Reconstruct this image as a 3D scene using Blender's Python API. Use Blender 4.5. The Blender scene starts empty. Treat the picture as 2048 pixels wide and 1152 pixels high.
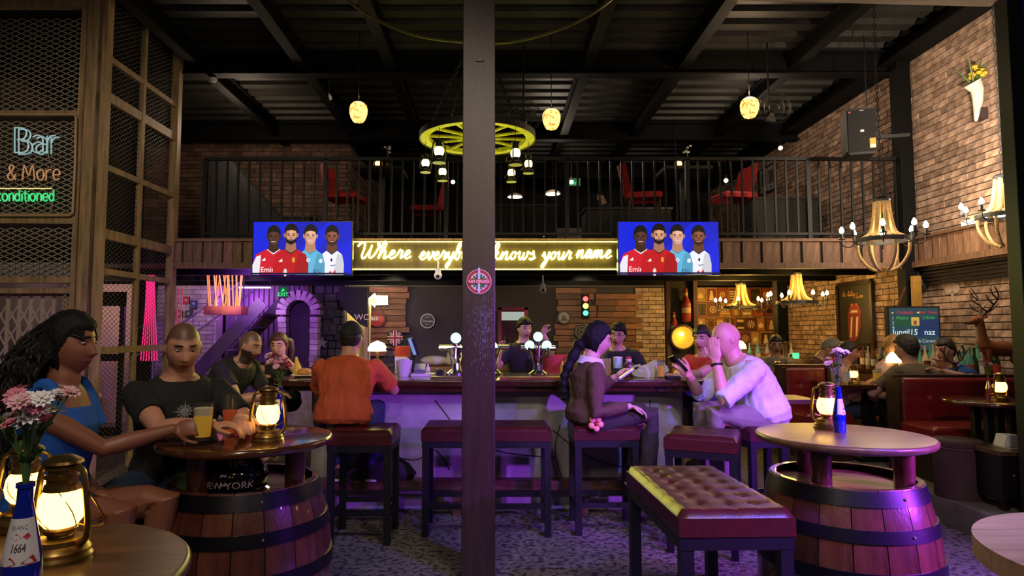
import bpy, math, random
from mathutils import Vector, Matrix, noise
RND = random.Random(11)
PI = math.pi
S = bpy.context.scene
C = S.collection
# ------------------------------------------------------------------ camera
F, VX, CAMH, PITCH = 1280.0, 990.0, 1.45, math.atan(86 / 1280.0)
cd = bpy.data.cameras.new('camera'); cam = bpy.data.objects.new('camera', cd); C.objects.link(cam)
cam.location = (0, 0, CAMH); cam.rotation_euler = (PI / 2 + PITCH, 0, 0)
cd.sensor_width = 36; cd.lens = 36 * F / 2048; cd.shift_x = (1024 - VX) / 2048
cd.clip_start = 0.05; cd.clip_end = 100
S.camera = cam
# ------------------------------------------------------------------ view + world
S.view_settings.view_transform = 'Standard'; S.view_settings.look = 'None'
S.view_settings.exposure = 0.15; S.view_settings.gamma = 1.0
S.view_settings.use_curve_mapping = False
S.cycles.use_denoising = True
S.cycles.max_bounces = 6; S.cycles.transparent_max_bounces = 12
S.cycles.sample_clamp_indirect = 4.0
w = bpy.data.worlds.new('night'); S.world = w; w.use_nodes = True
w.node_tree.nodes['Background'].inputs[0].default_value = (0.55, 0.50, 0.62, 1)
w.node_tree.nodes['Background'].inputs[1].default_value = 0.03


def lin(h):
    h = h.lstrip('#')
    o = []
    for i in (0, 2, 4):
        c = int(h[i:i + 2], 16) / 255
        o.append(c / 12.92 if c <= 0.04045 else ((c + 0.055) / 1.055) ** 2.4)
    return tuple(o)


def light(name, kind, loc, col, power, size=0.1, target=None, spot=None, blend=0.4, parent=None):
    d = bpy.data.lights.new(name, kind); d.color = col; d.energy = power
    if kind == 'AREA':
        d.shape = 'DISK'; d.size = size
    else:
        d.shadow_soft_size = size
    if spot:
        d.spot_size = math.radians(spot); d.spot_blend = blend
    o = bpy.data.objects.new(name, d); C.objects.link(o); o.location = loc
    if target is not None:
        o.rotation_euler = (Vector(target) - Vector(loc)).to_track_quat('-Z', 'Y').to_euler()
    if parent:
        o.parent = parent
    return o


# venue spotlights and party lights above and behind the terrace (out of view), plus added fills
WARM = (1.0, 0.72, 0.45)
light('terrace_lamp', 'SPOT', (-2.4, 0.6, 3.9), (1, .82, .58), 420, 0.25, (-3.8, 6.0, 1.5), 66, .7)
light('terrace_lamp', 'SPOT', (1.4, 0.2, 4.0), (1, .84, .68), 300, 0.3, (1.3, 4.9, .6), 66, .7)
light('terrace_lamp', 'SPOT', (-0.7, 0.4, 4.2), (1, .83, .64), 190, 0.3, (-0.8, 4.6, .7), 66, .7)
light('front_fill', 'POINT', (-.5, -.2, 2.7), (1, .84, .64), 52, .12)  # added fill near the camera to brighten the front tables
light('front_fill', 'POINT', (1.3, -.2, 2.8), (1, .84, .68), 26, .12)  # second added fill for the front, no fixture
light('purple_spot', 'SPOT', (3.5, 1.3, 1.9), (0.36, 0.06, 1.0), 1300, 0.06, (1.7, 3.5, 0.5), 70, 0.6)
light('barrel_purple_fill', 'SPOT', (3.3, 2.0, 1.1), (0.40, 0.05, 1.0), 420, 0.05, (1.85, 2.95, .5), 40, .6)  # added second purple light to strengthen the barrel's right flank
light('blue_spot', 'SPOT', (2.9, 0.6, 3.6), (0.16, 0.13, 1.0), 900, 0.08, (1.3, 3.3, 0.0), 60, 0.7)
light('violet_spot', 'SPOT', (1.6, 1.6, 3.9), (0.36, 0.18, 1.0), 420, 0.1, (0.7, 5.3, 0.5), 44, 0.7)
light('pink_spot', 'SPOT', (2.6, 0.3, 2.6), (1.0, 0.35, 0.3), 25, 0.05, (1.5, 1.35, 0.9), 50, 0.7)
light('yellow_spot', 'SPOT', (-0.55, 0.4, 3.2), (0.85, 0.85, 0.03), 60, 0.03, (0.95, 2.75, 0.75), 16, 0.3)
light('stair_purple', 'SPOT', (-3.2, 8.3, 2.1), (0.45, 0.10, 1.0), 130, 0.08, (-4.6, 11.6, 1.5), 120, 0.6)
light('stair_magenta', 'POINT', (-4.4, 10.9, 2.0), (0.6, 0.12, 1.0), 26, 0.08)
light('bamboo_fill', 'SPOT', (-3.3, 8.0, 1.9), (1.0, 0.66, 0.3), 140, 0.05, (-3.75, 9.0, 2.0), 40, 0.6)  # added warm fill on the bamboo against the purple light
light('bar_wall_spot', 'SPOT', (-1.5, 9.3, 2.1), (1, .84, .58), 60, .06, (-1.6, 11.5, 1.5), 100, .8)
light('bar_wall_spot', 'SPOT', (1.3, 9.3, 2.1), (1, .80, .5), 55, .06, (1.5, 11.5, 1.5), 100, .8)
light('bar_work_lamp', 'POINT', (-.9, 6.9, 2.1), (1, .88, .66), 14, .1)
light('snug_lamp', 'POINT', (3.6, 9.2, 2.05), (1.0, 0.55, 0.10), 30, 0.08)
light('brick_fill', 'SPOT', (4.2, 5.2, 3.3), (1, .80, .60), 340, 0.08, (5.13, 7.2, 3.6), 110, 0.8)  # added fill to brighten the upper brick, no fixture
light('brick_fill', 'SPOT', (4.3, 6.0, 2.6), (1, .76, .55), 40, 0.06, (5.13, 7.2, 1.7), 100, 0.8)  # added weaker fill for the lower brick


def P(px, py, Y):
    x = (px - VX) / F; u = -(py - 576) / F
    t = Y / (math.cos(PITCH) - math.sin(PITCH) * u)
    return Vector((t * x, Y, CAMH + t * (math.sin(PITCH) + math.cos(PITCH) * u)))


def PZ(px, py, Z):
    x = (px - VX) / F; u = -(py - 576) / F
    t = (Z - CAMH) / (math.sin(PITCH) + math.cos(PITCH) * u)
    return Vector((t * x, t * (math.cos(PITCH) - math.sin(PITCH) * u), Z))


# ------------------------------------------------------------------ materials
MATS = {}


def mat(name, col, rough=0.5, metal=0.0, var=0.0, vs=8.0, stretch=(1, 1, 1), bump=0.0, bs=60.0, emis=0.0, ecol=None,
        rnd=0.0, spec=0.5, col2=None, coat=0.0):
    if name in MATS:
        return MATS[name]
    if isinstance(col, str):
        col = lin(col)
    if isinstance(col2, str):
        col2 = lin(col2)
    m = bpy.data.materials.new(name); m.use_nodes = True
    nt = m.node_tree; b = nt.nodes['Principled BSDF']
    b.inputs['Roughness'].default_value = rough; b.inputs['Metallic'].default_value = metal
    b.inputs['Specular IOR Level'].default_value = spec
    b.inputs['Coat Weight'].default_value = coat
    b.inputs['Base Color'].default_value = (*col, 1)
    if emis:
        b.inputs['Emission Color'].default_value = (*(ecol or col), 1)
        b.inputs['Emission Strength'].default_value = emis
    L = nt.links.new
    out = None
    if var or bump:
        tc = nt.nodes.new('ShaderNodeTexCoord'); mp = nt.nodes.new('ShaderNodeMapping')
        mp.inputs['Scale'].default_value = stretch
        L(tc.outputs['Object'], mp.inputs['Vector'])
    if var or col2:
        n = nt.nodes.new('ShaderNodeTexNoise'); n.inputs['Scale'].default_value = vs
        n.inputs['Detail'].default_value = 5; n.inputs['Roughness'].default_value = 0.65
        L(mp.outputs[0], n.inputs['Vector'])
        cr = nt.nodes.new('ShaderNodeValToRGB')
        a = tuple(max(0, c * (1 - var)) for c in col); z = col2 or tuple(min(1, c * (1 + var)) for c in col)
        cr.color_ramp.elements[0].position = 0.32; cr.color_ramp.elements[1].position = 0.68
        cr.color_ramp.elements[0].color = (*a, 1); cr.color_ramp.elements[1].color = (*z, 1)
        L(n.outputs['Fac'], cr.inputs[0]); out = cr.outputs[0]
    if rnd:
        g = nt.nodes.new('ShaderNodeNewGeometry'); oi = nt.nodes.new('ShaderNodeObjectInfo')
        ad = nt.nodes.new('ShaderNodeMath'); ad.operation = 'ADD'
        fr = nt.nodes.new('ShaderNodeMath'); fr.operation = 'FRACT'
        L(g.outputs['Random Per Island'], ad.inputs[0]); L(oi.outputs['Random'], ad.inputs[1]); L(ad.outputs[0], fr.inputs[0])
        mr = nt.nodes.new('ShaderNodeMapRange'); mr.inputs[3].default_value = 1 - rnd; mr.inputs[4].default_value = 1 + rnd * 0.6
        L(fr.outputs[0], mr.inputs[0])
        mx = nt.nodes.new('ShaderNodeMix'); mx.data_type = 'RGBA'; mx.blend_type = 'MULTIPLY'; mx.inputs[0].default_value = 1
        if out:
            L(out, mx.inputs[6])
        else:
            mx.inputs[6].default_value = (*col, 1)
        L(mr.outputs[0], mx.inputs[7]); out = mx.outputs[2]
    if out:
        L(out, b.inputs['Base Color'])
    if bump:
        n2 = nt.nodes.new('ShaderNodeTexNoise'); n2.inputs['Scale'].default_value = bs; n2.inputs['Detail'].default_value = 4
        L(mp.outputs[0], n2.inputs['Vector'])
        bp = nt.nodes.new('ShaderNodeBump'); bp.inputs['Strength'].default_value = bump; bp.inputs['Distance'].default_value = 0.01
        L(n2.outputs['Fac'], bp.inputs['Height']); L(bp.outputs[0], b.inputs['Normal'])
    MATS[name] = m
    return m


def glass(name, col, alpha=0.35, rough=0.08):
    """thin tinted glass: mix of transparent and glossy"""
    if name in MATS:
        return MATS[name]
    if isinstance(col, str):
        col = lin(col)
    m = bpy.data.materials.new(name); m.use_nodes = True; nt = m.node_tree; nt.nodes.clear()
    o = nt.nodes.new('ShaderNodeOutputMaterial'); t = nt.nodes.new('ShaderNodeBsdfTransparent'); t.inputs[0].default_value = (*[min(1, c * 1.0 + .0) for c in col], 1)
    b = nt.nodes.new('ShaderNodeBsdfPrincipled'); b.inputs['Base Color'].default_value = (*[c * .08 for c in col], 1); b.inputs['Roughness'].default_value = rough
    mx = nt.nodes.new('ShaderNodeMixShader'); mx.inputs[0].default_value = alpha
    nt.links.new(t.outputs[0], mx.inputs[1]); nt.links.new(b.outputs[0], mx.inputs[2]); nt.links.new(mx.outputs[0], o.inputs[0])
    MATS[name] = m
    return m


def attr_mat(name, emis=0.0, rough=0.6, bump=0.0, bs=200.0, sub=0.0):
    if name in MATS:
        return MATS[name]
    m = bpy.data.materials.new(name); m.use_nodes = True; nt = m.node_tree; b = nt.nodes['Principled BSDF']
    a = nt.nodes.new('ShaderNodeAttribute'); a.attribute_name = 'Col'
    nt.links.new(a.outputs['Color'], b.inputs['Base Color']); b.inputs['Roughness'].default_value = rough
    if emis:
        nt.links.new(a.outputs['Color'], b.inputs['Emission Color']); b.inputs['Emission Strength'].default_value = emis
        b.inputs['Base Color'].default_value = (0, 0, 0, 1)
        for l in list(b.inputs['Base Color'].links):
            nt.links.remove(l)
    if sub:
        b.inputs['Subsurface Weight'].default_value = sub; b.inputs['Subsurface Radius'].default_value = (0.6, 0.25, 0.15)
        b.inputs['Subsurface Scale'].default_value = 0.012
    if bump:
        n2 = nt.nodes.new('ShaderNodeTexNoise'); n2.inputs['Scale'].default_value = bs
        bp = nt.nodes.new('ShaderNodeBump'); bp.inputs['Strength'].default_value = bump; bp.inputs['Distance'].default_value = 0.004
        nt.links.new(n2.outputs['Fac'], bp.inputs['Height']); nt.links.new(bp.outputs[0], b.inputs['Normal'])
    MATS[name] = m
    return m


def emit(name, col, st):
    if name in MATS:
        return MATS[name]
    if isinstance(col, str):
        col = lin(col)
    m = mat(name, (0.02, 0.02, 0.02), 0.4, emis=st, ecol=col)
    return m


# ------------------------------------------------------------------ mesh helpers
class MB:
    def __init__(s):
        s.v = []; s.f = []; s.m = None

    def add(s, vs, fs):
        o = len(s.v)
        s.v.extend([tuple(v) for v in vs]); s.f.extend([tuple(i + o for i in f) for f in fs])
        return s

    def box(s, c, d, rot=None):
        x, y, z = d[0] / 2, d[1] / 2, d[2] / 2
        vs = [Vector((i * x, j * y, k * z)) for i in (-1, 1) for j in (-1, 1) for k in (-1, 1)]
        if rot is not None:
            vs = [rot @ v for v in vs]
        c = Vector(c)
        return s.add([v + c for v in vs], [(0, 1, 3, 2), (4, 6, 7, 5), (0, 4, 5, 1), (2, 3, 7, 6), (0, 2, 6, 4), (1, 5, 7, 3)])

    def bar(s, p0, p1, w, h=None, up=(0, 0, 1)):
        p0 = Vector(p0); p1 = Vector(p1); d = p1 - p0; L = d.length; d.normalize()
        u = Vector(up)
        if abs(d.dot(u)) > .99:
            u = Vector((0, 1, 0))
        a = d.cross(u).normalized(); b = a.cross(d).normalized(); h = h or w
        R = Matrix((a, d, b)).transposed()
        return s.box((p0 + p1) / 2, (w, L, h), R)

    def tube(s, pts, r, n=6, closed=False, caps=True, flat=None):
        pts = [Vector(p) for p in pts]; N = len(pts)
        rr = r if isinstance(r, (list, tuple)) else [r] * N
        vs = []; fs = []; prev = None
        for i, p in enumerate(pts):
            if closed:
                t = pts[(i + 1) % N] - pts[i - 1]
            else:
                t = pts[min(i + 1, N - 1)] - pts[max(i - 1, 0)]
            if t.length < 1e-9:
                t = Vector((0, 0, 1))
            t.normalize()
            if prev is None:
                u = t.cross(Vector((0, 0, 1)))
                if u.length < .1:
                    u = t.cross(Vector((0, 1, 0)))
            else:
                u = prev - t * prev.dot(t)
                if u.length < 1e-6:
                    u = t.orthogonal()
            u.normalize(); prev = u; b = t.cross(u)
            for k in range(n):
                a = 2 * PI * k / n
                q = u * math.cos(a) + b * math.sin(a) * (flat or 1.0)
                vs.append(p + q * rr[i])
        for i in range(N if closed else N - 1):
            j = (i + 1) % N
            for k in range(n):
                l = (k + 1) % n
                fs.append((i * n + k, i * n + l, j * n + l, j * n + k))
        if not closed and caps:
            fs.append(tuple(range(n))[::-1]); fs.append(tuple((N - 1) * n + k for k in range(n)))
        return s.add(vs, fs)

    def cyl(s, p0, p1, r0, r1=None, n=14):
        return s.tube([p0, p1], [r0, r0 if r1 is None else r1], n)

    def lathe(s, prof, n=28, c=(0, 0, 0), M=None, a0=0.0, a1=2 * PI, cap=True):
        full = abs(a1 - a0 - 2 * PI) < 1e-6
        vs = []; fs = []; K = n if full else n + 1
        for r, z in prof:
            for k in range(K):
                a = a0 + (a1 - a0) * k / n
                vs.append(Vector((r * math.cos(a), r * math.sin(a), z)))
        for i in range(len(prof) - 1):
            for k in range(n):
                l = (k + 1) % K
                fs.append((i * K + k, i * K + l, (i + 1) * K + l, (i + 1) * K + k))
        if full and cap and tuple(prof[0]) != tuple(prof[-1]):
            if prof[0][0] > 1e-6:
                fs.append(tuple(range(n))[::-1])
            if prof[-1][0] > 1e-6:
                fs.append(tuple((len(prof) - 1) * K + k for k in range(n)))
        if M is not None:
            vs = [M @ v for v in vs]
        c = Vector(c)
        return s.add([v + c for v in vs], fs)

    def ell(s, c, r, rot=None, nu=16, nv=10):
        if not isinstance(r, (tuple, list)):
            r = (r, r, r)
        vs = []; fs = []; c = Vector(c)
        for j in range(1, nv):
            t = PI * j / nv
            for i in range(nu):
                a = 2 * PI * i / nu
                v = Vector((r[0] * math.sin(t) * math.cos(a), r[1] * math.sin(t) * math.sin(a), r[2] * math.cos(t)))
                vs.append(v)
        vs.append(Vector((0, 0, r[2]))); vs.append(Vector((0, 0, -r[2])))
        T = len(vs) - 2; B = T + 1
        for j in range(nv - 2):
            for i in range(nu):
                k = (i + 1) % nu
                fs.append((j * nu + i, (j + 1) * nu + i, (j + 1) * nu + k, j * nu + k))
        for i in range(nu):
            k = (i + 1) % nu
            fs.append((T, i, k)); fs.append((B, (nv - 2) * nu + k, (nv - 2) * nu + i))
        if rot is not None:
            vs = [rot @ v for v in vs]
        return s.add([v + c for v in vs], fs)

    def loft(s, rings, cap=True):
        n = len(rings[0]); vs = [v for r in rings for v in r]; fs = []
        for i in range(len(rings) - 1):
            for k in range(n):
                l = (k + 1) % n
                fs.append((i * n + k, i * n + l, (i + 1) * n + l, (i + 1) * n + k))
        if cap:
            fs.append(tuple(range(n))[::-1]); fs.append(tuple((len(rings) - 1) * n + k for k in range(n)))
        return s.add(vs, fs)

    def prism(s, poly, d, M=None):
        """2D polygon in local XZ, extruded from y=0 to y=d"""
        n = len(poly)
        vs = [Vector((x, 0, z)) for x, z in poly] + [Vector((x, d, z)) for x, z in poly]
        if M is not None:
            vs = [M @ v for v in vs]
        fs = [tuple(range(n)), tuple(range(n, 2 * n))[::-1]] + [(i, i + n, (i + 1) % n + n, (i + 1) % n) for i in range(n)]
        return s.add(vs, fs)

    def xf(s, M):
        s.v = [tuple(M @ Vector(v)) for v in s.v]
        return s

    def mesh(s, name):
        me = bpy.data.meshes.new(name); me.from_pydata(s.v, [], s.f); me.update()
        return me

    def build(s, name, m=None, parent=None, smooth=False, loc=None, rotz=None, bevel=0.0, ang=0.7):
        me = s.mesh(name)
        if m:
            me.materials.append(m)
        if smooth:
            me.shade_smooth(); me.set_sharp_from_angle(angle=ang)
        o = bpy.data.objects.new(name, me); C.objects.link(o)
        if parent:
            o.parent = parent
        if loc is not None:
            o.location = loc
        if rotz is not None:
            o.rotation_euler = (0, 0, rotz)
        if bevel:
            b = o.modifiers.new('bevel', 'BEVEL'); b.width = bevel; b.segments = 2; b.limit_method = 'ANGLE'
        return o


def tag(o, label=None, cat=None, group=None, kind=None):
    if label:
        o['label'] = label
    if cat:
        o['category'] = cat
    if group:
        o['group'] = group
    if kind:
        o['kind'] = kind
    return o


def thing(name, label, cat, loc=(0, 0, 0), rotz=0.0, group=None, scale=None):
    o = bpy.data.objects.new(name, None); C.objects.link(o); o.empty_display_size = .05
    o.location = loc; o.rotation_euler = (0, 0, rotz)
    if scale:
        o.scale = (scale,) * 3
    return tag(o, label, cat, group)


def dup(o, loc=None, rotz=None, label=None, group=None, parent=None, scale=None):
    c = o.copy(); C.objects.link(c)
    if parent:
        c.parent = parent
    if loc is not None:
        c.location = loc
    if rotz is not None:
        c.rotation_euler = (0, 0, rotz)
    if scale:
        c.scale = (scale,) * 3
    if label:
        c['label'] = label
    if group:
        c['group'] = group
    for ch in list(o.children):
        dup(ch, parent=c)
    return c


def struct(o):
    o['kind'] = 'structure'
    return o


def smooth_pts(pts, sub=5, closed=False):
    pts = [Vector(p) for p in pts]; N = len(pts); out = []
    rng = range(N if closed else N - 1)
    for i in rng:
        p0 = pts[i - 1] if (closed or i > 0) else pts[0]; p1 = pts[i]; p2 = pts[(i + 1) % N]
        p3 = pts[(i + 2) % N] if (closed or i + 2 < N) else pts[-1]
        for k in range(sub):
            t = k / sub
            out.append(.5 * ((2 * p1) + (p2 - p0) * t + (2 * p0 - 5 * p1 + 4 * p2 - p3) * t * t + (3 * p1 - p0 - 3 * p2 + p3) * t ** 3))
    if not closed:
        out.append(pts[-1])
    return out


_tc = {}


def text_geo(body, size, align='CENTER', shear=0.0):
    key = (body, align)
    if key not in _tc:
        cu = bpy.data.curves.new('t', 'FONT'); cu.body = body; cu.align_x = align; cu.resolution_u = 3
        ob = bpy.data.objects.new('t', cu); me = ob.to_mesh()
        _tc[key] = ([v.co.copy() for v in me.vertices], [tuple(p.vertices) for p in me.polygons])
        ob.to_mesh_clear(); bpy.data.objects.remove(ob); bpy.data.curves.remove(cu)
    vs, fs = _tc[key]
    return [(v.x * size + shear * v.y * size, v.y * size) for v in vs], fs


class Art:
    """flat print: coloured shapes in local XZ plane facing -Y, stacked in thin layers"""
    def __init__(s):
        s.v = []; s.f = []; s.c = []; s.n = 0

    def shape(s, pts, fs, col):
        if isinstance(col, str):
            col = lin(col)
        o = len(s.v); y = -0.0006 * s.n; s.n += 1
        s.v += [(x, y, z) for x, z in pts]; s.f += [tuple(i + o for i in f) for f in fs]; s.c += [col] * len(fs)
        return s

    def poly(s, pts, col):
        return s.shape(pts, [tuple(range(len(pts)))], col)

    def rect(s, x0, z0, x1, z1, col):
        return s.poly([(x0, z0), (x1, z0), (x1, z1), (x0, z1)], col)

    def ell(s, x, z, rx, rz, col, n=24, a=0.0):
        ca, sa = math.cos(a), math.sin(a)
        return s.poly([(x + rx * math.cos(2 * PI * k / n) * ca - rz * math.sin(2 * PI * k / n) * sa,
                        z + rx * math.cos(2 * PI * k / n) * sa + rz * math.sin(2 * PI * k / n) * ca) for k in range(n)], col)

    def ring(s, x, z, r0, r1, col, n=32):
        pts = [(x + r * math.cos(2 * PI * k / n), z + r * math.sin(2 * PI * k / n)) for r in (r0, r1) for k in range(n)]
        return s.shape(pts, [(k, (k + 1) % n, n + (k + 1) % n, n + k) for k in range(n)], col)

    def line(s, pts, wd, col):
        for (x0, z0), (x1, z1) in zip(pts, pts[1:]):
            d = math.hypot(x1 - x0, z1 - z0) or 1; nx, nz = -(z1 - z0) / d * wd / 2, (x1 - x0) / d * wd / 2
            s.poly([(x0 + nx, z0 + nz), (x0 - nx, z0 - nz), (x1 - nx, z1 - nz), (x1 + nx, z1 + nz)], col); s.n -= 1
        s.n += 1
        return s

    def text(s, body, x, z, size, col, align='CENTER', shear=0.0, sx=1.0, rot=0.0):
        pts, fs = text_geo(body, size, align, shear)
        c, sn = math.cos(rot), math.sin(rot)
        return s.shape([(x + (p[0] * sx) * c - p[1] * sn, z + p[0] * sx * sn + p[1] * c) for p in pts], fs, col)

    def build(s, name, m, parent=None, loc=None, rotz=None, warp=None):
        me = bpy.data.meshes.new(name)
        v = [warp(p) for p in s.v] if warp else s.v
        me.from_pydata(v, [], s.f)
        ca = me.color_attributes.new('Col', 'FLOAT_COLOR', 'CORNER')
        i = 0
        for f, c in zip(s.f, s.c):
            for _ in f:
                ca.data[i].color = (*c, 1); i += 1
        me.materials.append(m)
        o = bpy.data.objects.new(name, me); C.objects.link(o)
        if parent:
            o.parent = parent
        if loc is not None:
            o.location = loc
        if rotz is not None:
            o.rotation_euler = (0, 0, rotz)
        return o


PRINT = attr_mat('printed_colour', rough=0.55)
SCREEN = attr_mat('screen_colour', emis=1.15)
# palette
wood_dark = mat('dark_stained_wood', '#4a2f22', .38, var=.5, vs=5, stretch=(1, 1, 9), bump=.15, bs=30)
wood_h = mat('weathered_board', '#7a5a45', .6, var=.45, vs=5, stretch=(9, 9, 1), bump=.2, bs=40, rnd=.3)
wood_frame = mat('tan_timber_frame', '#8c7352', .6, var=.4, vs=4, stretch=(6, 6, .6), bump=.2, bs=30)
black_metal = mat('black_painted_metal', '#070709', .5, .1, spec=.4)
black_matt = mat('matt_black', '#08080a', .8)
brass = mat('aged_brass', '#8f7340', .35, .9, var=.3, vs=20)
rope_m = mat('jute_rope', '#c9a876', .9, var=.25, vs=40, bump=.6, bs=200)
leather = mat('burgundy_leather', '#3a1110', .32, var=.2, vs=12, bump=.12, bs=160, spec=.5)
concrete = mat('cast_concrete', '#8d8a88', .8, var=.28, vs=3, bump=.2, bs=25)
# ================================================================== the building
XR, YF, YB, ZM, ZC, ZR = 5.13, 7.75, 11.5, 2.55, 2.24, 4.95
brick_m = mat('old_brick', '#876553', .85, var=.40, vs=9, bump=.5, bs=45, rnd=.42, col2='#b69a84')
brick_d = mat('dull_brick', '#6a5145', .9, var=.35, vs=9, bump=.5, bs=45, rnd=.45)
brick_w = mat('painted_brick', '#b8b0a8', .8, var=.15, vs=9, rnd=.25)
mortar = mat('mortar', '#3a3029', .95, var=.3, vs=14)
mortar_w = mat('pale_mortar', '#6f6a66', .95)


def brick_wall(name, o, u, n, width, z0, z1, bm, mm, single=0, eye=None, holes=(), L=.235, H=.066, J=.011, thick=.18, label=None):
    """o: corner on the floor line, u: along the wall, n: out of the wall into the room"""
    u = Vector(u); n = Vector(n); o = Vector(o); zz = Vector((0, 0, 1))
    base = MB(); c = o + u * width / 2 - n * thick / 2 + zz * ((z0 + z1) / 2)
    R3 = Matrix((u, n, zz)).transposed()
    base.box(c, (width, thick, z1 - z0), R3)
    w_ = struct(base.build(name, mm))
    pieces = []; row = 0; z = z0 + J / 2
    while z + H <= z1 + .02:
        x = -(L + J) / 2 * (row % 2)
        while x < width:
            a = max(0, x); b = min(width, x + L)
            if b - a > .03:
                h = min(H, z1 - z)
                cx, cz = (a + b) / 2, z + h / 2
                if h > .02 and not any(p[0] < cx < p[1] and p[2] < cz < p[3] for p in holes):
                    pieces.append((cx, cz, b - a, h))
            x += L + J
        z += H + J; row += 1
    def key(p):
        return ((o + u * p[0] + zz * p[1]) - eye).length
    full = []
    if single:
        vis = [p for p in pieces if abs(p[2] - L) < 1e-6 and abs(p[3] - H) < 1e-6]
        vis.sort(key=key); full = vis[:single]
    fs = set(full)
    m = MB(); r2 = random.Random(3)
    for p in pieces:
        if p in fs:
            continue
        d = .012 + r2.random() * .008
        m.box(o + u * p[0] + zz * p[1] + n * (d / 2 - .004), (p[2], d + .008, p[3]), R3)
    st = m.build('brickwork', bm, w_); st['kind'] = 'stuff'
    if full:
        pm = MB(); pm.box((0, 0, 0), (L, .028, H), R3); me = pm.mesh('brick'); me.materials.append(bm)
        for p in full:
            b = bpy.data.objects.new('brick', me); C.objects.link(b); b.parent = w_
            b.location = o + u * p[0] + zz * p[1] + n * (r2.random() * .008 - .002)
    return w_


# floor -----------------------------------------------------------------
fm = mat('exposed_aggregate', '#5d5850', .75, var=.25, vs=3)
nt = fm.node_tree; b_ = nt.nodes['Principled BSDF']
vo = nt.nodes.new('ShaderNodeTexVoronoi'); vo.inputs['Scale'].default_value = 55
tcn = [n for n in nt.nodes if n.type == 'TEX_COORD'][0]; nt.links.new(tcn.outputs['Object'], vo.inputs['Vector'])
no2 = nt.nodes.new('ShaderNodeTexNoise'); no2.inputs['Scale'].default_value = 26; nt.links.new(tcn.outputs['Object'], no2.inputs['Vector'])
crr = nt.nodes.new('ShaderNodeValToRGB'); crr.color_ramp.elements[0].position = .40; crr.color_ramp.elements[1].position = .52
crr.color_ramp.elements[0].color = (.10, .09, .085, 1); crr.color_ramp.elements[1].color = (1, 1, 1, 1)
nt.links.new(no2.outputs['Fac'], crr.inputs[0])
src = b_.inputs['Base Color'].links[0].from_socket
mxn = nt.nodes.new('ShaderNodeMix'); mxn.data_type = 'RGBA'; mxn.blend_type = 'MULTIPLY'; mxn.inputs[0].default_value = .9
nt.links.new(src, mxn.inputs[6]); nt.links.new(crr.outputs[0], mxn.inputs[7]); nt.links.new(mxn.outputs[2], b_.inputs['Base Color'])
bpn = nt.nodes.new('ShaderNodeBump'); bpn.inputs['Strength'].default_value = .8; bpn.inputs['Distance'].default_value = .008
nt.links.new(vo.outputs['Distance'], bpn.inputs['Height']); nt.links.new(bpn.outputs[0], b_.inputs['Normal'])
m = MB(); m.box((-1, 8.9, -.05), (14, 10.0, .1)); struct(m.build('floor', fm))
m = MB(); m.box((-1, 1.45, -.052), (14, 4.9, .1)); struct(m.build('floor', mat('smooth_screed', '#75747a', .55, var=.15, vs=4)))
m = MB(); m.box((4.5, 9, .095), (2.24, 10.4, .19)); struct(m.build('floor', mat('platform_screed', '#6b645e', .6, var=.3, vs=4, bump=.1)))
# walls -----------------------------------------------------------------
EYE = Vector((0, 0, CAMH))
brick_wall('wall_right', (XR, 5.6, 0), (0, 1, 0), (-1, 0, 0), 9.6, 0, 4.78, brick_m, mortar, 300, Vector((3.0, 4.0, 3.2)))
brick_wall('wall_mezzanine', (-6.2, 11.2, 0), (1, 0, 0), (0, -1, 0), 3.62, ZM, 4.9, brick_d, mortar)
brick_wall('wall_mezzanine_return', (-2.58, 14.8, 0), (0, -1, 0), (1, 0, 0), 3.6, ZM, 4.9, brick_d, mortar)
brick_wall('wall_back', (2.55, YB, 0), (1, 0, 0), (0, -1, 0), 2.58, .19, ZC, brick_m, mortar)
brick_wall('wall_stair', (-5.8, 11.0, 0), (1, 0, 0), (0, -1, 0), 1.05, 0, ZC + .3, brick_w, mortar_w, label=None)
m = MB(); m.box((-.05, YB + .09, 1.3), (5.2, .18, 2.6))
struct(m.build('wall_bar', mat('charcoal_plaster', '#3b3436', .85, var=.15, vs=2, bump=.1, bs=20)))
# rear of the mezzanine
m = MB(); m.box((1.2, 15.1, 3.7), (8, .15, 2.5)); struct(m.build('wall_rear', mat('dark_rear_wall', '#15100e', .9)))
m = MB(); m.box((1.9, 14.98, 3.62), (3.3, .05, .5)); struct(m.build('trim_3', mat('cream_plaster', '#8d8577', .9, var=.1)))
# left outer wall, far
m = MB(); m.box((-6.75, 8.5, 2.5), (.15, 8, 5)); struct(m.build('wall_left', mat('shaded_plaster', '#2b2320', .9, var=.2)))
# roof: folded deck with ribs running across -----------------------------
m = MB(); prof = []; y = 4.7
while y < 15.4:
    prof += [(y, 4.95), (y + .15, 4.95), (y + .175, 5.03), (y + .275, 5.03)]; y += .3
for x0, x1 in ((-6.8, 5.3),):
    vs = [(x, a, b) for x in (x0, x1) for a, b in prof]; n = len(prof)
    m.add(vs, [(i, i + 1, n + i + 1, n + i) for i in range(n - 1)])
struct(m.build('ceiling', mat('ribbed_steel_deck', '#232220', .5, .25, var=.2, vs=3, bump=.5, bs=90)))
steel = mat('black_steel_beam', '#040405', .7, .0, spec=.15)
k = 3
def beam(p0, p1, h=.26, wd=.14):
    """an I-beam: web and two flanges"""
    global k
    p0 = Vector(p0); p1 = Vector(p1); m = MB(); d = Vector((0, 0, h / 2))
    m.bar(p0, p1, .02, h); m.bar(p0 + d, p1 + d, wd, .02); m.bar(p0 - d, p1 - d, wd, .02)
    k += 1
    struct(m.build('trim_%d' % k, steel))
for yy in (7.85, 10.6, 13.3):
    beam((-6.6, yy, 4.8), (5.1, yy, 4.8), .28, .16)
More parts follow.
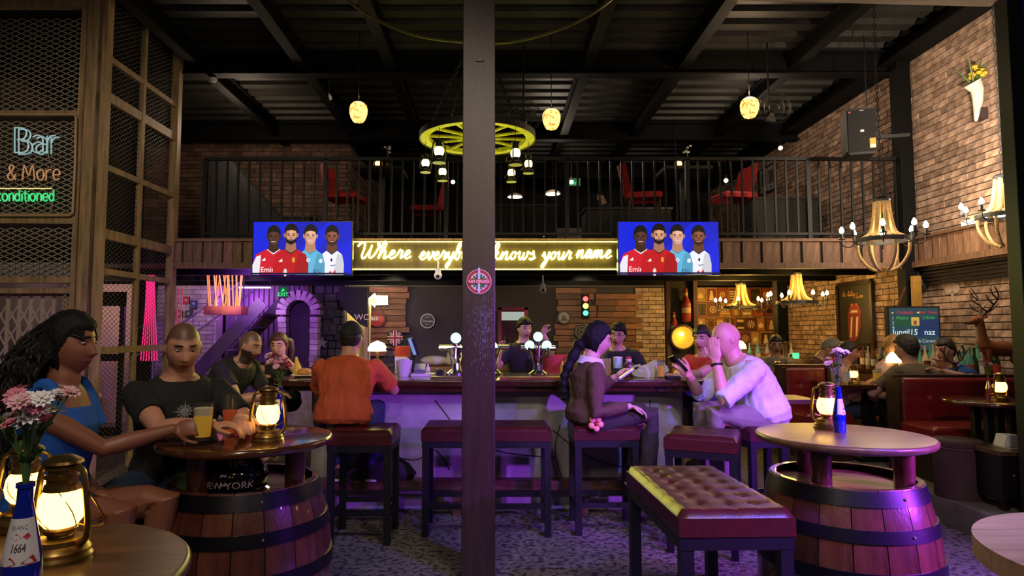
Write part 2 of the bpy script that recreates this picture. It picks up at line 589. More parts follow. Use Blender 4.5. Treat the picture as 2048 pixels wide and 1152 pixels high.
for xx in (-3.7, -2.4, -1.3, 1.15, 2.35, 3.75):
    beam((xx, 4.7, 4.83), (xx, 15, 4.83), .2, .13)
beam((4.95, 5.6, 4.86), (4.95, 15, 4.86), .2, .3)
# mezzanine slab ------------------------------------------------------------
m = MB(); m.box((-.8, 11.4, 2.405), (11.8, 7.2, .26)); struct(m.build('ceiling_mezzanine', black_matt))
for yy in (8.6, 9.6, 10.6):
    m = MB(); m.bar((-6, yy, 2.24), (5.1, yy, 2.24), .09, .07); k += 1; struct(m.build('trim_%d' % k, steel))
# a thin pale bar, the lit ceiling edge above the bar wall put into its colour
m = MB(); m.bar((-2.6, YB - .25, 2.25), (3.2, YB - .25, 2.25), .03, .03); k += 1; struct(m.build('trim_%d' % k, mat('lit_ceiling_edge', '#6a665a', .5)))
# fascia boards ---------------------------------------------------------------
def fascia(name, o, u, n, length, skip=None):
    o = Vector(o); u = Vector(u); n = Vector(n); zz = Vector((0, 0, 1)); R3 = Matrix((u, n, zz)).transposed()
    b = MB(); b.box(o + u * length / 2 + zz * .17 - n * .03, (length, .03, .34), R3)
    r = struct(b.build(name, mat('fascia_backing', '#2a1d16', .8)))
    for dz, h in ((.335, .035), (.02, .07)):
        q = MB(); q.box(o + u * length / 2 + zz * dz + n * .015, (length, .05, h), R3); q.build('rail_board', wood_h, r)
    pm = MB(); pm.box((0, 0, 0), (.105, .022, .265), R3); me = pm.mesh('board'); me.materials.append(wood_h)
    x = .07; i = 0; rr = random.Random(5)
    while x < length - .05:
        if not (skip and skip[0] < x < skip[1]):
            p = bpy.data.objects.new('board', me); C.objects.link(p); p.parent = r
            p.location = o + u * x + zz * .185 + n * (0.0 if i % 2 else -.012)
        x += .108 if i % 2 else .135
        i += 1
    return r
fascia('trim_1', (-3.94, YF, 2.22), (1, 0, 0), (0, -1, 0), 9.0)
fascia('trim_2', (XR - .09, YF - .05, 2.22), (0, -1, 0), (-1, 0, 0), 2.2)
# conduits along the right wall
for i in range(5):
    m = MB(); z = 2.17 - i * .042
    m.tube([(XR - .06, 5.6, z), (XR - .06, YF - .12 - .03 * i, z), (XR - .06, YF - .12 - .03 * i, z - .16 + .03 * i)], .016, 8)
    tag(m.build('conduit', black_metal, smooth=True), ['topmost black conduit pipe running below the board fascia on brick wall', 'second black conduit pipe down below the board fascia', 'middle black conduit pipe of five on the brick wall', 'fourth black conduit pipe down below the board fascia', 'lowest black conduit pipe of five on the brick wall'][i], 'pipe', 'conduits on the right wall')
# columns ------------------------------------------------------------------
def column(n, c, d, m_, bev=.004):
    m = MB(); m.box((c[0], c[1], (c[2] + c[3]) / 2), (d[0], d[1], c[3] - c[2])); o = m.build(n, m_, bevel=bev); return struct(o)
post_m = mat('brown_painted_timber', '#2b1712', .42, var=.35, vs=3, stretch=(8, 8, .8), bump=.12, bs=40)
nt = post_m.node_tree
column('column', ((925 + 991) / 2 * 0 - .098, 3.93, 0, 5.0), (.198, .2), post_m)
column('column', (5.0, 7.72, 0, 4.9), (.16, .16), steel)
column('column', (3.68, 4.45, .19, 4.2), (.10, .12), mat('green_sheen_steel', '#11120c', .5, .2))  # greenish reflection is put into the post colour
column('column', (4.35, 9.75, .19, 2.3), (.16, .16), steel)
column('column', (4.98, 7.55, .19, 2.1), (.10, .05), mat('yellow_lit_timber', '#8a6420', .6, var=.3))  # yellow light on the wood is put into its colour
column('column', (-3.35, 11.35, 0, 2.3), (.10, .10), mat('plum_post', '#4a2040', .6))
# lintel over the terrace, wooden
m = MB(); m.bar((1.75, 4.5, 3.93), (3.64, 4.5, 3.88), .12, .10); struct(m.build('trim_20', mat('pale_lintel', '#8f7d6a', .7, var=.3, vs=6, stretch=(.4, 4, 4))))
# corrugated panel beside the near post, blue light put into its colour
m = MB(); vs = []; n = 0; x = 3.745
pr = []
while x < 4.8:
    pr += [(x, 4.47), (x + .035, 4.47), (x + .05, 4.50), (x + .07, 4.50)]; x += .085
vs = [(a, b, z) for z in (.19, 4.2) for a, b in pr]; n = len(pr)
m.add(vs, [(i, i + 1, n + i + 1, n + i) for i in range(n - 1)])
o = tag(m.build('corrugated_panel', mat('blue_lit_sheet', '#2a3a80', .4, .3)), 'blue-lit corrugated metal panel fixed beside the dark steel post', 'panel')
o.modifiers.new('s', 'SOLIDIFY').thickness = .004
# railing on the mezzanine ---------------------------------------------------------
ZB = ZM + .02
t = thing('balcony_railing', 'black steel balcony railing along the mezzanine edge', 'railing', (0, 0, 0))
xl, xr = P(412, 310, YF).x, P(1815, 310, YF).x
ztop = P(1000, 318, YF).z; zbot = P(1000, 471, YF).z
m = MB(); m.bar((xl, YF, ztop), (xr, YF, ztop), .05, .04); m.build('top_rail', black_metal, t)
m = MB(); m.bar((xl, YF, zbot + .02), (xr, YF, zbot + .02), .035, .03); m.build('bottom_rail', black_metal, t)
pm = MB(); pm.box((0, 0, 0), (.022, .022, ztop - zbot - .03)); me = pm.mesh('baluster'); me.materials.append(black_metal)
pm = MB(); pm.box((0, 0, 0), (.05, .05, ztop - ZM)); me2 = pm.mesh('post'); me2.materials.append(black_metal)
x = xl; i = 0
while x < xr:
    post = i % 11 == 0
    o = bpy.data.objects.new('post' if post else 'baluster', me2 if post else me); C.objects.link(o); o.parent = t
    o.location = (x, YF, (ztop + (ZM if post else zbot)) / 2); x += .1345; i += 1
# left cage: timber frames with expanded mesh -----------------------------------------
wire_m = mat('galvanised_mesh', '#a89c8c', .5, .3)  # paler, with the light on the front mesh put into the colour
def diamond(mb, o, u, v, W, H, a=.118, b=.052, r=.0042):
    """expanded metal: zig-zag strands"""
    o = Vector(o); u = Vector(u); v = Vector(v); n = u.cross(v).normalized()
    rows = int(H / b)
    cols = int(W / a)
    for j in range(rows):
        for i in range(cols):
            x = i * a; y = j * b
            p0 = o + u * x + v * (y + b / 2); p1 = o + u * (x + a / 2) + v * (y + b); p2 = o + u * (x + a) + v * (y + b / 2); p3 = o + u * (x + a / 2) + v * y
            for q0, q1 in ((p0, p1), (p1, p2), (p2, p3), (p3, p0)):
                d = (q1 - q0).normalized(); s_ = d.cross(n) * r
                mb.add([q0 - s_, q0 + s_, q1 + s_, q1 - s_], [(0, 1, 2, 3)])
XC, YC, YC2 = -3.94, 6.3, 7.75
t = thing('mesh_cage', 'tall timber and wire mesh enclosure beside the bar', 'enclosure', (XC, YC, 0))
def part(name, m_, f):
    q = MB(); f(q); return q.build(name, m_, t)
zc = lambda py, Y: P(0, py, Y).z
for x0, y0, w_, d_ in ((-.10, .0, .11, .11), (.02, .0, .05, .10), (-.215, .0, .05, .05), (0, YC2 - YC, .09, .09), (0, .70, .05, .05)):
    part('frame_post', wood_frame, lambda q: q.box((x0, y0, 2.46), (w_, d_, 4.92)))
for py, h in ((8, .10), (228, .05), (437, .10), (560, .06), (582, .05)):
    part('frame_rail', wood_frame, lambda q: q.box((-1.2, 0, zc(py, YC)), (2.0, .06, h)))
part('grey_plank', mat('grey_plank', '#6d6a60', .8, var=.3, vs=4, stretch=(1, 6, 6)), lambda q: q.box((-1.2, .05, zc(538, YC)), (2.0, .03, .14)))
for py, h in ((133, .06), (207, .10), (343, .06), (472, .10), (545, .06), (700, .07)):
    part('side_rail', wood_frame, lambda q: q.box((0, (YC2 - YC) / 2, zc(py, 6.55)), (.045, YC2 - YC, h)))
def fmesh(q):
    diamond(q, (-2.1, .0, zc(228, YC)), (1, 0, 0), (0, 0, 1), 1.95, 1.0)
    diamond(q, (-2.1, .0, zc(437, YC)), (1, 0, 0), (0, 0, 1), 1.95, 1.02)
    diamond(q, (-2.1, .0, zc(560, YC)), (1, 0, 0), (0, 0, 1), 1.95, .55)
    diamond(q, (-.33, .0, .1), (1, 0, 0), (0, 0, 1), .12, 1.85, .06, .05)
o = part('front_mesh', wire_m, fmesh); o['kind'] = 'stuff'
o = part('side_mesh', mat('shaded_mesh', '#5a5248', .6, .3), lambda q: diamond(q, (0, .05, .1), (0, 1, 0), (0, 0, 1), 1.35, 4.75, .08, .05, .0026)); o['kind'] = 'stuff'  # side mesh is a darker copy, shade put into its colour
# folding gate
t = thing('folding_gate', 'cream folding scissor gate in the doorway behind the wire mesh', 'gate', (XC - 1.3, YC + .1, 0))
gm = mat('cream_gate_steel', '#a89a82', .55, .2, var=.2)
top = zc(590, YC + .1)
xs = [-.78 + .115 * i for i in range(16)]
for x in xs[:-1]:
    part('gate_bar', gm, lambda q: q.box((x, 0, top / 2 + .02), (.028, .02, top - .04)))
for j in range(4):
    def sc(q, j=j):
        for i in range(len(xs) - 2):
            z0 = .25 + j * .42; 
            q.bar((xs[i], -.014, z0), (xs[i + 1], -.014, z0 + .2), .018, .006, (0, 1, 0)); q.bar((xs[i], -.02, z0 + .2), (xs[i + 1], -.02, z0), .018, .006, (0, 1, 0))
            q.bar((xs[i], -.014, z0 - .2), (xs[i + 1], -.014, z0), .018, .006, (0, 1, 0)); q.bar((xs[i], -.02, z0), (xs[i + 1], -.02, z0 - .2), .018, .006, (0, 1, 0))
    part('scissor_lattice', gm, sc)
part('gate_frame', wood_frame, lambda q: (q.box((.99, 0, top / 2), (.09, .06, top)), q.box((0, 0, top + .02), (2.0, .06, .06))))
# things seen through the cage: a lit back room with steel doors
m = MB(); m.box((-6.35, 10.3, 1.1), (1.1, .1, 2.2)); struct(m.build('wall_left_room', mat('pale_room_wall', '#a98f78', .85, var=.1, emis=0)))
light('corridor_lamp', 'POINT', (-6.1, 9.4, 1.95), (1, .72, .48), 20, .1)
t = thing('steel_door', 'dark steel glazed door standing open inside the mesh enclosure', 'door', (-5.45, 9.0, 0))
dk = mat('dark_door_steel', '#17140f', .5, .3)
part('stile', dk, lambda q: q.box((-.28, 0, 1.0), (.16, .05, 2.0))); part('stile', dk, lambda q: q.box((.22, 0, 1.0), (.06, .05, 2.0)))
part('rail', dk, lambda q: q.box((0, 0, 1.9), (.5, .05, .2))); part('rail', dk, lambda q: q.box((0, 0, .06), (.5, .05, .12))); part('rail', dk, lambda q: q.box((0, 0, 1.08), (.5, .05, .10)))
# scroll ornament
m = MB(); c = P(281, 638, 9.0)
for kx in (-1, 1):
    for kz in (-1, 1):
        m.tube([c + Vector((kx * (.015 + .05 * math.sin(a)) * 1.0, 0, kz * (.02 + .12 * a / 4))) for a in [i * .25 for i in range(17)]], .007, 5)
m.tube([c + Vector((.09 * math.cos(a), 0, .15 * math.sin(a))) for a in [i * PI / 12 for i in range(24)]], .007, 5, closed=True)
tag(m.build('wall_ornament', black_metal, smooth=True), 'oval black wrought iron scroll ornament behind the wire mesh', 'ornament')
# red LED drape
m = MB(); p0 = P(300, 570, 8.6); p0.z = 2.29; p1 = P(298, 722, 8.6)
for i in range(7):
    x = i * .028 - .085
    m.tube([p0 + Vector((x * .5, 0, 0)), (p0 + p1) / 2 + Vector((x * .6 - .01, .01 * i, 0)), p1 + Vector((x * 1.3, 0, 0))], .008, 5)
tag(m.build('light_strand', emit('red_led', (1, .02, .16), 1.1)), 'glowing red and magenta light strands hanging behind the mesh', 'lights')
# ================================================================== bar counter
ZT = 1.06
t = thing('bar_counter', 'U-shaped bar counter with concrete front and dark polished wood top', 'bar counter', (0, 5.35, 0))
bar_top = mat('polished_bar_top', '#3a1c12', .18, var=.5, vs=4, stretch=(1, 8, 8), coat=.3)
def slab(q, pts, z0, z1):
    n = len(pts); q.add([(x, y, z) for z in (z0, z1) for x, y in pts],
        [tuple(range(n))[::-1], tuple(range(n, 2 * n))] + [(i, (i + 1) % n, n + (i + 1) % n, n + i) for i in range(n)])
def u_outline(ov, inner):
    xl, xr, yf = -1.60 - ov, 1.64 + ov, -ov
    r = .34
    arc = lambda cx, cy, a0, a1: [(cx + r * math.cos(math.radians(a0 + (a1 - a0) * i / 8)), cy + r * math.sin(math.radians(a0 + (a1 - a0) * i / 8))) for i in range(9)]
    out = arc(xl + r, yf + r, 180, 270) + arc(xr - r, yf + r, 270, 360)
    return out + [(xr, 2.4), (xr - inner, 2.4), (xr - inner, inner - ov * 0), (xl + inner, inner), (xl + inner, 2.4), (xl, 2.4)]
part('concrete_base', concrete, lambda q: slab(q, u_outline(0, .35), 0, ZT - .09))
o = part('moulding', bar_top, lambda q: slab(q, u_outline(.20, .62), ZT - .09, ZT - .045)); 
o = part('bar_top', bar_top, lambda q: slab(q, u_outline(.25, .70), ZT - .05, ZT)); b = o.modifiers.new('b', 'BEVEL'); b.width = .012; b.segments = 2; b.limit_method = 'ANGLE'
part('foot_rail', wood_dark, lambda q: (q.box((0, -.19, .245), (3.0, .12, .07)), [q.box((x, -.19, .105), (.06, .08, .21)) for x in (-1.3, -.3, .7, 1.4)]))
# cracks and painted marks on the concrete
m = MB()
for pts in ([(870, 800), (905, 850), (880, 860)], [(940, 880), (1010, 905), (1110, 915)], [(1105, 860), (1180, 915), (1270, 940)], [(1120, 850), (1110, 900), (1125, 960)], [(760, 905), (830, 920), (870, 900), (900, 940)], [(1300, 800), (1302, 900), (1298, 960)]):
    q = [P(x, y, 5.345) - Vector((0, 5.35, 0)) for x, y in pts]; m.tube(smooth_pts(q, 5), .004, 4)
m.build('crack', mat('crack_dark', '#2a2726', .9), t)
# inner work counter
t = thing('back_counter', 'wooden back counter with pale front inside the bar', 'counter', (-.35, 8.6, 0))
part('carcass', mat('pale_tile_front', '#8f8a82', .4), lambda q: q.box((0, 0, .47), (2.2, .6, .94)))
part('worktop', mat('oiled_worktop', '#8a5c34', .4, var=.3, vs=5, stretch=(1, 8, 8)), lambda q: q.box((0, 0, .965), (2.3, .66, .05)))
t = thing('work_station', 'stainless steel work station behind the bar top', 'counter', (-.15, 6.55, 0))
inox = mat('brushed_steel', '#9b9a98', .3, .85)
part('cabinet', inox, lambda q: q.box((0, 0, .45), (2.2, .5, .9))); part('steel_top', inox, lambda q: q.box((0, 0, .92), (2.25, .54, .04)))

# ================================================================== stools, benches
def cushion(q, W, L, H, nx=2, ny=2, tuft=.012, r=.03):
    """upholstered pad centred in xy, bottom z=0, with tufting"""
    NX, NY = max(16, int(W / .02)), max(16, int(L / .02))
    vs = []; fs = []
    bx = [(-W / 2 + W * (i + 1) / (nx + 1)) for i in range(nx)]; by = [(-L / 2 + L * (j + 1) / (ny + 1)) for j in range(ny)]
    def z(x, y):
        ex = max(0, abs(x) - (W / 2 - r)); ey = max(0, abs(y) - (L / 2 - r)); e = min(r, math.hypot(ex, ey))
        h = H - (r - math.sqrt(max(0, r * r - e * e)))
        d = 0
        for a in bx:
            for b in by:
                d += math.exp(-((x - a) ** 2 + (y - b) ** 2) / .0006)
        cr = 0
        for a in bx:
            cr += .35 * math.exp(-((x - a) / .010) ** 2)
        for b in by:
            cr += .35 * math.exp(-((y - b) / .010) ** 2)
        edge = 1 - min(1, e / r)
        return h - tuft * min(1.3, d + cr) * edge
    for j in range(NY + 1):
        for i in range(NX + 1):
            x = -W / 2 + W * i / NX; y = -L / 2 + L * j / NY
            vs.append((x, y, z(x, y)))
    for j in range(NY):
        for i in range(NX):
            a = j * (NX + 1) + i; fs.append((a, a + 1, a + NX + 2, a + NX + 1))
    q.add(vs, fs)
    # skirt
    per = [(i, 0) for i in range(NX)] + [(NX, j) for j in range(NY)] + [(NX - i, NY) for i in range(NX)] + [(0, NY - j) for j in range(NY)]
    o = len(q.v); top = [vs[j * (NX + 1) + i] for i, j in per]
    q.v += top + [(x, y, 0) for x, y, _ in top]; n = len(per)
    q.f += [(o + k, o + n + k, o + n + (k + 1) % n, o + (k + 1) % n) for k in range(n)]


def stool(name, label, W, L, seat, loc, rotz, nx, ny, pad=.10, leg=.045, tuft=.006, group=None, H2=True):
    global t
    t = thing(name, label, 'bench' if L > .7 or W > .7 else 'stool', loc, rotz, group)
    hz = seat - pad
    q = MB(); cushion(q, W, L, pad, nx, ny, tuft); q.xf(Matrix.Translation((0, 0, hz))); q.build('seat_pad', leather, t, smooth=True, ang=1.2)
    part('apron', black_metal, lambda q: q.box((0, 0, hz - .025), (W - .01, L - .01, .05)))
    for sx in (-1, 1):
        for sy in (-1, 1):
            part('leg', black_metal, lambda q: q.box((sx * (W / 2 - leg / 2 - .008), sy * (L / 2 - leg / 2 - .008), (hz - .04) / 2), (leg, leg, hz - .04)))
    zf = .21
    for sy in (-1, 1):
        part('stretcher', black_metal, lambda q: q.box((0, sy * (L / 2 - leg / 2 - .008), zf), (W - .05, .025, .035)))
    for sx in (-1, 1):
        part('stretcher', black_metal, lambda q: q.box((sx * (W / 2 - leg / 2 - .008), 0, zf - .03), (.025, L - .05, .035)))
    return t


SEAT = .77
stool('bar_stool', 'square burgundy leather bar stool under the man in the orange shirt', .45, .42, SEAT, (-.93, 4.64, 0), 0, 1, 1, group='bar stools along the counter')
stool('bar_bench', 'wide double burgundy bar stool behind the brown column', .93, .40, SEAT, (-.06, 4.80, 0), 0, 2, 1, group='bar stools along the counter')
stool('bar_stool', 'square burgundy bar stool under the woman in the brown jacket', .47, .42, SEAT, (.80, 4.84, 0), 0, 1, 1, group='bar stools along the counter')
stool('bar_stool', 'empty square burgundy bar stool turned towards the corner of the bar', .46, .46, SEAT, (1.42, 4.42, 0), math.radians(-24), 2, 2, group='bar stools along the counter')
stool('bar_stool', 'burgundy bar stool under the bald man in the white shirt', .46, .46, SEAT, (1.98, 4.85, 0), math.radians(12), 1, 1, group='bar stools along the counter')
stool('bar_stool', 'burgundy bar stool under the bearded man in black at the bar end', .44, .44, SEAT, (-2.15, 5.55, 0), 0, 1, 1, group='bar stools along the counter')
# tufted bench beside the barrel table
pts = [PZ(1276, 928, .77), PZ(1425, 926, .77), PZ(1358, 1030, .77), PZ(1560, 1018, .77)]
cx = sum(p.x for p in pts) / 4; cy = sum(p.y for p in pts) / 4
stool('tufted_bench', 'long tufted brown leather bench with black legs beside a barrel table', .45, .84, .77, (cx, cy, 0), math.radians(2), 3, 6, pad=.10, leg=.05, tuft=.014)
stool('bar_bench', 'brown leather bench under the couple at the barrel table', .36, .98, .70, (-1.68, 2.80, 0), math.radians(-14), 1, 2, pad=.08)

# ================================================================== barrel tables
stave_m = mat('oak_stave', '#4a261c', .28, var=.5, vs=4, stretch=(3, 3, .6), bump=.15, bs=30, rnd=.45, coat=.5)
top_m = mat('varnished_table_top', '#4a2915', .18, var=.5, vs=3.5, stretch=(1, 7, 7), coat=.4)
top_m2 = mat('worn_table_top', '#5e4430', .3, var=.45, vs=3.5, stretch=(1, 6, 6), bump=.1)
hoop_m = mat('black_iron_hoop', '#12101a', .38, .6)
def rprof(z, H=.80, r0=.305, r1=.375):
    s_ = (z / H - .5) * 2; return r1 - (r1 - r0) * s_ * s_
def table_top(q, R, z0, z1):
    q.lathe([(0, z0), (R - .02, z0), (R - .006, z0 + .006), (R, z0 + .015), (R, z1 - .008), (R - .006, z1 - .001), (R - .012, z1), (0, z1)], 64)
def barrel_table(name, label, loc, rotz, tm):
    global t
    t = thing(name, label, 'barrel table', loc, rotz)
    N = 18; H = .80
    q = MB(); da = 2 * PI / N; g = .006
    prof = [(rprof(H * i / 10), H * i / 10) for i in range(11)]
    for k0, k1 in ((0, 1),):
        vs = []; 
        for r, z in prof:
            for i in range(4):
                a = g + (da - 2 * g) * i / 3; vs.append((r * math.cos(a), r * math.sin(a), z))
        for r, z in prof:
            for i in (0, 3):
                a = g + (da - 2 * g) * i / 3; vs.append(((r - .02) * math.cos(a), (r - .02) * math.sin(a), z))
        fs = []
        for j in range(10):
            for i in range(3):
                fs.append((j * 4 + i, j * 4 + i + 1, j * 4 + i + 5, j * 4 + i + 4))
            fs.append((44 + j * 2, j * 4, j * 4 + 4, 44 + j * 2 + 2)); fs.append((j * 4 + 3, 44 + j * 2 + 1, 44 + j * 2 + 3, j * 4 + 7))
        fs.append((40, 41, 42, 43, 65, 64))
        q.add(vs, fs)
    me = q.mesh('stave'); me.materials.append(stave_m); me.shade_smooth(); me.set_sharp_from_angle(angle=.6)
    for k in range(N):
        o = bpy.data.objects.new('stave', me); C.objects.link(o); o.parent = t; o.rotation_euler = (0, 0, k * da)
    q = MB(); q.lathe([(.29, .02), (.29, H - .035), (0, H - .035)], 40); q.build('barrel_head', mat('barrel_head_wood', '#6e4e2c', .4, var=.4, vs=4, stretch=(1, 7, 7)), t)
    for z, h in ((.765, .06), (.625, .05), (.46, .055), (.26, .055), (.10, .05)):
        q = MB(); q.lathe([(rprof(z - h / 2) + .001, z - h / 2), (rprof(z - h / 2) + .006, z - h / 2), (rprof(z + h / 2) + .006, z + h / 2), (rprof(z + h / 2) - .002, z + h / 2)], 56, cap=False)
        hp = q.build('hoop', hoop_m, t, smooth=True)
        q = MB(); a = -PI / 2 + .15; q.ell(((rprof(z) + .008) * math.cos(a), (rprof(z) + .008) * math.sin(a), z), .006, nu=8, nv=6); q.build('rivet', inox, hp)
    for a in (100, 215, 325):
        a = math.radians(a); q = MB(); q.lathe([(.042, H - .04), (.044, .945)], 18, (.235 * math.cos(a), .235 * math.sin(a), 0)); q.build('post', stave_m, t, smooth=True)
    q = MB(); table_top(q, .37, .945, .98); q.build('table_top', tm, t, smooth=True, ang=.9)
    return t
TL = PZ(495, 873, .98); TR = PZ(1684, 868, .98)
barrel_table('barrel_table', 'round table on an oak barrel with the black helmet on its shelf', (TL.x, TL.y, 0), .4, top_m)
barrel_table('barrel_table', 'round table on an oak barrel beside the long tufted bench', (TR.x, TR.y, 0), .1, top_m2)
barrel_table('barrel_table', 'round worn wooden table in front of the seated woman in blue', (-.985, 1.25, 0), .2, top_m2)
# pale table cut by the frame edge, plank top
t = thing('plank_table', 'pale round plank table with a thick pine edge beside the platform', 'table', (1.42, 1.34, 0))
def seg(q, z0, z1, R, x0, x1):
    a = [math.asin(max(-1, min(1, v / R))) for v in (x0, x1)]
    pl = [(R * math.cos(a[0] + (a[1] - a[0]) * i / 14), R * math.sin(a[0] + (a[1] - a[0]) * i / 14)) for i in range(15)]
    pl += [(-x, y) for x, y in pl[::-1]]
    slab(q, pl, z0, z1)
pine = mat('pale_pine', '#a98462', .5, var=.25, vs=4, stretch=(1, 7, 7), rnd=.12)
for i in range(5):
    part('plank', pine, lambda q: seg(q, .935, .98, .36, -.36 + i * .144 + .001, -.36 + (i + 1) * .144 - .001))
part('pedestal', stave_m, lambda q: q.lathe([(.2, 0), (.2, .03), (.05, .06), (.05, .9), (.2, .935)], 24))

# ================================================================== lanterns
flame = emit('lantern_glow', (1.0, .56, .10), 7.0)
flame_w = emit('lantern_glow_pale', (1.0, .80, .32), 4.0)
def lantern(name, label, loc, rotz=0.0, m_=brass, fl=flame, sc=1.0, group='hurricane lanterns', cat='lantern'):
    global t
    t = thing(name, label, cat, loc, rotz, group, scale=sc)
    lt = lambda n_, mm, pr, k=24: MB().lathe(pr, k).build(n_, mm, t, smooth=True, ang=.5)
    lt('base', m_, [(0, 0), (.062, 0), (.064, .008), (.058, .014), (.060, .022), (.055, .03), (.050, .034), (.048, .045), (.025, .05), (.022, .058), (0, .058)])
    lt('burner', m_, [(0, .055), (.03, .056), (.034, .066), (.03, .072), (0, .072)])
    lt('globe', fl, [(0, .07), (.030, .07), (.042, .085), (.047, .108), (.043, .132), (.033, .15), (0, .15)])
    lt('chimney', m_, [(0, .148), (.036, .148), (.034, .16), (.030, .163), (.030, .172), (.034, .174), (.034, .180), (.028, .183), (.028, .192), (.034, .194), (.034, .20), (.03, .203), (.04, .206), (.038, .212), (.02, .222), (0, .224)])
    for s_ in (-1, 1):
        pts = smooth_pts([(s_ * .045, 0, .028), (s_ * .066, 0, .05), (s_ * .068, 0, .09), (s_ * .06, 0, .15), (s_ * .052, 0, .19), (s_ * .03, 0, .20)], 4)
        MB().tube(pts, .0065, 8).build('side_tube', m_, t, smooth=True)
    q = MB()
    for a in (0.6, 2.2, 3.7, 5.3):
        q.tube(smooth_pts([(.034 * math.cos(a), .034 * math.sin(a), .15), (.049 * math.cos(a + .6), .049 * math.sin(a + .6), .108), (.034 * math.cos(a + 1.2), .034 * math.sin(a + 1.2), .07)], 4), .0015, 4)
    q.build('wire_guard', m_, t)
    MB().tube(smooth_pts([(-.066, 0, .15), (-.072, .03, .1), (-.05, .07, .06), (0, .085, .045), (.05, .07, .06), (.072, .03, .1), (.066, 0, .15)], 4), .0025, 5).build('bail_handle', m_, t)
    return t
p = PZ(535, 882, .98); LL = p
lantern('hurricane_lantern', 'lit brass hurricane lantern beside the beer glasses on the barrel table', (p.x, p.y, .98), .3, sc=1.05)
p = PZ(1660, 858, .98); lantern('hurricane_lantern', 'lit brass lantern on the barrel table beside the tufted bench', (p.x, p.y + .02, .98), -.4, sc=1.0)
p = PZ(98, 1128, .98); lantern('hurricane_lantern', 'lit brass lantern on the table in front of the woman in blue', (p.x, p.y + .03, .98), -.2, sc=.95)
p = PZ(8, 1085, .98); lantern('hurricane_lantern', 'second brass lantern behind the first on the table before the woman in blue', (p.x - .03, p.y + .1, .98), .2, sc=.9)

# ================================================================== flowers and bottles
blue_glass = mat('cobalt_glass', '#0a1a8c', .08, spec=.8, coat=.5)
lab_m = attr_mat('label_print', rough=.5)
def bottle(name, label, loc, h=.23, r=.031, gm=blue_glass, lab=True, text=('BLANC', '1664'), rotz=0.0, group='bottle vases'):
    global t
    t = thing(name, label, 'bottle', loc, rotz, group)
    prof = [(0, 0), (.9 * r, 0), (r, .008), (r, h * .36), (r * .93, h * .45), (r * .5, h * .78), (r * .40, h * .86), (r * .38, h * .96), (r * .46, h * .965), (r * .46, h), (r * .3, h), (r * .3, h * .9), (0, h * .9)]
    MB().lathe(prof, 28).build('glass_body', gm, t, smooth=True)
    if lab:
        def rad(z):
            for (r0, z0), (r1, z1) in zip(prof[1:], prof[2:]):
                if z0 <= z <= z1 and z1 > z0:
                    return r0 + (r1 - r0) * (z - z0) / (z1 - z0)
            return r
        A = Art(); n = 20
        pts = [(-1.25 + 2.5 * i / n, .40) for i in range(n + 1)] + [(1.25 - 2.5 * i / n, .74) for i in range(n + 1)]
        g = [(-1.25 + 2.5 * i / n, .40 + .34 * j / 6) for j in range(7) for i in range(n + 1)]
        A.shape(g, [(j * (n + 1) + i, j * (n + 1) + i + 1, (j + 1) * (n + 1) + i + 1, (j + 1) * (n + 1) + i) for j in range(6) for i in range(n)], '#c8c4cc')
        A.text(text[0], 0, .66, .30, '#55526a', sx=1.25); A.s_ = 1
        A.poly([(-.55, .60), (-.15, .635), (.2, .60), (-.15, .585)], '#a02030'); A.poly([(.25, .61), (.6, .635), (.75, .605), (.5, .585)], '#b02a38')
        A.text(text[1], 0, .50, .42, '#2a2a3a', shear=.2, sx=1.0)
        A.poly([(-.9, .41), (-.3, .47), (.0, .42), (-.3, .402)], '#a82838'); A.poly([(.2, .42), (.8, .47), (1.0, .41), (.6, .402)], '#a82838')
        # text heights were in font units: squash
        def warp(v):
            a = v[0] * 1.0; zf = v[2]
            return (a, v[1], zf)
        W = []
        def wp(v):
            ang = v[0] - PI / 2; z = v[2] * h; rr = rad(z) + .0006 - v[1] * .4
            return (rr * math.cos(ang), rr * math.sin(ang), z)
        # scale text rows about their baselines
        for i, (x, y, z) in enumerate(A.v):
            if z > .66 and y < -.0005 and y > -.0007:
                A.v[i] = (x, y, .66 + (z - .66) * .16)
            elif abs(y + .0006 * 4) < 1e-5:
                A.v[i] = (x, y, .50 + (z - .50) * .22)
        A.build('label', lab_m, t, warp=wp)
    return t
stem_m = mat('green_stem', '#3f5a2a', .6); leaf_m = mat('green_leaf', '#4a6a30', .6, var=.3)
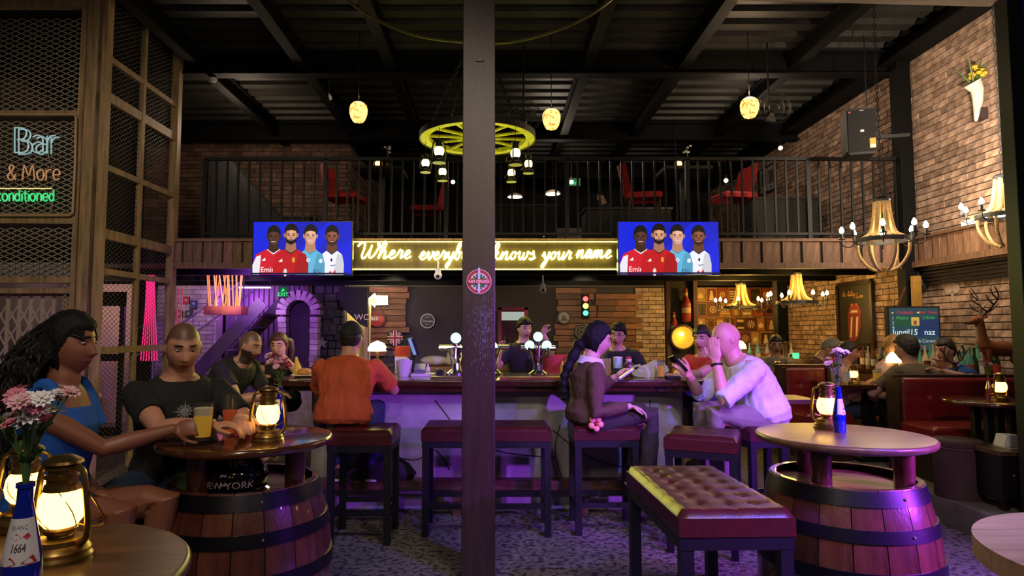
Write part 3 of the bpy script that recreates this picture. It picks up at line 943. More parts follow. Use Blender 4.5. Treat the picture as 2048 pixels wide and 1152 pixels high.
def flowers(name, label, loc, n, hgt, spread, cols, size=.022, seed=1, group='bunches of flowers', lean=(0, 0)):
    global t
    r = random.Random(seed)
    t = thing(name, label, 'flowers', loc, 0, group)
    hd = {}
    q = MB(); lf = MB()
    for i in range(n):
        a = r.random() * 2 * PI; s_ = spread * (0.25 + .75 * r.random()); hh = hgt * (.62 + .38 * r.random())
        e = Vector((s_ * math.cos(a) + lean[0], s_ * math.sin(a) + lean[1], hh))
        pts = smooth_pts([(0, 0, -.08), (e.x * .12, e.y * .12, hh * .3), (e.x * .55, e.y * .55, hh * .7), e], 4); q.tube(pts, .0018, 5)
        for l_ in range(2):
            b = Vector(pts[4 + l_ * 3]); d = Vector((r.random() - .5, r.random() - .5, .5)).normalized() * .03; sd = d.cross(Vector((0, 0, 1))).normalized() * .007
            lf.add([b, b + d * .5 + sd, b + d, b + d * .5 - sd], [(0, 1, 2, 3)])
        nrm = (e - Vector(pts[-3])).normalized() + Vector((0, -.35, 0)); nrm.normalize()
        u = nrm.orthogonal().normalized(); v = nrm.cross(u); sz = size * (.75 + .5 * r.random()); c = cols[i % len(cols)]
        fl = MB()
        for k_ in range(11):
            a = 2 * PI * k_ / 11; d = u * math.cos(a) + v * math.sin(a); sd = nrm.cross(d)
            up = nrm * sz * (.10 + .2 * r.random())
            fl.add([e + d * sz * .12, e + d * sz * .65 + sd * sz * .24 + up, e + d * sz + up * .7, e + d * sz * .65 - sd * sz * .24 + up], [(0, 1, 2, 3)])
            d2 = u * math.cos(a + .3) + v * math.sin(a + .3); sd2 = nrm.cross(d2)
            fl.add([e + nrm * .003, e + d2 * sz * .4 + sd2 * sz * .18 + up * 1.6, e + d2 * sz * .62 + up * 1.8, e + d2 * sz * .4 - sd2 * sz * .18 + up * 1.6], [(0, 1, 2, 3)])
        h_ = fl.build('blossom', c, t)
        MB().ell(e + nrm * sz * .08, (sz * .2,) * 3, nu=8, nv=6).build('centre', mat('flower_centre', '#8a7a2a', .8), h_)
    q.build('stems', stem_m, t, smooth=True); lf.build('leaves', leaf_m, t)
    return t
white_p = mat('white_petal', '#e6dfe4', .6); pink_p = mat('pink_petal', '#d07a96', .6); mag_p = mat('magenta_petal', '#b8476e', .6); lil_p = mat('pale_pink_petal', '#d9a8b4', .6)
p = P(45, 1100, 1.10)
bottle('bottle_vase', 'blue labelled beer bottle used as a vase on the front table', (p.x, p.y, .98), .215, .030, rotz=.35)
flowers('flower_bunch', 'white and pink flowers in the blue bottle on the front table', (p.x, p.y, 1.185), 24, .17, .07, [white_p, white_p, pink_p, lil_p, white_p, mag_p], .0165, 4, lean=(-.004, 0))
p = PZ(1677, 864, .98)
bottle('bottle_vase', 'blue labelled bottle vase beside the lantern near the tufted bench', (p.x, p.y - .01, .98), .21, .028, rotz=.5)
flowers('flower_bunch', 'pale lilac flowers in the bottle near the tufted bench', (p.x, p.y - .01, 1.17), 13, .20, .055, [lil_p, white_p, lil_p], .018, 9)
p = PZ(553, 868, .98)
bottle('bottle_vase', 'dark bottle vase behind the lantern between the couple and the bar', (p.x, p.y + .03, .98), .21, .028, rotz=-.8)
flowers('flower_bunch', 'dusky pink flowers in the bottle behind the couple\'s lantern', (p.x, p.y + .03, 1.17), 20, .17, .06, [mag_p, pink_p, mag_p, lil_p], .020, 12)

# ================================================================== beer glasses and phones on the left table
clear = glass('clear_glass', (.95, .95, .92), .16, .03)
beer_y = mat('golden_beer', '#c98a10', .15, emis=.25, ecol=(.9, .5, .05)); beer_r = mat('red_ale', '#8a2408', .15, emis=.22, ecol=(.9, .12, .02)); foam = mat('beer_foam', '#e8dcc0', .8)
def beer_glass(name, label, loc, prof, fill, bm, fo=.0):
    global t
    t = thing(name, label, 'glass', loc, 0, 'beer glasses')
    inn = [(r - .002, z) for r, z in prof[1:]]
    MB().lathe(prof + inn[::-1] + [(0, prof[1][1] + .012)], 28).build('glass_body', clear, t, smooth=True)
    def rad(z):
        for (r0, z0), (r1, z1) in zip(prof[1:], prof[2:]):
            if z0 <= z <= z1 and z1 > z0:
                return r0 + (r1 - r0) * (z - z0) / (z1 - z0)
        return prof[-1][0]
    zs = [.014 + (fill - .014) * i / 8 for i in range(9)]
    MB().lathe([(0, .014)] + [(rad(z) - .003, z) for z in zs] + [(0, fill)], 24).build('beer', bm, t, smooth=True)
    if fo:
        MB().lathe([(0, fill), (rad(fill) - .003, fill), (rad(fill + fo) - .003, fill + fo), (0, fill + fo)], 24).build('foam', foam, t, smooth=True)
    return t
p = PZ(400, 892, .98); HANDG = Vector((p.x, p.y, 1.0))
beer_glass('pint_glass', 'half full pint of golden beer in the woman\'s hand', (p.x + .01, p.y, 1.005), [(0, 0), (.030, 0), (.032, .004), (.042, .15)], .10, beer_y, .03)
p = PZ(458, 872, .98)
beer_glass('weizen_glass', 'curvy glass of red ale in front of the man in black', (p.x, p.y, .98), [(0, 0), (.028, 0), (.029, .01), (.023, .03), (.024, .05), (.032, .10), (.036, .145), (.035, .185)], .115, beer_r)
ph = mat('phone_black', '#101018', .2)
p = PZ(505, 858, .98)
t = thing('phone', 'smartphone lying face up beside the ale glass', 'phone', (p.x, p.y, .981), .15)
part('body', ph, lambda q: q.box((0, 0, .004), (.15, .075, .008))); part('screen', emit('phone_screen', (.35, .35, 1.0), .9), lambda q: q.box((0, 0, .0085), (.135, .065, .001)))
p = PZ(492, 866, .98)
t = thing('phone_case', 'pink edged phone in a case beside the lit smartphone', 'phone', (p.x + .02, p.y - .05, .981), .0)
part('body', mat('phone_pink', '#b03050', .4), lambda q: q.box((0, 0, .005), (.14, .07, .01)))
# helmet under the left table
hp = PZ(470, 975, .78)
t = thing('helmet', 'black motorcycle helmet lettered NEW YORK on the barrel shelf', 'helmet', (TL.x - .01, TL.y - .10, .765))
hm = mat('gloss_black_helmet', '#060608', .12, coat=.6)
q = MB(); q.ell((0, 0, .07), (.135, .125, .095), nu=32, nv=20); q.v = [(x, y, max(z, 0.002)) for x, y, z in q.v]; q.build('shell', hm, t, smooth=True, ang=1.2)
part('brim', hm, lambda q: q.lathe([(.13, .0), (.142, .004), (.142, .012), (.13, .02)], 36, cap=False))
def hw(z0, rx=.137, ry=.127):
    def f(v):
        a = v[0] / .125 - PI / 2; z = z0 + v[2]
        k_ = math.sqrt(max(.05, 1 - ((z - .07) / .097) ** 2))
        return (rx * k_ * math.cos(a) * 1.0, ry * k_ * math.sin(a) * 1.0 + v[1], z)
    return f
for wd_, x_, sh_ in (('NEW', -.052, 0), ('YORK', .062, 0), ('IN', -.15, .2)):
    A = Art(); A.text(wd_, x_, 0, .042, '#c9b8c8', shear=sh_); A.build('lettering', PRINT, t, warp=hw(.035))
A = Art(); A.text('THE', .055, 0, .04, '#b8a8bc', sx=1.3, shear=-.3); A.build('lettering', PRINT, t, warp=hw(.125))
A = Art(); A.rect(-.012, 0, .012, .045, '#b090b0'); A.build('buckle', PRINT, t, warp=hw(.05))
# ================================================================== wheel chandelier
YW = 5.6; wc = P(955, 275, YW); RW = 116 / F * YW
t = thing('wheel_chandelier', 'cartwheel chandelier hung on chains above the bar stools', 'chandelier', wc)
wy = mat('yellow_washed_wood', '#8f8f10', .7, var=.3, vs=6, stretch=(1, 1, 1), emis=.28, ecol=(.62, .66, .02))
wheel_m = mat('painted_wheel_wood', '#a8a418', .65, var=.25, vs=10)
part('rim', wheel_m, lambda q: q.lathe([(RW - .075, -.02), (RW, -.02), (RW, .02), (RW - .075, .02), (RW - .075, -.02)], 48))
part('iron_tyre', mat('dark_wheel_band', '#2b2318', .6), lambda q: q.lathe([(RW, -.026), (RW + .008, -.026), (RW + .008, .03), (RW, .03)], 48, cap=False))
part('hub', wheel_m, lambda q: q.lathe([(0, -.06), (.06, -.05), (.075, 0), (.06, .05), (0, .06)], 20))
for i in range(12):
    a = 2 * PI * i / 12 + .13
    part('spoke', wheel_m, lambda q: q.tube([(.06 * math.cos(a), .06 * math.sin(a), 0), (.3 * math.cos(a), .3 * math.sin(a), 0), ((RW - .06) * math.cos(a), (RW - .06) * math.sin(a), 0)], [.02, .015, .018], 8))
apex = Vector((0, 0, P(955, 70, YW).z - wc.z))
def chain(q, p0, p1, step=.045, r=.004, lw=.012):
    p0 = Vector(p0); p1 = Vector(p1); d = p1 - p0; n = max(2, int(d.length / step)); d.normalize(); u = d.orthogonal().normalized(); v = d.cross(u)
    for i in range(n):
        c = p0 + (p1 - p0) * ((i + .5) / n); a = u if i % 2 else v
        q.tube([c + d * (step * .62 * math.cos(k_ * PI / 3)) + a * lw * math.sin(k_ * PI / 3) for k_ in range(6)], r, 4, closed=True)
for i in range(6):
    a = 2 * PI * i / 6 + .3
    part('chain', black_metal, lambda q: chain(q, (RW * .9 * math.cos(a), RW * .9 * math.sin(a), .02), apex + Vector((.03 * math.cos(a), .03 * math.sin(a), 0))))
part('hanging_rod', black_metal, lambda q: q.tube([apex, (0, 0, 4.96 - wc.z)], .015, 8))
light('wheel_uplight', 'SPOT', (wc.x, wc.y - .1, wc.z - .75), (.85, .9, .03), 26, .05, tuple(wc), 100, .5)
for i, (px, py) in enumerate(((851, 345), (878, 326), (885, 362), (1031, 330), (1057, 347), (1023, 364))):
    dy = (-.32, .28, -.48, .25, -.3, -.48)[i] * .9
    p = P(px, py, YW + (.05, -.35, .28, -.35, .05, .3)[i])
    lantern('hanging_lantern', ['black lantern hanging from the left edge of the cartwheel', 'tall black lantern hanging highest on the cartwheel\'s left half', 'lowest black lantern under the left half of the cartwheel', 'tall black lantern hanging highest on the cartwheel\'s right half', 'black lantern hanging from the right edge of the cartwheel', 'lowest black lantern under the right half of the cartwheel'][i], p, .4 * i, black_metal, flame_w, .78 if i in (0, 2, 4, 5) else .9, 'lanterns hanging from the cartwheel')
    part('hanging_wire', black_metal, lambda q: q.tube([(0, 0, .22), (.002, 0, (wc.z - p.z) / (.78 if i in (0, 2, 4, 5) else .9))], .003, 4))
# neon flex loop near the roof
pts = [P(690, -4, 5.3), P(745, 35, 5.25), P(830, 70, 5.2), P(925, 84, 5.2), P(1020, 84, 5.2), P(1110, 62, 5.2), P(1180, 30, 5.25), P(1226, -4, 5.3)]
m = MB(); m.tube(smooth_pts(pts, 6), .014, 8)
tag(m.build('light_tube', mat('olive_tube', '#5d5a24', .3), smooth=True), 'sagging olive cable tube slung behind the column near the roof', 'cable')
# globe lamps ---------------------------------------------------------------
gl = mat('amber_mosaic_glass', '#6b3a08', .3, emis=2.2, ecol=(1.0, .62, .12))
nt = gl.node_tree; b_ = nt.nodes['Principled BSDF']; vo = nt.nodes.new('ShaderNodeTexNoise'); vo.inputs['Scale'].default_value = 28; vo.inputs['Detail'].default_value = 3
cr = nt.nodes.new('ShaderNodeValToRGB'); cr.color_ramp.elements[0].color = (.30, .10, .008, 1); cr.color_ramp.elements[1].color = (1, .74, .2, 1); cr.color_ramp.elements[0].position = .36; cr.color_ramp.elements[1].position = .62
tcn = nt.nodes.new('ShaderNodeTexCoord'); nt.links.new(tcn.outputs['Object'], vo.inputs['Vector']); nt.links.new(vo.outputs['Fac'], cr.inputs[0]); nt.links.new(cr.outputs[0], b_.inputs['Emission Color'])
for px, py, Y, lb in ((717, 224, 7.3, 'glowing amber mosaic globe lamp left of the cartwheel'), (1103, 238, 7.3, 'glowing amber mosaic globe lamp right of the cartwheel'), (1499, 215, 7.3, 'glowing amber mosaic globe lamp near the wall speaker')):
    p = P(px, py, Y); t = thing('globe_lamp', lb, 'pendant lamp', p, 0, 'amber globe lamps')
    part('globe', gl, lambda q: q.lathe([(.06, -.115), (.085, -.08), (.102, -.02), (.105, .03), (.095, .075), (.065, .105), (0, .112)], 28))
    part('bulb', emit('bulb_white', (1, .86, .55), 9), lambda q: q.ell((0, 0, -.085), (.05, .05, .03)))
    light('globe_glow', 'POINT', (0, 0, .2), (1, .7, .4), 2.5 if px < 1400 else 26, .08, parent=t); part('cap', black_metal, lambda q: q.lathe([(.035, .10), (.03, .13), (0, .135)], 16)); part('cord', black_metal, lambda q: q.tube([(0, 0, .13), (0, 0, 4.96 - p.z)], .005, 5))
# dark wire ceiling pendant and fan shapes
for px, py, Y, lb in ((1545, 218, 7.5, 'unlit black wire fan beside the amber globe lamp'), (1048, 235, 7.6, 'unlit black wire fan between cartwheel and amber globe lamp')):
    p = P(px, py, Y); t = thing('wall_fan', lb, 'fan', p, 0, 'dark fans under the roof')
    part('cage', black_metal, lambda q: [q.tube([(r * math.cos(a), -.05, r * math.sin(a)) for a in [i * PI / 12 for i in range(24)]], .004, 4, closed=True) for r in (.06, .12, .18, .2)])
    part('blades', black_matt, lambda q: [q.add([(0, 0, 0), (.16 * math.cos(a), .02, .16 * math.sin(a)), (.17 * math.cos(a + .7), -.02, .17 * math.sin(a + .7))], [(0, 1, 2)]) for a in (0, 2.1, 4.2)])
    part('motor', black_metal, lambda q: q.tube([(0, -.04, 0), (0, .14, 0)], .045, 14)); part('rod', black_metal, lambda q: q.tube([(0, .1, 0), (0, .1, 4.96 - p.z)], .012, 6))
# small ceiling fittings
p = P(427, 158, 7.9); m = MB(); m.lathe([(0, -.04), (.03, -.035), (.045, -.01), (.045, .01), (0, .012)], 18); tag(m.build('smoke_detector', mat('white_plastic', '#c8c4c4', .5), loc=p, smooth=True), 'small white smoke detector under the dark roof', 'detector')
p = P(658, 193, 7.6); t = thing('spotlight', 'small white spotlight head under the dark roof', 'spotlight', p); part('head', mat('white_plastic', 0), lambda q: q.tube([(0, 0, .03), (.01, 0, 0), (.02, 0, -.04)], [.012, .02, .016], 10)); part('arm', black_metal, lambda q: q.tube([(0, 0, .03), (0, .05, 4.97 - p.z)], .006, 5))

# ================================================================== rope chandeliers
bulb_m = emit('candle_bulb', (1.0, .78, .42), 28)
bulb_y = emit('candle_bulb_warm', (1.0, .66, .22), 20)
def rope_chandelier(label, c, R, H, drop, bm, ang=0.0, zc_=None):
    global t
    t = thing('rope_chandelier', label, 'chandelier', c, ang, 'rope chandeliers')
    iron = mat('grey_iron', '#3c3c40', .5, .5)
    part('ring', iron, lambda q: q.lathe([(R - .01, -.02), (R + .012, -.02), (R + .012, .02), (R - .01, .02), (R - .01, -.02)], 36))
    part('crown', iron, lambda q: q.lathe([(0, H), (.07, H), (.075, H + .02), (.05, H + .04), (0, H + .04)], 18))
    for i in range(6):
        a = 2 * PI * i / 6 + .2; c_, s_ = math.cos(a), math.sin(a)
        part('rope', rope_m, lambda q: q.tube(smooth_pts([(.05 * c_, .05 * s_, H), (.065 * c_, .065 * s_, H * .6), (R * .45 * c_, R * .45 * s_, H * .2), (R * .78 * c_, R * .78 * s_, .02)], 5), .021, 8))
        if drop:
            part('rope', rope_m, lambda q: q.tube(smooth_pts([(R * .97 * c_, R * .97 * s_, -.02), (R * .92 * c_, R * .92 * s_, -drop * .45), (R * .6 * c_, R * .6 * s_, -drop * .85), (.05 * c_, .05 * s_, -drop)], 5), .014, 8))
    for i in range(8):
        a = 2 * PI * i / 8; c_, s_ = math.cos(a), math.sin(a)
        part('arm', iron, lambda q: q.tube(smooth_pts([(R * c_, R * s_, 0), ((R + .05) * c_, (R + .05) * s_, -.05), ((R + .11) * c_, (R + .11) * s_, -.03), ((R + .12) * c_, (R + .12) * s_, .03)], 4), .006, 5))
        part('candle_holder', iron, lambda q: q.lathe([(0, .025), (.03, .025), (.032, .032), (.012, .034), (.012, .085), (0, .085)], 12, ((R + .12) * c_, (R + .12) * s_, 0)))
        part('bulb', bm, lambda q: q.lathe([(0, .085), (.018, .095), (.022, .11), (.016, .13), (.006, .15), (0, .152)], 12, ((R + .12) * c_, (R + .12) * s_, 0)))
    part('chain', iron, lambda q: chain(q, (0, 0, H + .04), (0, 0, (zc_ or ZC) - c.z)))
Yc = 5.9; c = P(1766, 480, Yc)
rope_chandelier('rope chandelier with bare bulbs hanging in front of the board fascia', c, .215, .36, .29, bulb_m, .25, 4.96)
light('chandelier_glow', 'POINT', tuple(c + Vector((0, 0, .14))), (1, .76, .45), 26, .25)
c = P(2030, 432, 6.0); c.x = 4.82
rope_chandelier('rope chandelier close to the brick wall, half behind the steel post', c, .215, .36, .29, bulb_m, .4, 4.96)
light('chandelier_glow', 'POINT', tuple(c + Vector((-.25, .1, .16))), (1, .80, .5), 30, .2)
c = P(1594, 605, 8.6); rope_chandelier('rope chandelier under the mezzanine in front of the framed picture wall', c, .25, .38, 0, bulb_y, .1)
light('chandelier_glow', 'POINT', tuple(c + Vector((0, -.1, .2))), (1, .60, .14), 34, .3)
c = P(1483, 615, 9.6); rope_chandelier('rope chandelier under the mezzanine in front of the poster wall', c, .25, .34, 0, bulb_y, .3)
light('chandelier_glow', 'POINT', tuple(c + Vector((0, .5, .15))), (1, .58, .14), 60, .3)

q0 = XR * F / (1945 - VX); q1 = XR * F / (2030 - VX)
m = MB(); m.bar((XR - .05, q0, 2.60), (XR - .05, q1, 2.60), .05, .05)
tag(m.build('light_strip', emit('white_strip', (1, .86, .6), 14)), 'bright white light strip on the fascia top against the brick', 'light strip')
# ================================================================== televisions
def tv(label, px0, px1, py0, py1, Y):
    global t
    a = P(px0, py1, Y); b = P(px1, py0, Y); W, H = b.x - a.x, b.z - a.z
    t = thing('television', label, 'television', ((a.x + b.x) / 2, Y, a.z), 0, 'wall televisions')
    part('casing', mat('tv_black', '#050506', .3), lambda q: q.box((0, .035, H / 2), (W + .02, .06, H + .02)))
    part('bracket', black_metal, lambda q: q.box((0, .21, H * .4), (.2, .32, .16)))
    A = Art(); s_ = W
    X = lambda u: (u - .5) * W
    Z = lambda v: (1 - v) * H
    A.rect(X(0), Z(1), X(1), Z(0), '#0a1ec8')
    A.poly([(X(.45), Z(0)), (X(.75), Z(0)), (X(.2), Z(1)), (X(0), Z(1)), (X(0), Z(.75))], '#0c17a8')
    A.poly([(X(.85), Z(0)), (X(1), Z(0)), (X(1), Z(.3)), (X(.7), Z(.75)), (X(.6), Z(.7))], '#0d1bb4')
    def player(u, top, skin, sh, hair, beard, shirt, sleeve, collar, w_):
        body = [(u - w_ * .98, 1.0), (u - w_, .82), (u - w_ * .84, .62), (u - w_ * .35, .525), (u + w_ * .35, .525), (u + w_ * .84, .62), (u + w_, .80), (u + w_ * .98, 1.0)]
        A.poly([(X(x), Z(y)) for x, y in body], shirt)
        if sleeve:
            A.poly([(X(x), Z(y)) for x, y in ((u - w_ * .98, 1.0), (u - w_, .82), (u - w_ * .82, .66), (u - w_ * .60, .63), (u - w_ * .66, 1.0))], sleeve)
            A.poly([(X(x), Z(y)) for x, y in ((u + w_ * .98, 1.0), (u + w_, .82), (u + w_ * .82, .66), (u + w_ * .60, .63), (u + w_ * .66, 1.0))], sleeve)
        A.poly([(X(x), Z(y)) for x, y in ((u + w_ * .15, 1.0), (u + w_ * .45, .6), (u + w_ * .84, .62), (u + w_, .80), (u + w_ * .98, 1.0))], tuple(c_ * .72 for c_ in lin(shirt)))
        A.poly([(X(u - .066), Z(.53)), (X(u), Z(.62)), (X(u + .066), Z(.53)), (X(u + .05), Z(.50)), (X(u - .05), Z(.50))], collar)
        hw_ = .060
        A.poly([(X(u - .045), Z(top + .30)), (X(u + .045), Z(top + .30)), (X(u + .056), Z(.53)), (X(u), Z(.595)), (X(u - .056), Z(.53))], sh)
        A.ell(X(u), Z(top + .13), hw_ * W * 1.14, .155 * H, hair)
        A.ell(X(u - hw_ * 1.07), Z(top + .20), .012 * W, .04 * H, sh); A.ell(X(u + hw_ * 1.07), Z(top + .20), .012 * W, .04 * H, sh)
        A.ell(X(u), Z(top + .205), hw_ * W, .165 * H, sh)
        A.ell(X(u + .008), Z(top + .203), hw_ * W * .84, .158 * H, skin)
        A.ell(X(u + .012), Z(top + .15), hw_ * W * .5, .05 * H, tuple(min(1, c_ * 1.25) for c_ in lin(skin)))
        A.poly([(X(u - hw_), Z(top + .20)), (X(u - hw_ * .8), Z(top + .12)), (X(u), Z(top + .10)), (X(u + hw_ * .8), Z(top + .12)), (X(u + hw_), Z(top + .20)), (X(u + hw_), Z(top + .06)), (X(u), Z(top - .01)), (X(u - hw_), Z(top + .06))], hair)
        if beard:
            A.poly([(X(u - hw_ * .98), Z(top + .22)), (X(u - hw_ * .6), Z(top + .285)), (X(u), Z(top + .27)), (X(u + hw_ * .6), Z(top + .285)), (X(u + hw_ * .98), Z(top + .22)), (X(u + hw_ * .8), Z(top + .335)), (X(u), Z(top + .385)), (X(u - hw_ * .8), Z(top + .335))], beard)
        for s2 in (-1, 1):
            A.rect(X(u + s2 * .026 - .014), Z(top + .183), X(u + s2 * .026 + .014), Z(top + .170), hair); A.ell(X(u + s2 * .026), Z(top + .20), .010 * W, .011 * H, '#181010', 10)
        A.poly([(X(u - .008), Z(top + .25)), (X(u + .010), Z(top + .25)), (X(u + .002), Z(top + .20))], sh)
        A.rect(X(u - .022), Z(top + .298), X(u + .022), Z(top + .285), '#d8b8a8' if not beard else '#c09080')
    player(.80, .08, '#7a4a34', '#5c3626', '#120c0a', '#3a2018', '#dcdce4', None, '#101a40', .125)
    A.text('✓', X(.82), Z(.73), .03, '#202030') if False else None
    A.ell(X(.80), Z(.72), .012, .02, '#20284a', 12); A.line([(X(.79), Z(.82)), (X(.81), Z(.83)), (X(.84), Z(.81))], .008, '#20284a'); A.poly([(X(.76), Z(.99)), (X(.79), Z(.92)), (X(.81), Z(.97)), (X(.84), Z(.90)), (X(.85), Z(.99))], '#c03040')
    player(.585, .07, '#c89880', '#a87860', '#0c0a0c', None, '#5aa8cc', None, '#3c86b0', .15)
    A.ell(X(.695), Z(.74), .022, .026, '#c8d8e4', 14); A.text('ETC', X(.66), Z(.96), .05, '#102038')
    player(.215, .09, '#4a2c22', '#341e18', '#0a0808', None, '#c01428', '#d8d4dc', '#d8d8dc', .21)
    A.text('Emirates', X(.09), Z(.95), .085, '#e8e0e0', 'LEFT'); A.poly([(X(.10), Z(.74)), (X(.14), Z(.74)), (X(.135), Z(.68))], '#e8e0e0')
    player(.395, .06, '#c08a6c', '#98664c', '#0c0808', '#160c0a', '#b01018', None, '#180a0c', .18)
    A.ell(X(.425), Z(.725), .018, .03, '#c89030', 16); A.poly([(X(.275), Z(.76)), (X(.315), Z(.76)), (X(.31), Z(.70))], '#e8d8d8'); A.ell(X(.345), Z(.96), .02, .045, '#d8c8c8', 16); A.ring(X(.575), Z(.73), .010, .022, '#e0d0d0')
    A.rect(X(0), Z(1), X(1), Z(.965), '#080a30')
    o = A.build('screen', SCREEN, t, loc=(0, 0.0, 0))
tv('wall television showing four footballers, hung left of the neon sign', 505, 704, 444, 550, 7.35)
tv('wall television showing four footballers, hung right of the neon sign', 1238, 1436, 444, 549, 7.35)

# ================================================================== script neon
GL = {  # single-stroke script, x-height 1
 'W': (2.3, [(-.15, 1.5), (.1, 1.95), (.5, 1.9), (.6, 1.2), (.55, .4), (.75, 0), (1.05, .35), (1.3, 1.2), (1.35, 1.7), (1.3, .8), (1.45, .1), (1.8, .3), (2.1, 1.2), (2.15, 1.8), (1.95, 1.95), (2.05, 1.6), (2.35, 1.5)]),
 'h': (1.1, [(0, .1), (.35, .9), (.55, 1.8), (.35, 2.1), (.2, 1.7), (.15, .5), (.12, 0), (.3, .7), (.6, 1), (.72, .7), (.65, .15), (.85, .02), (1.1, .3)]),
 'e': (.85, [(0, .3), (.4, .5), (.6, .8), (.42, 1.02), (.2, .75), (.2, .25), (.45, 0), (.85, .3)]),
 'r': (.8, [(0, .3), (.2, .8), (.3, 1.12), (.4, .9), (.62, .92), (.55, .4), (.6, .05), (.8, .3)]),
 'v': (.9, [(0, .4), (.15, .95), (.3, .8), (.35, .2), (.5, 0), (.75, .5), (.72, 1), (.9, .85)]),
 'y': (.95, [(0, .4), (.15, .95), (.25, .5), (.4, .1), (.65, .4), (.78, 1), (.65, -.3), (.4, -1), (.2, -.8), (.5, -.2), (.95, .3)]),
 'b': (.95, [(0, .2), (.35, 1.1), (.45, 1.9), (.3, 2.1), (.18, 1.6), (.18, .3), (.4, 0), (.65, .35), (.6, .85), (.75, .95), (.95, .8)]),
 'o': (.85, [(0, .7), (.25, 1), (.1, .5), (.25, .05), (.55, .2), (.6, .7), (.35, 1), (.6, .85), (.85, .8)]),
 'd': (1.0, [(0, .5), (.3, 1), (.12, .5), (.25, .02), (.55, .3), (.75, 1.3), (.85, 2.1), (.72, 1), (.75, .1), (1, .3)]),
 'k': (1.05, [(0, .1), (.35, .9), (.55, 1.8), (.35, 2.1), (.2, 1.7), (.15, 0), (.3, .7), (.65, 1), (.6, .65), (.3, .55), (.65, .2), (.85, 0), (1.05, .3)]),
 'n': (1.05, [(0, .3), (.15, 1), (.15, 0), (.35, .8), (.6, 1), (.65, .6), (.65, .1), (.85, .02), (1.05, .3)]),
 'w': (1.25, [(0, .4), (.15, 1), (.2, .3), (.4, 0), (.6, .4), (.62, .9), (.65, .2), (.85, 0), (1.05, .5), (1.02, 1), (1.25, .85)]),
 's': (.8, [(0, .2), (.3, .7), (.4, 1.1), (.45, .8), (.6, .4), (.4, 0), (.15, .1), (.5, .05), (.8, .3)]),
 'u': (1.0, [(0, .4), (.15, 1), (.2, .3), (.4, 0), (.65, .4), (.75, 1), (.72, .2), (.85, .02), (1, .3)]),
 'a': (.95, [(0, .5), (.5, .95), (.25, 1), (.1, .5), (.25, 0), (.5, .3), (.65, .95), (.65, .2), (.78, .02), (.95, .3)]),
 'm': (1.45, [(0, .3), (.15, 1), (.15, 0), (.35, .85), (.52, .95), (.55, 0), (.75, .85), (.95, .95), (1, .5), (1, .1), (1.2, .02), (1.45, .3)]),
 't': (.7, [(0, .2), (.3, .9), (.4, 1.7), (.3, .7), (.35, .05), (.7, .3)]), 'l': (.7, [(0, .2), (.35, 1.2), (.45, 1.9), (.28, 2.0), (.25, .5), (.4, .02), (.7, .3)]),
 'i': (.55, [(0, .3), (.2, 1), (.2, .2), (.35, .02), (.55, .3)]), 'g': (.95, [(0, .5), (.5, .95), (.25, 1), (.1, .5), (.25, .05), (.5, .3), (.65, .95), (.55, -.5), (.3, -1), (.15, -.7), (.95, .3)]),
 'R': (1.4, [(.2, 0), (.4, 1), (.5, 1.9), (.2, 1.6), (.5, 2), (1.1, 1.8), (.9, 1.1), (.5, 1), (.8, .5), (1.1, 0), (1.4, .3)]), 'S': (1.2, [(1.1, 1.7), (.8, 2), (.4, 1.6), (.7, 1), (.9, .5), (.5, 0), (.1, .3), (.6, .1), (1.2, .3)]),
}
def script(word, shear=.25):
    x = 0; pts = []
    for ch in word:
        adv, g = GL[ch]
        pts += [(x + a + shear * b, b) for a, b in g[(1 if pts else 0):]]
        x += adv
    return pts, x
neon_y = emit('yellow_neon', (1.0, .95, .13), 11.0)
t = thing('neon_sign', 'glowing yellow script neon sign reading Where everybody knows your name', 'neon sign', (0, YF - .12, 0))
for wd, x0, x1, bl in (('Where', 716, 822, 517), ('everybody', 838, 968, 519), ('knows', 981, 1071, 519), ('your', 1083, 1143, 519), ('name', 1153, 1223, 516)):
    pts, wlen = script(wd)
    xs = [a for a, b in pts]; a0, a1 = min(xs), max(xs)
    sc = 13.5
    q = [P(x0 + (a - a0) / (a1 - a0) * (x1 - x0), bl - b * (15.5 if wd != 'Where' else 16), YF - .12) for a, b in pts]
    q = [v - Vector((0, YF - .12, 0)) for v in q]
    MB().tube(smooth_pts(q, 5), .0118, 6).build('word_tube', neon_y, t, smooth=True)
a = P(706, 540, YF - .1); b = P(1236, 482, YF - .1); cz = (a.z + b.z) / 2
part('backing_panel', mat('sign_backing_boards', '#4a3a22', .7, var=.3, vs=5, stretch=(9, 9, 1)), lambda q: q.box(((a.x + b.x) / 2, .075, cz), (b.x - a.x, .03, b.z - a.z)))
for zz in (a.z + .012, b.z - .005):
    part('neon_border', neon_y, lambda q: q.bar((a.x, .05, zz), (b.x, .05, zz), .012, .008))
light('neon_glow', 'AREA', ((a.x + b.x) / 2, YF - .16, cz), (1, .92, .12), 8, .5, ((a.x + b.x) / 2, 2, cz - .5))
bpy.data.objects['neon_glow'].data.shape = 'RECTANGLE'; bpy.data.objects['neon_glow'].data.size = 2.8; bpy.data.objects['neon_glow'].data.size_y = .2
light('neon_spill', 'AREA', (0, YF - .3, 2.2), (1, .92, .10), 30, .5, (0, 5.0, .9))
bpy.data.objects['neon_spill'].data.shape = 'RECTANGLE'; bpy.data.objects['neon_spill'].data.size = 3.0; bpy.data.objects['neon_spill'].data.size_y = .1

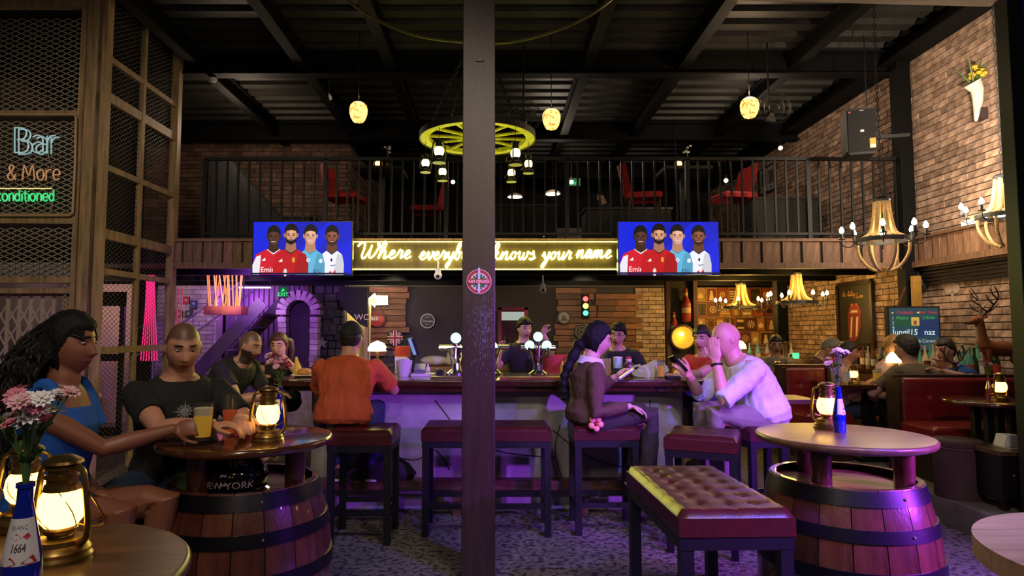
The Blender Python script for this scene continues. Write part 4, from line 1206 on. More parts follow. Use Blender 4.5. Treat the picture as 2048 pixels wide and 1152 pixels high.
# "Bar & More / conditioned" neon on the cage
ST = {'B': [[(0, 0), (0, 2)], [(0, 2), (.7, 1.95), (.95, 1.55), (.7, 1.12), (.2, 1.05)], [(.2, 1.05), (.85, 1), (1.1, .55), (.85, .08), (0, 0)]],
      'a': [[(.1, 1.25), (.5, 1.42), (.85, 1.2), (.9, .8), (.9, .05)], [(.9, .75), (.5, .85), (.08, .6), (.12, .15), (.5, 0), (.88, .25)]],
      'r': [[(.05, 0), (.05, 1.35)], [(.05, .9), (.3, 1.3), (.7, 1.38)]],
      '&': [[(1.1, 0), (.3, 1.3), (.3, 1.8), (.6, 2), (.85, 1.7), (.6, 1.25), (.1, .75), (.1, .25), (.45, 0), (.8, .2), (1.1, .8)]],
      'M': [[(0, 0), (.25, 2), (.8, .6), (1.35, 2), (1.6, 0)]], 'o': [[(.5, 1.4), (.1, 1.1), (.05, .6), (.3, .05), (.7, .05), (.95, .6), (.85, 1.15), (.5, 1.4)]],
      'e': [[(.1, .7), (.9, .75), (.85, 1.2), (.5, 1.4), (.12, 1.1), (.08, .5), (.4, .02), (.9, .2)]], 'c': [[(.85, 1.2), (.5, 1.4), (.1, 1.05), (.08, .4), (.45, 0), (.9, .2)]],
      'n': [[(.08, 0), (.08, 1.35)], [(.08, .95), (.45, 1.38), (.82, 1.1), (.85, 0)]], 'd': [[(.85, 0), (.85, 2)], [(.85, .9), (.5, 1.38), (.1, 1.0), (.1, .35), (.45, 0), (.85, .35)]],
      'i': [[(.2, 0), (.2, 1.3)], [(.2, 1.65), (.2, 1.75)]], 't': [[(.35, 1.9), (.35, .2), (.6, 0)], [(.05, 1.35), (.65, 1.35)]], '-': [[(0, .7), (.7, .7)]]}
ADV = {'B': 1.35, 'a': 1.2, 'r': .95, '&': 1.4, 'M': 1.9, 'o': 1.2, 'e': 1.15, 'c': 1.1, 'n': 1.1, 'd': 1.1, 'i': .45, 't': .75, ' ': .6}
YN = YC - .07
t = thing('neon_bar_sign', 'wire framed neon sign reading Bar & More conditioned on the mesh cage', 'neon sign', (0, YN, 0))
def strokes(word, x_end, bl, h, mt, r, dbl=0):
    w_ = sum(ADV[c] for c in word) * h / 2; x = x_end - w_
    for ch in word:
        for st in ST.get(ch, []):
            for off in ((-dbl, dbl) if dbl else (0,)):
                pp = [P(x + a * h / 2 + off, bl - b * h / 2 + off * .4, YN) - Vector((0, YN, 0)) for a, b in st]
                MB().tube(smooth_pts(pp, 4) if len(pp) > 2 else pp, r, 6).build('letter_tube', mt, t, smooth=True)
        x += ADV[ch] * h / 2
strokes('Bar', 121, 307, 50, mat('unlit_blue_tube', '#9cc4cc', .3, emis=.35, ecol=(.45, .7, .75)), .007, 4)
strokes('& More', 123, 360, 30, mat('unlit_orange_tube', '#c98a5c', .3, emis=.25, ecol=(.8, .45, .22)), .007)
strokes('conditioned', 110, 402, 22, emit('green_neon', (.05, .75, .22), .9), .007)
q = [P(-60, 377, YN), P(103, 377, YN)]; MB().tube([v - Vector((0, YN, 0)) for v in q], .006, 6).build('underline_tube', emit('dim_yellow_neon', (.8, .7, .25), .9), t)
fr = [P(x, y, YN) - Vector((0, YN, 0)) for x, y in ((-90, 229), (147, 229), (152, 234), (150, 330), (145, 427), (139, 431), (-90, 431))]
MB().tube(fr, .012, 8).build('wire_frame', mat('tan_sign_frame', '#a88a6a', .5), t, smooth=True)
MB().tube(smooth_pts([P(x, y, YN + .02) - Vector((0, YN, 0)) for x, y in ((118, 264), (98, 285), (100, 325), (118, 345), (104, 375), (108, 395), (98, 430))], 5), .003, 5).build('wire', mat('pale_wire', '#a0988c', .6), t)

# NO DRUGS disc on the column ---------------------------------------------------------
c = P(958, 563, 3.82)
t = thing('round_sign', 'round red and white NO DRUGS sign with green leaf on the column', 'sign', (c.x, 3.825, c.z))
R0 = 25 / F * 3.82
MB().tube([(0, .0, 0), (0, .004, 0)], R0, 36).build('disc', mat('sign_disc', '#b02028', .5), t)
A = Art(); A.ell(0, 0, R0, R0, '#c8b8c0', 40); A.ell(0, 0, R0 * .95, R0 * .95, '#a01c26', 40); A.ell(0, 0, R0 * .72, R0 * .72, '#c9c0cc', 36)
for s_ in (-1, 1):
    for a in (20, 45, 68):
        r = math.radians(90 - s_ * a); A.ell(R0 * .38 * math.cos(r), R0 * .38 * math.sin(r), R0 * .30, R0 * .075, '#2a5a2c', 14, r)
        r = -r; A.ell(R0 * .38 * math.cos(r), R0 * .38 * math.sin(r), R0 * .30, R0 * .075, '#2f6630', 14, r)
A.rect(-R0 * .09, -R0 * .9, R0 * .09, R0 * 1.1, '#c0b4cc'); A.rect(-R0 * .9, -R0 * .17, R0 * .9, R0 * .17, '#b01e28'); A.text('NO DRUGS', 0, -R0 * .11, R0 * .32, '#f0e8ee')
A.build('print', PRINT, t, loc=(0, -.001, 0))
# nail plate on the column
c = P(959, 120, 3.82); m = MB(); m.box((0, 0, 0), (.045, .01, .012)); m.box((-.02, -.005, .006), (.006, .01, .02)); m.box((.02, -.005, .006), (.006, .01, .02)); tag(m.build('bracket', mat('rust_steel', '#5a4a44', .5, .5), loc=(c.x, 3.825, c.z)), 'small rusty bracket screwed to the upper column', 'bracket')
# pale scuffs on the column
m = MB(); r2 = random.Random(2)
for i in range(420):
    x = r2.gauss(965 if i % 3 else 978, 12); y = r2.gauss(655, 38)
    if 929 < x < 989:
        p = P(x, y, 3.829); m.box((p.x, 3.8292, p.z), (.0016, .001, .005 + .014 * r2.random()))
o = m.build('scuff', mat('pale_scuff', '#6a646a', .8), bpy.data.objects['column']); o['kind'] = 'stuff'
# ================================================================== people
SKIN = attr_mat('skin', rough=.48, bump=.08, bs=400, sub=.12)


def remesh(mb, vox, name, smooth_it=2):
    me = mb.mesh('tmp'); o = bpy.data.objects.new('tmp', me); C.objects.link(o)
    r = o.modifiers.new('r', 'REMESH'); r.mode = 'VOXEL'; r.voxel_size = vox
    if smooth_it:
        s_ = o.modifiers.new('s', 'SMOOTH'); s_.factor = .5; s_.iterations = smooth_it
    dg = bpy.context.evaluated_depsgraph_get(); out = bpy.data.meshes.new_from_object(o.evaluated_get(dg))
    bpy.data.objects.remove(o); bpy.data.meshes.remove(me); out.name = name
    out.shade_smooth()
    return out


def rot_yp(yaw, pitch, roll=0.0):
    """face looks along local -Y; yaw turns to +X, pitch lowers the chin"""
    return Matrix.Rotation(yaw, 3, 'Z') @ Matrix.Rotation(pitch, 3, 'X') @ Matrix.Rotation(roll, 3, 'Y')


G = lambda d, s_: math.exp(-(d / s_) ** 2)


def head_point(d, fem=False):
    """unit direction -> point on the head surface (face to -Y)"""
    x, y, z = d
    px, py, pz = x * .073, y * .094, z * .118
    if z < 0:
        k_ = min(1, -z)
        px *= 1 - (.30 if fem else .17) * k_ ** 1.7
        if y > 0:
            py *= 1 - .45 * k_
        else:
            py *= 1 + .02 * k_
    else:
        px *= 1 + .06 * z
        if y > 0:
            py *= 1.06
    if y < 0:
        if abs(px) < .06:
            py += .004 * (1 - G(px, .05))
        # brow, sockets, nose, lips, chin, cheeks
        f = -y
        py -= .004 * G(pz - .030, .010) * G(px, .05) * f * (0.4 if fem else 1)
        for s_ in (-1, 1):
            py += .011 * G(pz - .012, .012) * G(px - s_ * .031, .016) * f
            py -= .004 * G(pz + .018, .020) * G(px - s_ * .042, .016) * f
        if -.045 < pz < .030:
            t_ = (.030 - pz) / .062
            prof = (t_ ** 1.2) * .027 if pz > -.030 else .026 * max(0, (pz + .045) / .015)
            py -= prof * G(px, .0085 + .008 * max(0, t_)) * f
        py -= .0085 * G(pz + .058, .0065) * G(px, .018) * f + .0085 * G(pz + .074, .0065) * G(px, .016) * f
        py += .005 * G(pz + .066, .003) * G(px, .022) * f
        py -= .009 * G(pz + .102, .014) * G(px, .020) * f
    return Vector((px, py, pz))


def head_grid(NU, NV, fn):
    q = MB(); vs = []; fs = []
    for j in range(1, NV):
        t_ = PI * j / NV
        for i in range(NU):
            a = 2 * PI * i / NU
            vs.append(fn(Vector((math.sin(t_) * math.cos(a), math.sin(t_) * math.sin(a), math.cos(t_)))))
    vs.append(fn(Vector((0, 0, 1)))); vs.append(fn(Vector((0, 0, -1)))); T = len(vs) - 2
    for j in range(NV - 2):
        for i in range(NU):
            k_ = (i + 1) % NU; fs.append((j * NU + i, (j + 1) * NU + i, (j + 1) * NU + k_, j * NU + k_))
    for i in range(NU):
        k_ = (i + 1) % NU; fs.append((T, i, k_)); fs.append((T + 1, (NV - 2) * NU + k_, (NV - 2) * NU + i))
    q.add(vs, fs)
    return q


def hairmask(p, style):
    x, y, z = p
    if style == 'short':
        line = .060 if y < -.045 else (.060 - (y + .045) / .06 * .07 if y < .015 else max(-.085, -.009 - (y - .015) * 1.6))
    elif style == 'fringe':
        line = .056 if y < -.045 else (.056 - (y + .045) / .06 * .07 if y < .015 else max(-.09, -.02 - (y - .015) * 1.6))
    elif style == 'long':
        line = .062 if y < -.05 else (.062 - (y + .05) / .05 * .10 if y < 0 else -.10)
    elif style == 'cap':
        line = .045 if y < 0 else .03 - y * .2
    else:
        line = 9
    line += noise.noise(Vector((x * 45, y * 45, z * 20))) * .009
    return max(0, min(1, (z - line) / .012 + .5))


def ik(S_, T_, a, b, pole):
    d = T_ - S_; L = d.length; 
    if L > (a + b) * .995:
        k_ = L / ((a + b) * .995); a *= k_; b *= k_
    u = d.normalized(); x = (a * a - b * b + L * L) / (2 * L); h = math.sqrt(max(0, a * a - x * x))
    n = pole - u * pole.dot(u); n.normalize()
    return S_ + u * x + n * h


def hand(q, wrist, d, nrm, side, curl=.5, sc=1.0, spread=.12):
    """d: finger direction, nrm: back of the hand normal, side: thumb side sign"""
    d = d.normalized(); n = (nrm - d * nrm.dot(d)).normalized(); s_ = d.cross(n) * side
    R3 = Matrix((s_, d, n)).transposed()
    q.ell(wrist + d * .045 * sc, (.040 * sc, .052 * sc, .016 * sc), R3, 14, 10)
    for i, (off, L) in enumerate(((.028, .075), (.010, .084), (-.009, .078), (-.027, .062))):
        b = wrist + d * .078 * sc + s_ * off * sc; dd = (d + s_ * (off * spread * 8)).normalized()
        c1 = curl * .7; c2 = curl * 1.6; c3 = curl * 2.2
        p = [b]
        for l_, c in ((.42, c1), (.32, c2), (.26, c3)):
            p.append(p[-1] + (dd * math.cos(c) - n * math.sin(c)) * L * l_ * sc)
        q.tube([b - d * .02 * sc] + p, [.0095 * sc, .0095 * sc, .0088 * sc, .008 * sc, .0065 * sc], 8)
    b = wrist + d * .02 * sc + s_ * .028 * sc; dd = (d * .75 + s_ * .75 - n * .25 * (1 + curl)).normalized()
    p1 = b + dd * .038 * sc; p2 = p1 + (d * .9 + s_ * .25 - n * .4 * curl).normalized() * .032 * sc
    q.tube([b - dd * .015 * sc, b, p1, p2, p2 + (d - n * .5 * curl).normalized() * .02 * sc], [.012 * sc, .0125 * sc, .0105 * sc, .009 * sc, .007 * sc], 8)


def person(label, loc, rotz, skin, lean=(.1, .25), head=(0, 0, 0), hands=None, knees=None, feet=None, seat=.77, sc=1.0, width=1.0, belly=0.0,
           shirt=None, sleeve=.62, pants=None, pant_len=1.0, shoes=None, hair='short', hair_m=None, hair_t=.012, brow='#1c120e', beard=None, stubble=0.0, lips='#8e4a44',
           buzz=None, vox=.008, fem=False, twist=0.0, poles=None, curls=(.5, .5), stand=False, side=0.0, handdir=None, crop=0.0, extra=None, glasses=False, neckline=.47, wrinkle=.006, handnrm=None, headat=None, tl=.9, base=0.0):
    t = thing('person', label, 'person', loc, rotz)
    skin = lin(skin); V = Vector
    wd = width * (.9 if fem else 1.0)
    pz = (seat + .10) if not stand else .93
    N = 12; floor_z = base
    def spine():
        pts = []; frames = []; p = V((0, 0, pz - .10)); LT = .62 * tl * sc
        for i in range(N + 1):
            s_ = i / N; ang = lean[0] + (lean[1] - lean[0]) * s_; tw = twist * s_
            up = V((math.sin(side) * s_, -math.sin(ang), math.cos(ang))).normalized()
            up = Matrix.Rotation(tw, 3, 'Z') @ up
            rt = Matrix.Rotation(tw, 3, 'Z') @ V((1, 0, 0)); rt = (rt - up * rt.dot(up)).normalized(); fw = up.cross(rt)
            pts.append(p.copy()); frames.append((rt, fw, up)); p = p + up * (LT / N)
        n0 = pts[N].lerp(pts[N - 1], .24); fr = frames[N]
        HR = Matrix.Rotation(twist, 3, 'Z') @ rot_yp(*head)
        nk = n0 + (fr[2] * .6 + HR @ V((0, 0, 1)) * .4) * .04 * sc
        return pts, frames, nk + (HR @ V((0, -.012, .098))) * sc
    for _ in range(4):
        pts, frames, h0 = spine()
        if headat is not None:
            dz = headat.z - base - h0.z
            if stand:
                pz += dz
            else:
                tl = max(.70, min(1.12, tl + dz / (.55 * sc)))
    pts, frames, h0 = spine()
    def at(s_):
        f = max(0, min(N - 1e-6, s_ * N)); i = int(f); k_ = f - i
        return pts[i].lerp(pts[min(N, i + 1)], k_), frames[i]
    SEC = [(0, .13, .09), (.06, .165, .115), (.18, .170, .120), (.36, .145, .105), (.55, .162, .115), (.72, .178, .115), (.82, .172, .100), (.90, .145, .080), (.96, .085, .064), (1.0, .058, .058)]
    if fem:
        SEC = [(0, .13, .09), (.06, .17, .12), (.18, .178, .122), (.36, .128, .092), (.55, .145, .110), (.70, .155, .118), (.82, .152, .088), (.90, .115, .07), (.96, .062, .055), (1.0, .05, .05)]
    def torso(q, inf, s0=0.0, s1=1.0):
        rings = []
        for s_, a, b in SEC:
            if s_ < s0 - 1e-6 or s_ > s1 + 1e-6:
                continue
            c, (rt, fw, up) = at(s_)
            bl = belly * G(s_ - .3, .22)
            r = []
            for k_ in range(20):
                an = 2 * PI * k_ / 20
                ex = math.copysign(abs(math.cos(an)) ** .85, math.cos(an)); ey = math.copysign(abs(math.sin(an)) ** .85, math.sin(an))
                yy = b * sc + inf + (bl if ey < 0 else bl * .15)
                r.append(c + rt * (a * sc * wd + inf + bl * .5) * ex + fw * yy * ey)
            rings.append(r)
        q.loft(rings)
    c84, (rt, fw, up) = at(.81)
    sh = {}
    for s_ in (-1, 1):
        sh[s_] = c84 + rt * (s_ * .170 * sc * wd) + up * .005
    neck0, fr = at(.98); hr = Matrix((fr[0], fr[1], fr[2])).transposed()
    HR = Matrix.Rotation(twist, 3, 'Z') @ rot_yp(*head)
    nk = neck0 + (fr[2] * .6 + HR @ V((0, 0, 1)) * .4) * .04 * sc
    hc = nk + (HR @ V((0, -.012, .098))) * sc
    hands = dict(hands or {}); arms = {}; poles = dict(poles or {}); handdir = dict(handdir or {}); handnrm = dict(handnrm or {})
    if headat is not None:
        RZ = Matrix.Rotation(rotz, 3, 'Z'); RI = RZ.transposed(); t.location = V(headat) - RZ @ hc
        if stand: t.location.z = base
        if abs(t.location.z - base) > .02:
            print('PERSON', label[:40], 'dz %.3f tl %.2f' % (t.location.z, tl), 'pelvis', [round(a, 2) for a in t.location])
        L0 = t.location.copy(); hands = {k_: RI @ (V(v) - L0) for k_, v in hands.items()}
        poles = {k_: RI @ V(v) for k_, v in poles.items()}; handdir = {k_: RI @ V(v) for k_, v in handdir.items()}; handnrm = {k_: RI @ V(v) for k_, v in handnrm.items()}
    for s_, key in ((-1, 'R'), (1, 'L')):
        T_ = hands.get(key)
        if T_ is None:
            T_ = (.16 * s_, -.30, pz + .08)
        T_ = V(T_); pl = V(poles.get(key, (s_ * .6, .5, -1.0)))
        arms[s_] = (sh[s_], ik(sh[s_], T_, .29 * sc, .255 * sc, pl), T_)
    legs = {}
    for s_, key in ((-1, 'R'), (1, 'L')):
        hp = pts[0] + V((s_ * .095 * sc * wd, 0, .02))
        if stand:
            ft = V((s_ * .11, .02, .09)); kn = hp.lerp(ft, .5) + V((0, -.025, 0))
        else:
            kn = V((knees or {}).get(key, (s_ * .14, -.46, pz - .03))); ft = V((feet or {}).get(key, (s_ * .13, -.42, max(.10, pz - .50))))
        legs[s_] = (hp, kn, ft)
    # ---- body
    q = MB(); torso(q, 0)
    q.tube([neck0 - fr[2] * .05, neck0 + fr[2] * .02, nk, hc + HR @ V((0, .02, -.03))], [.066 * sc * wd, .060 * sc * wd ** .5, .056 * sc * wd ** .5, .055 * sc], 16)
    hs = 1.0 * sc
    hg = head_grid(72 if vox < .006 else 48, 60 if vox < .006 else 40, lambda d: head_point(d, fem))
    q.add([hc + HR @ (V(v) * hs) for v in hg.v], hg.f)
    for s_ in (-1, 1):
        q.ell(hc + HR @ (V((s_ * .073, .012, .0)) * hs), (.010, .021, .031), HR @ Matrix.Rotation(s_ * .35, 3, 'Z') @ Matrix.Rotation(-.15, 3, 'X'), 12, 8)
    for s_, key in ((-1, 'R'), (1, 'L')):
        S0, E, W = arms[s_]; am = .82 if fem else 1.0
        q.ell(S0, .056 * sc * am, nu=14, nv=10)
        q.tube([S0, S0.lerp(E, .35), S0.lerp(E, .75), E, E.lerp(W, .3), E.lerp(W, .75), W], [v * sc * am for v in (.056, .053, .045, .041, .044, .033, .027)], 14)
        hd = V(handdir.get(key, tuple((W - E).normalized()))); hn = V(handnrm.get(key, (0, 0, 1)))
        if abs(hd.normalized().dot(hn.normalized())) > .95:
            hn = V((s_, .2, 0))
        hand(q, W, hd, hn, -s_, curls[0 if s_ < 0 else 1], sc * (.92 if fem else 1.0))
        hp, kn, ft = legs[s_]
        q.tube([hp, hp.lerp(kn, .4), hp.lerp(kn, .85), kn, kn.lerp(ft, .3), kn.lerp(ft, .8), ft], [v * sc for v in (.088, .082, .062, .056, .058, .042, .038)], 14)
        fd = V((0, -1, 0)) if not stand else V((0, -1, 0))
        q.tube([ft + V((0, .035, -.035)), ft + V((0, -.06, -.045)), ft + V((0, -.16, -.055))], [.036 * sc, .034 * sc, .022 * sc], 10)
    me = remesh(q, vox, 'body', 1 if vox < .006 else 2)
    ca = me.color_attributes.new('Col', 'FLOAT_COLOR', 'POINT'); HI = HR.transposed(); ll = lin(lips); bl_ = lin(brow)
    bd = lin(beard) if beard else None; bz = lin(buzz) if buzz else None
    cols = []
    mixc = lambda a, b, k_: tuple(a[i] * (1 - k_) + b[i] * k_ for i in range(3))
    for v in me.vertices:
        h = HI @ (v.co - hc) / hs; c = skin
        n_ = noise.noise(v.co * 18) * .08; c = tuple(x * (1 + n_) for x in c)
        if h.length < .16:
            if bz:
                mk = hairmask(h, 'short'); c = mixc(c, bz, .75 * mk)
            if h.y < .02:
                if stubble or bd:
                    k_ = max(0, min(1, (-.035 - h.z + (.018 if abs(h.x) > .045 else 0)) / .015)) * (1 if h.z > -.14 else 0)
                    k_ = max(k_, G(h.z + .046, .006) * G(h.x, .022))
                    c = mixc(c, bd or tuple(x * .45 for x in skin), k_ * (.95 if bd else stubble))
                if h.y < -.05:
                    k_ = max(G(h.z + .059, .007), G(h.z + .074, .007)) * G(h.x, .021); c = mixc(c, ll, min(1, k_ * 1.5))
                    c = mixc(c, tuple(x * .18 for x in ll), min(1, 1.2 * G(h.z + .066, max(.0032, vox * .62)) * G(h.x, .023)))
                    for s_ in (-1, 1):
                        c = mixc(c, bl_, .9 * max(0, min(1, 2.2 * G(h.z - .034 + .08 * abs(abs(h.x) - .03), .0045) * G(h.x - s_ * .033, .017) - .3)))
                        c = mixc(c, (.02, .015, .012), .75 * min(1, 1.3 * G(h.z - .012, .0055) * G(h.x - s_ * .031, .013)))
        cols += [c[0], c[1], c[2], 1.0]
    ca.data.foreach_set('color', cols)
    me.materials.append(SKIN); body = bpy.data.objects.new('body', me); C.objects.link(body); body.parent = t
    def eye(s_):
        e = MB(); c = hc + HR @ (V((s_ * .031, -.0735, .012)) * hs); e.ell(c, (.0115, .0085, .0042), HR, 14, 8); e.build('eye', mat('eye_white', '#a8a09a', .25), t, smooth=True)
        e = MB(); e.ell(hc + HR @ (V((s_ * .031, -.081, .0100)) * hs), (.0050, .003, .0042), HR, 10, 6); e.build('iris', mat('eye_dark', '#1a100c', .2), t, smooth=True)
    def far_eye(s_):
        e = MB(); e.ell(hc + HR @ (V((s_ * .031, -.0765, .012)) * hs), (.012, .006, .0048), HR, 10, 6); e.build('eye', mat('eye_dark', '#1a100c', .2), t, smooth=True)
    for s_ in (-1, 1):
        (eye if vox < .0075 else far_eye)(s_)
        bq = MB(); bq.tube([hc + HR @ (V((s_ * a, b, c)) * hs * 1.0) for a, b, c in ((.012, -.0915, .0345), (.024, -.090, .0375), (.036, -.084, .037), (.046, -.074, .032))], [.003, .0042, .0036, .002], 6); bq.build('eyebrow', mat('brow_' + brow, brow, .7), t, smooth=True)
    # ---- clothes
    def wr(me, amp, sx=14):
        if not amp:
            return
        nn = [v.normal.copy() for v in me.vertices]
        for v, n_ in zip(me.vertices, nn):
            c = v.co; k_ = noise.noise(V((c.x * sx, c.y * sx, c.z * sx * .55))) + .5 * noise.noise(V((c.x * sx * 2.3, c.y * sx * 2.3 + 7, c.z * sx * 1.3)))
            v.co = c + n_ * (k_ * amp)
    if shirt:
        q = MB(); torso(q, .012, crop, .96 if sleeve is not None else .82)
        if sleeve is None:
            pass
        for s_ in (-1, 1):
            S0, E, W = arms[s_]; am = .86 if fem else 1.0
            if sleeve is None:
                continue
            q.ell(S0, .066 * sc * am, nu=14, nv=10)
            if sleeve <= 1.0:
                e = S0.lerp(E, sleeve); q.tube([S0, S0.lerp(E, sleeve * .5), e], [.064 * sc * am, .066 * sc * am, .066 * sc * am], 14)
            else:
                f = sleeve - 1; e = E.lerp(W, f); q.tube([S0, S0.lerp(E, .6), E, E.lerp(W, f * .5), e], [v * sc * am for v in (.072, .064, .060, .052, .044)], 14)
        ms = remesh(q, max(vox, .006), 'shirt', 3); wr(ms, wrinkle); ms.materials.append(shirt)
        o = bpy.data.objects.new('shirt', ms); C.objects.link(o); o.parent = t
    if pants:
        q = MB(); torso(q, .010, 0, .20)
        for s_ in (-1, 1):
            hp, kn, ft = legs[s_]
            if pant_len <= 1.0 and pant_len < .99:
                e = hp.lerp(kn, pant_len); q.tube([hp, hp.lerp(e, .5), e], [.104 * sc, .096 * sc, .088 * sc], 14)
            else:
                f = min(.97, pant_len - 1 if pant_len > 1 else .93); e = kn.lerp(ft, f); q.tube([hp, hp.lerp(kn, .5), kn, kn.lerp(e, .5), e], [v * sc for v in (.104, .090, .074, .066, .060)], 14)
        ms = remesh(q, max(vox, .008), 'trousers', 3); wr(ms, wrinkle * .8); ms.materials.append(pants)
        o = bpy.data.objects.new('trousers', ms); C.objects.link(o); o.parent = t
    if shoes:
        for s_ in (-1, 1):
            ft = legs[s_][2]; q = MB(); q.tube([ft + V((0, .06, -.04)), ft + V((0, -.02, -.03)), ft + V((0, -.09, -.045)), ft + V((0, -.19, -.058))], [.040, .046, .042, .030], 14)
            q.v = [(x, y, max(z, ft.z - .088)) for x, y, z in q.v]; o = q.build('shoe', shoes, t, smooth=True)
            MB().box(ft + V((0, -.06, -.085)), (.085, .27, .018)).build('sole', mat('white_sole', '#b8b4b0', .7), o, bevel=.006)
    if hair in ('short', 'fringe', 'long'):
        def hf(d):
            p = head_point(d, fem); mk = hairmask(p, hair)
            n_ = noise.noise(V((p.x * 60, p.y * 60, p.z * 30))) * .30 + noise.noise(p * 140) * .15
            return p + d * (hair_t * (1 + n_) * mk * (1 + .5 * max(0, d.z)) - .006 * (1 - mk))
        hg = head_grid(64, 48, hf); q = MB(); q.add([hc + HR @ (V(v) * hs) for v in hg.v], hg.f)
        q.build('hair', hair_m, t, smooth=True, ang=2)
    if hair == 'cap':
        def hf(d):
            p = head_point(d); mk = hairmask(p, 'cap'); return p + d * (.014 * mk - .006 * (1 - mk))
        hg = head_grid(48, 36, hf); q = MB(); q.add([hc + HR @ (V(v) * hs) for v in hg.v], hg.f); cp = q.build('cap', hair_m, t, smooth=True, ang=2)
        q = MB(); vs = []
        for k_ in range(13):
            a = -PI / 2 + (k_ - 6) / 6 * 1.1
            vs += [hc + HR @ V((.082 * math.cos(a), .10 * math.sin(a), .045)), hc + HR @ V((.088 * math.cos(a), .165 * math.sin(a) , .030))]
        q.add(vs, [(2 * i, 2 * i + 1, 2 * i + 3, 2 * i + 2) for i in range(12)]); o = q.build('peak', hair_m, cp); o.modifiers.new('s', 'SOLIDIFY').thickness = .006
        def hf2(d):
            p = head_point(d); mk = hairmask(p, 'short'); return p + d * (.006 * mk - .006 * (1 - mk))
        hg = head_grid(48, 36, hf2); q = MB(); q.add([hc + HR @ (V(v) * hs) for v in hg.v], hg.f); q.build('hair', mat('dark_hair', '#1a120e', .6), t, smooth=True, ang=2)
        MB().box(hc + HR @ V((0, .108, .035)), (.05, .004, .012), HR).build('cap_strap', mat('cap_buckle', '#8a7ab8', .4), cp)
    if glasses:
        q = MB()
        for s_ in (-1, 1):
            q.tube([hc + HR @ V((s_ * .032 + .021 * math.cos(a), -.094, .010 + .016 * math.sin(a))) for a in [i * PI / 8 for i in range(16)]], .0018, 4, closed=True)
            q.tube([hc + HR @ V((s_ * .053, -.09, .014)), hc + HR @ V((s_ * .075, -.01, .014))], .0018, 4)
        q.tube([hc + HR @ V((-.011, -.097, .012)), hc + HR @ V((.011, -.097, .012))], .0018, 4); q.build('glasses', black_metal, t)
    if extra:
        extra(t, dict(hc=hc, HR=HR, at=at, arms=arms, legs=legs, hs=hs))
    return t
cl = lambda n, c, r=.85, **k_: mat(n, c, r, var=.15, vs=6, bump=.15, bs=300, **k_)
black_tee = cl('black_cotton', '#101013'); denim = cl('blue_denim', '#1c2a44'); dark_hair = mat('dark_hair', '#1a120e', .55, bump=.5, bs=90); black_hair = mat('black_hair', '#080607', .7, bump=.5, bs=120, stretch=(1, 1, .3), spec=.25)
D = math.radians
# ---- couple at the left table
curl_m = mat('curly_black_hair', '#0c0807', .65, rnd=.3, spec=.3)
def curly(t, k_):
    hc, HR, hs = k_['hc'], k_['HR'], k_['hs']; r = random.Random(5); q = MB()
    for i in range(230):
        a = r.uniform(-1.9, 1.9); z0 = r.uniform(-.05, .10)
        s_ = math.sqrt(max(.05, 1 - (z0 / .125) ** 2))
        st = Vector((.078 * math.sin(a) * s_, .10 * math.cos(a) * s_ * (1 if math.cos(a) > 0 else .35) + .012, z0))
        L = r.uniform(.30, .52); out = r.uniform(.05, .16); ph = r.random() * 6.28; pts = []
        hr = r.uniform(.006, .016)
        dx = st.x * r.uniform(.3, 1.3)
        for j in range(22):
            u = j / 21
            c = Vector((st.x + dx * u, st.y + out * math.sin(min(1, u * 1.6) * PI / 2), st.z - L * u ** 1.15 + .02 * math.sin(u * 3)))
            pts.append(hc + HR @ (c + Vector((hr * math.cos(ph + j * 1.25), hr * math.sin(ph + j * 1.25), 0)) * min(1, u * 3)))
        q.tube(pts, [.0075 * (1 - .5 * j / 21) for j in range(22)], 5)
    q.build('curls', curl_m, t, smooth=True)
    q = MB()
    for i in range(7):
        z = .105 - i * .014
        for s_ in (-1, 1):
            pts = [hc + HR @ (head_point(Vector((s_ * math.sin(b) * .9, -math.cos(b), (z / .118) * (1 - .0 * b) + .25 * b - .12)).normalized(), True) * 1.03) for b in [.55 + .12 * j for j in range(8)]]
            q.tube(pts, .005, 6)
    q.build('braids', black_hair, t, smooth=True)
    c, fr = k_['at'](.93); S0 = k_['arms'][-1][0]
    for s_ in (-1, 1):
        S1 = k_['arms'][s_][0]; a = c + (S1 - c) * .55
        MB().tube(smooth_pts([k_['at'](.68)[0] + fr[0] * .10 * s_ - fr[1] * .10, a + Vector((0, -.03, .035)), a + Vector((0, .03, .035)), k_['at'](.68)[0] + fr[0] * .10 * s_ + fr[1] * .09], 5), .026, 8, flat=1.0).build('strap', cl('blue_top', '#0c4a9c'), t, smooth=True)
person('woman in a blue sleeveless top and denim shorts holding a pint', (0, 0, 0), D(84), '#7a4a36', (.05, .10), (D(4), .05, 0), headat=P(140, 690, 2.5), seat=.70,
       hands={'R': HANDG + Vector((-.085, -.035, .055)), 'L': P(190, 982, 2.55)}, poles={'R': (-.1, -.25, -1), 'L': (-.5, .3, -.3)}, curls=(.75, .25), handnrm={'R': (-.25, -1, .35), 'L': (0, 0, 1)}, handdir={'R': (1, .12, .05), 'L': (1, 0, -.25)},
       shirt=cl('blue_top', '#0c4a9c'), sleeve=None, pants=denim, pant_len=.42, shoes=mat('tan_shoe', '#5a3a28', .6), hair='long', hair_m=black_hair, hair_t=.014, lips='#7a3a38', vox=.005, fem=True, extra=curly, wrinkle=.003, knees={'R': (-.10, -.37, .80), 'L': (.12, -.40, .79)}, feet={'R': (-.10, -.30, .36), 'L': (.12, -.30, .36)})
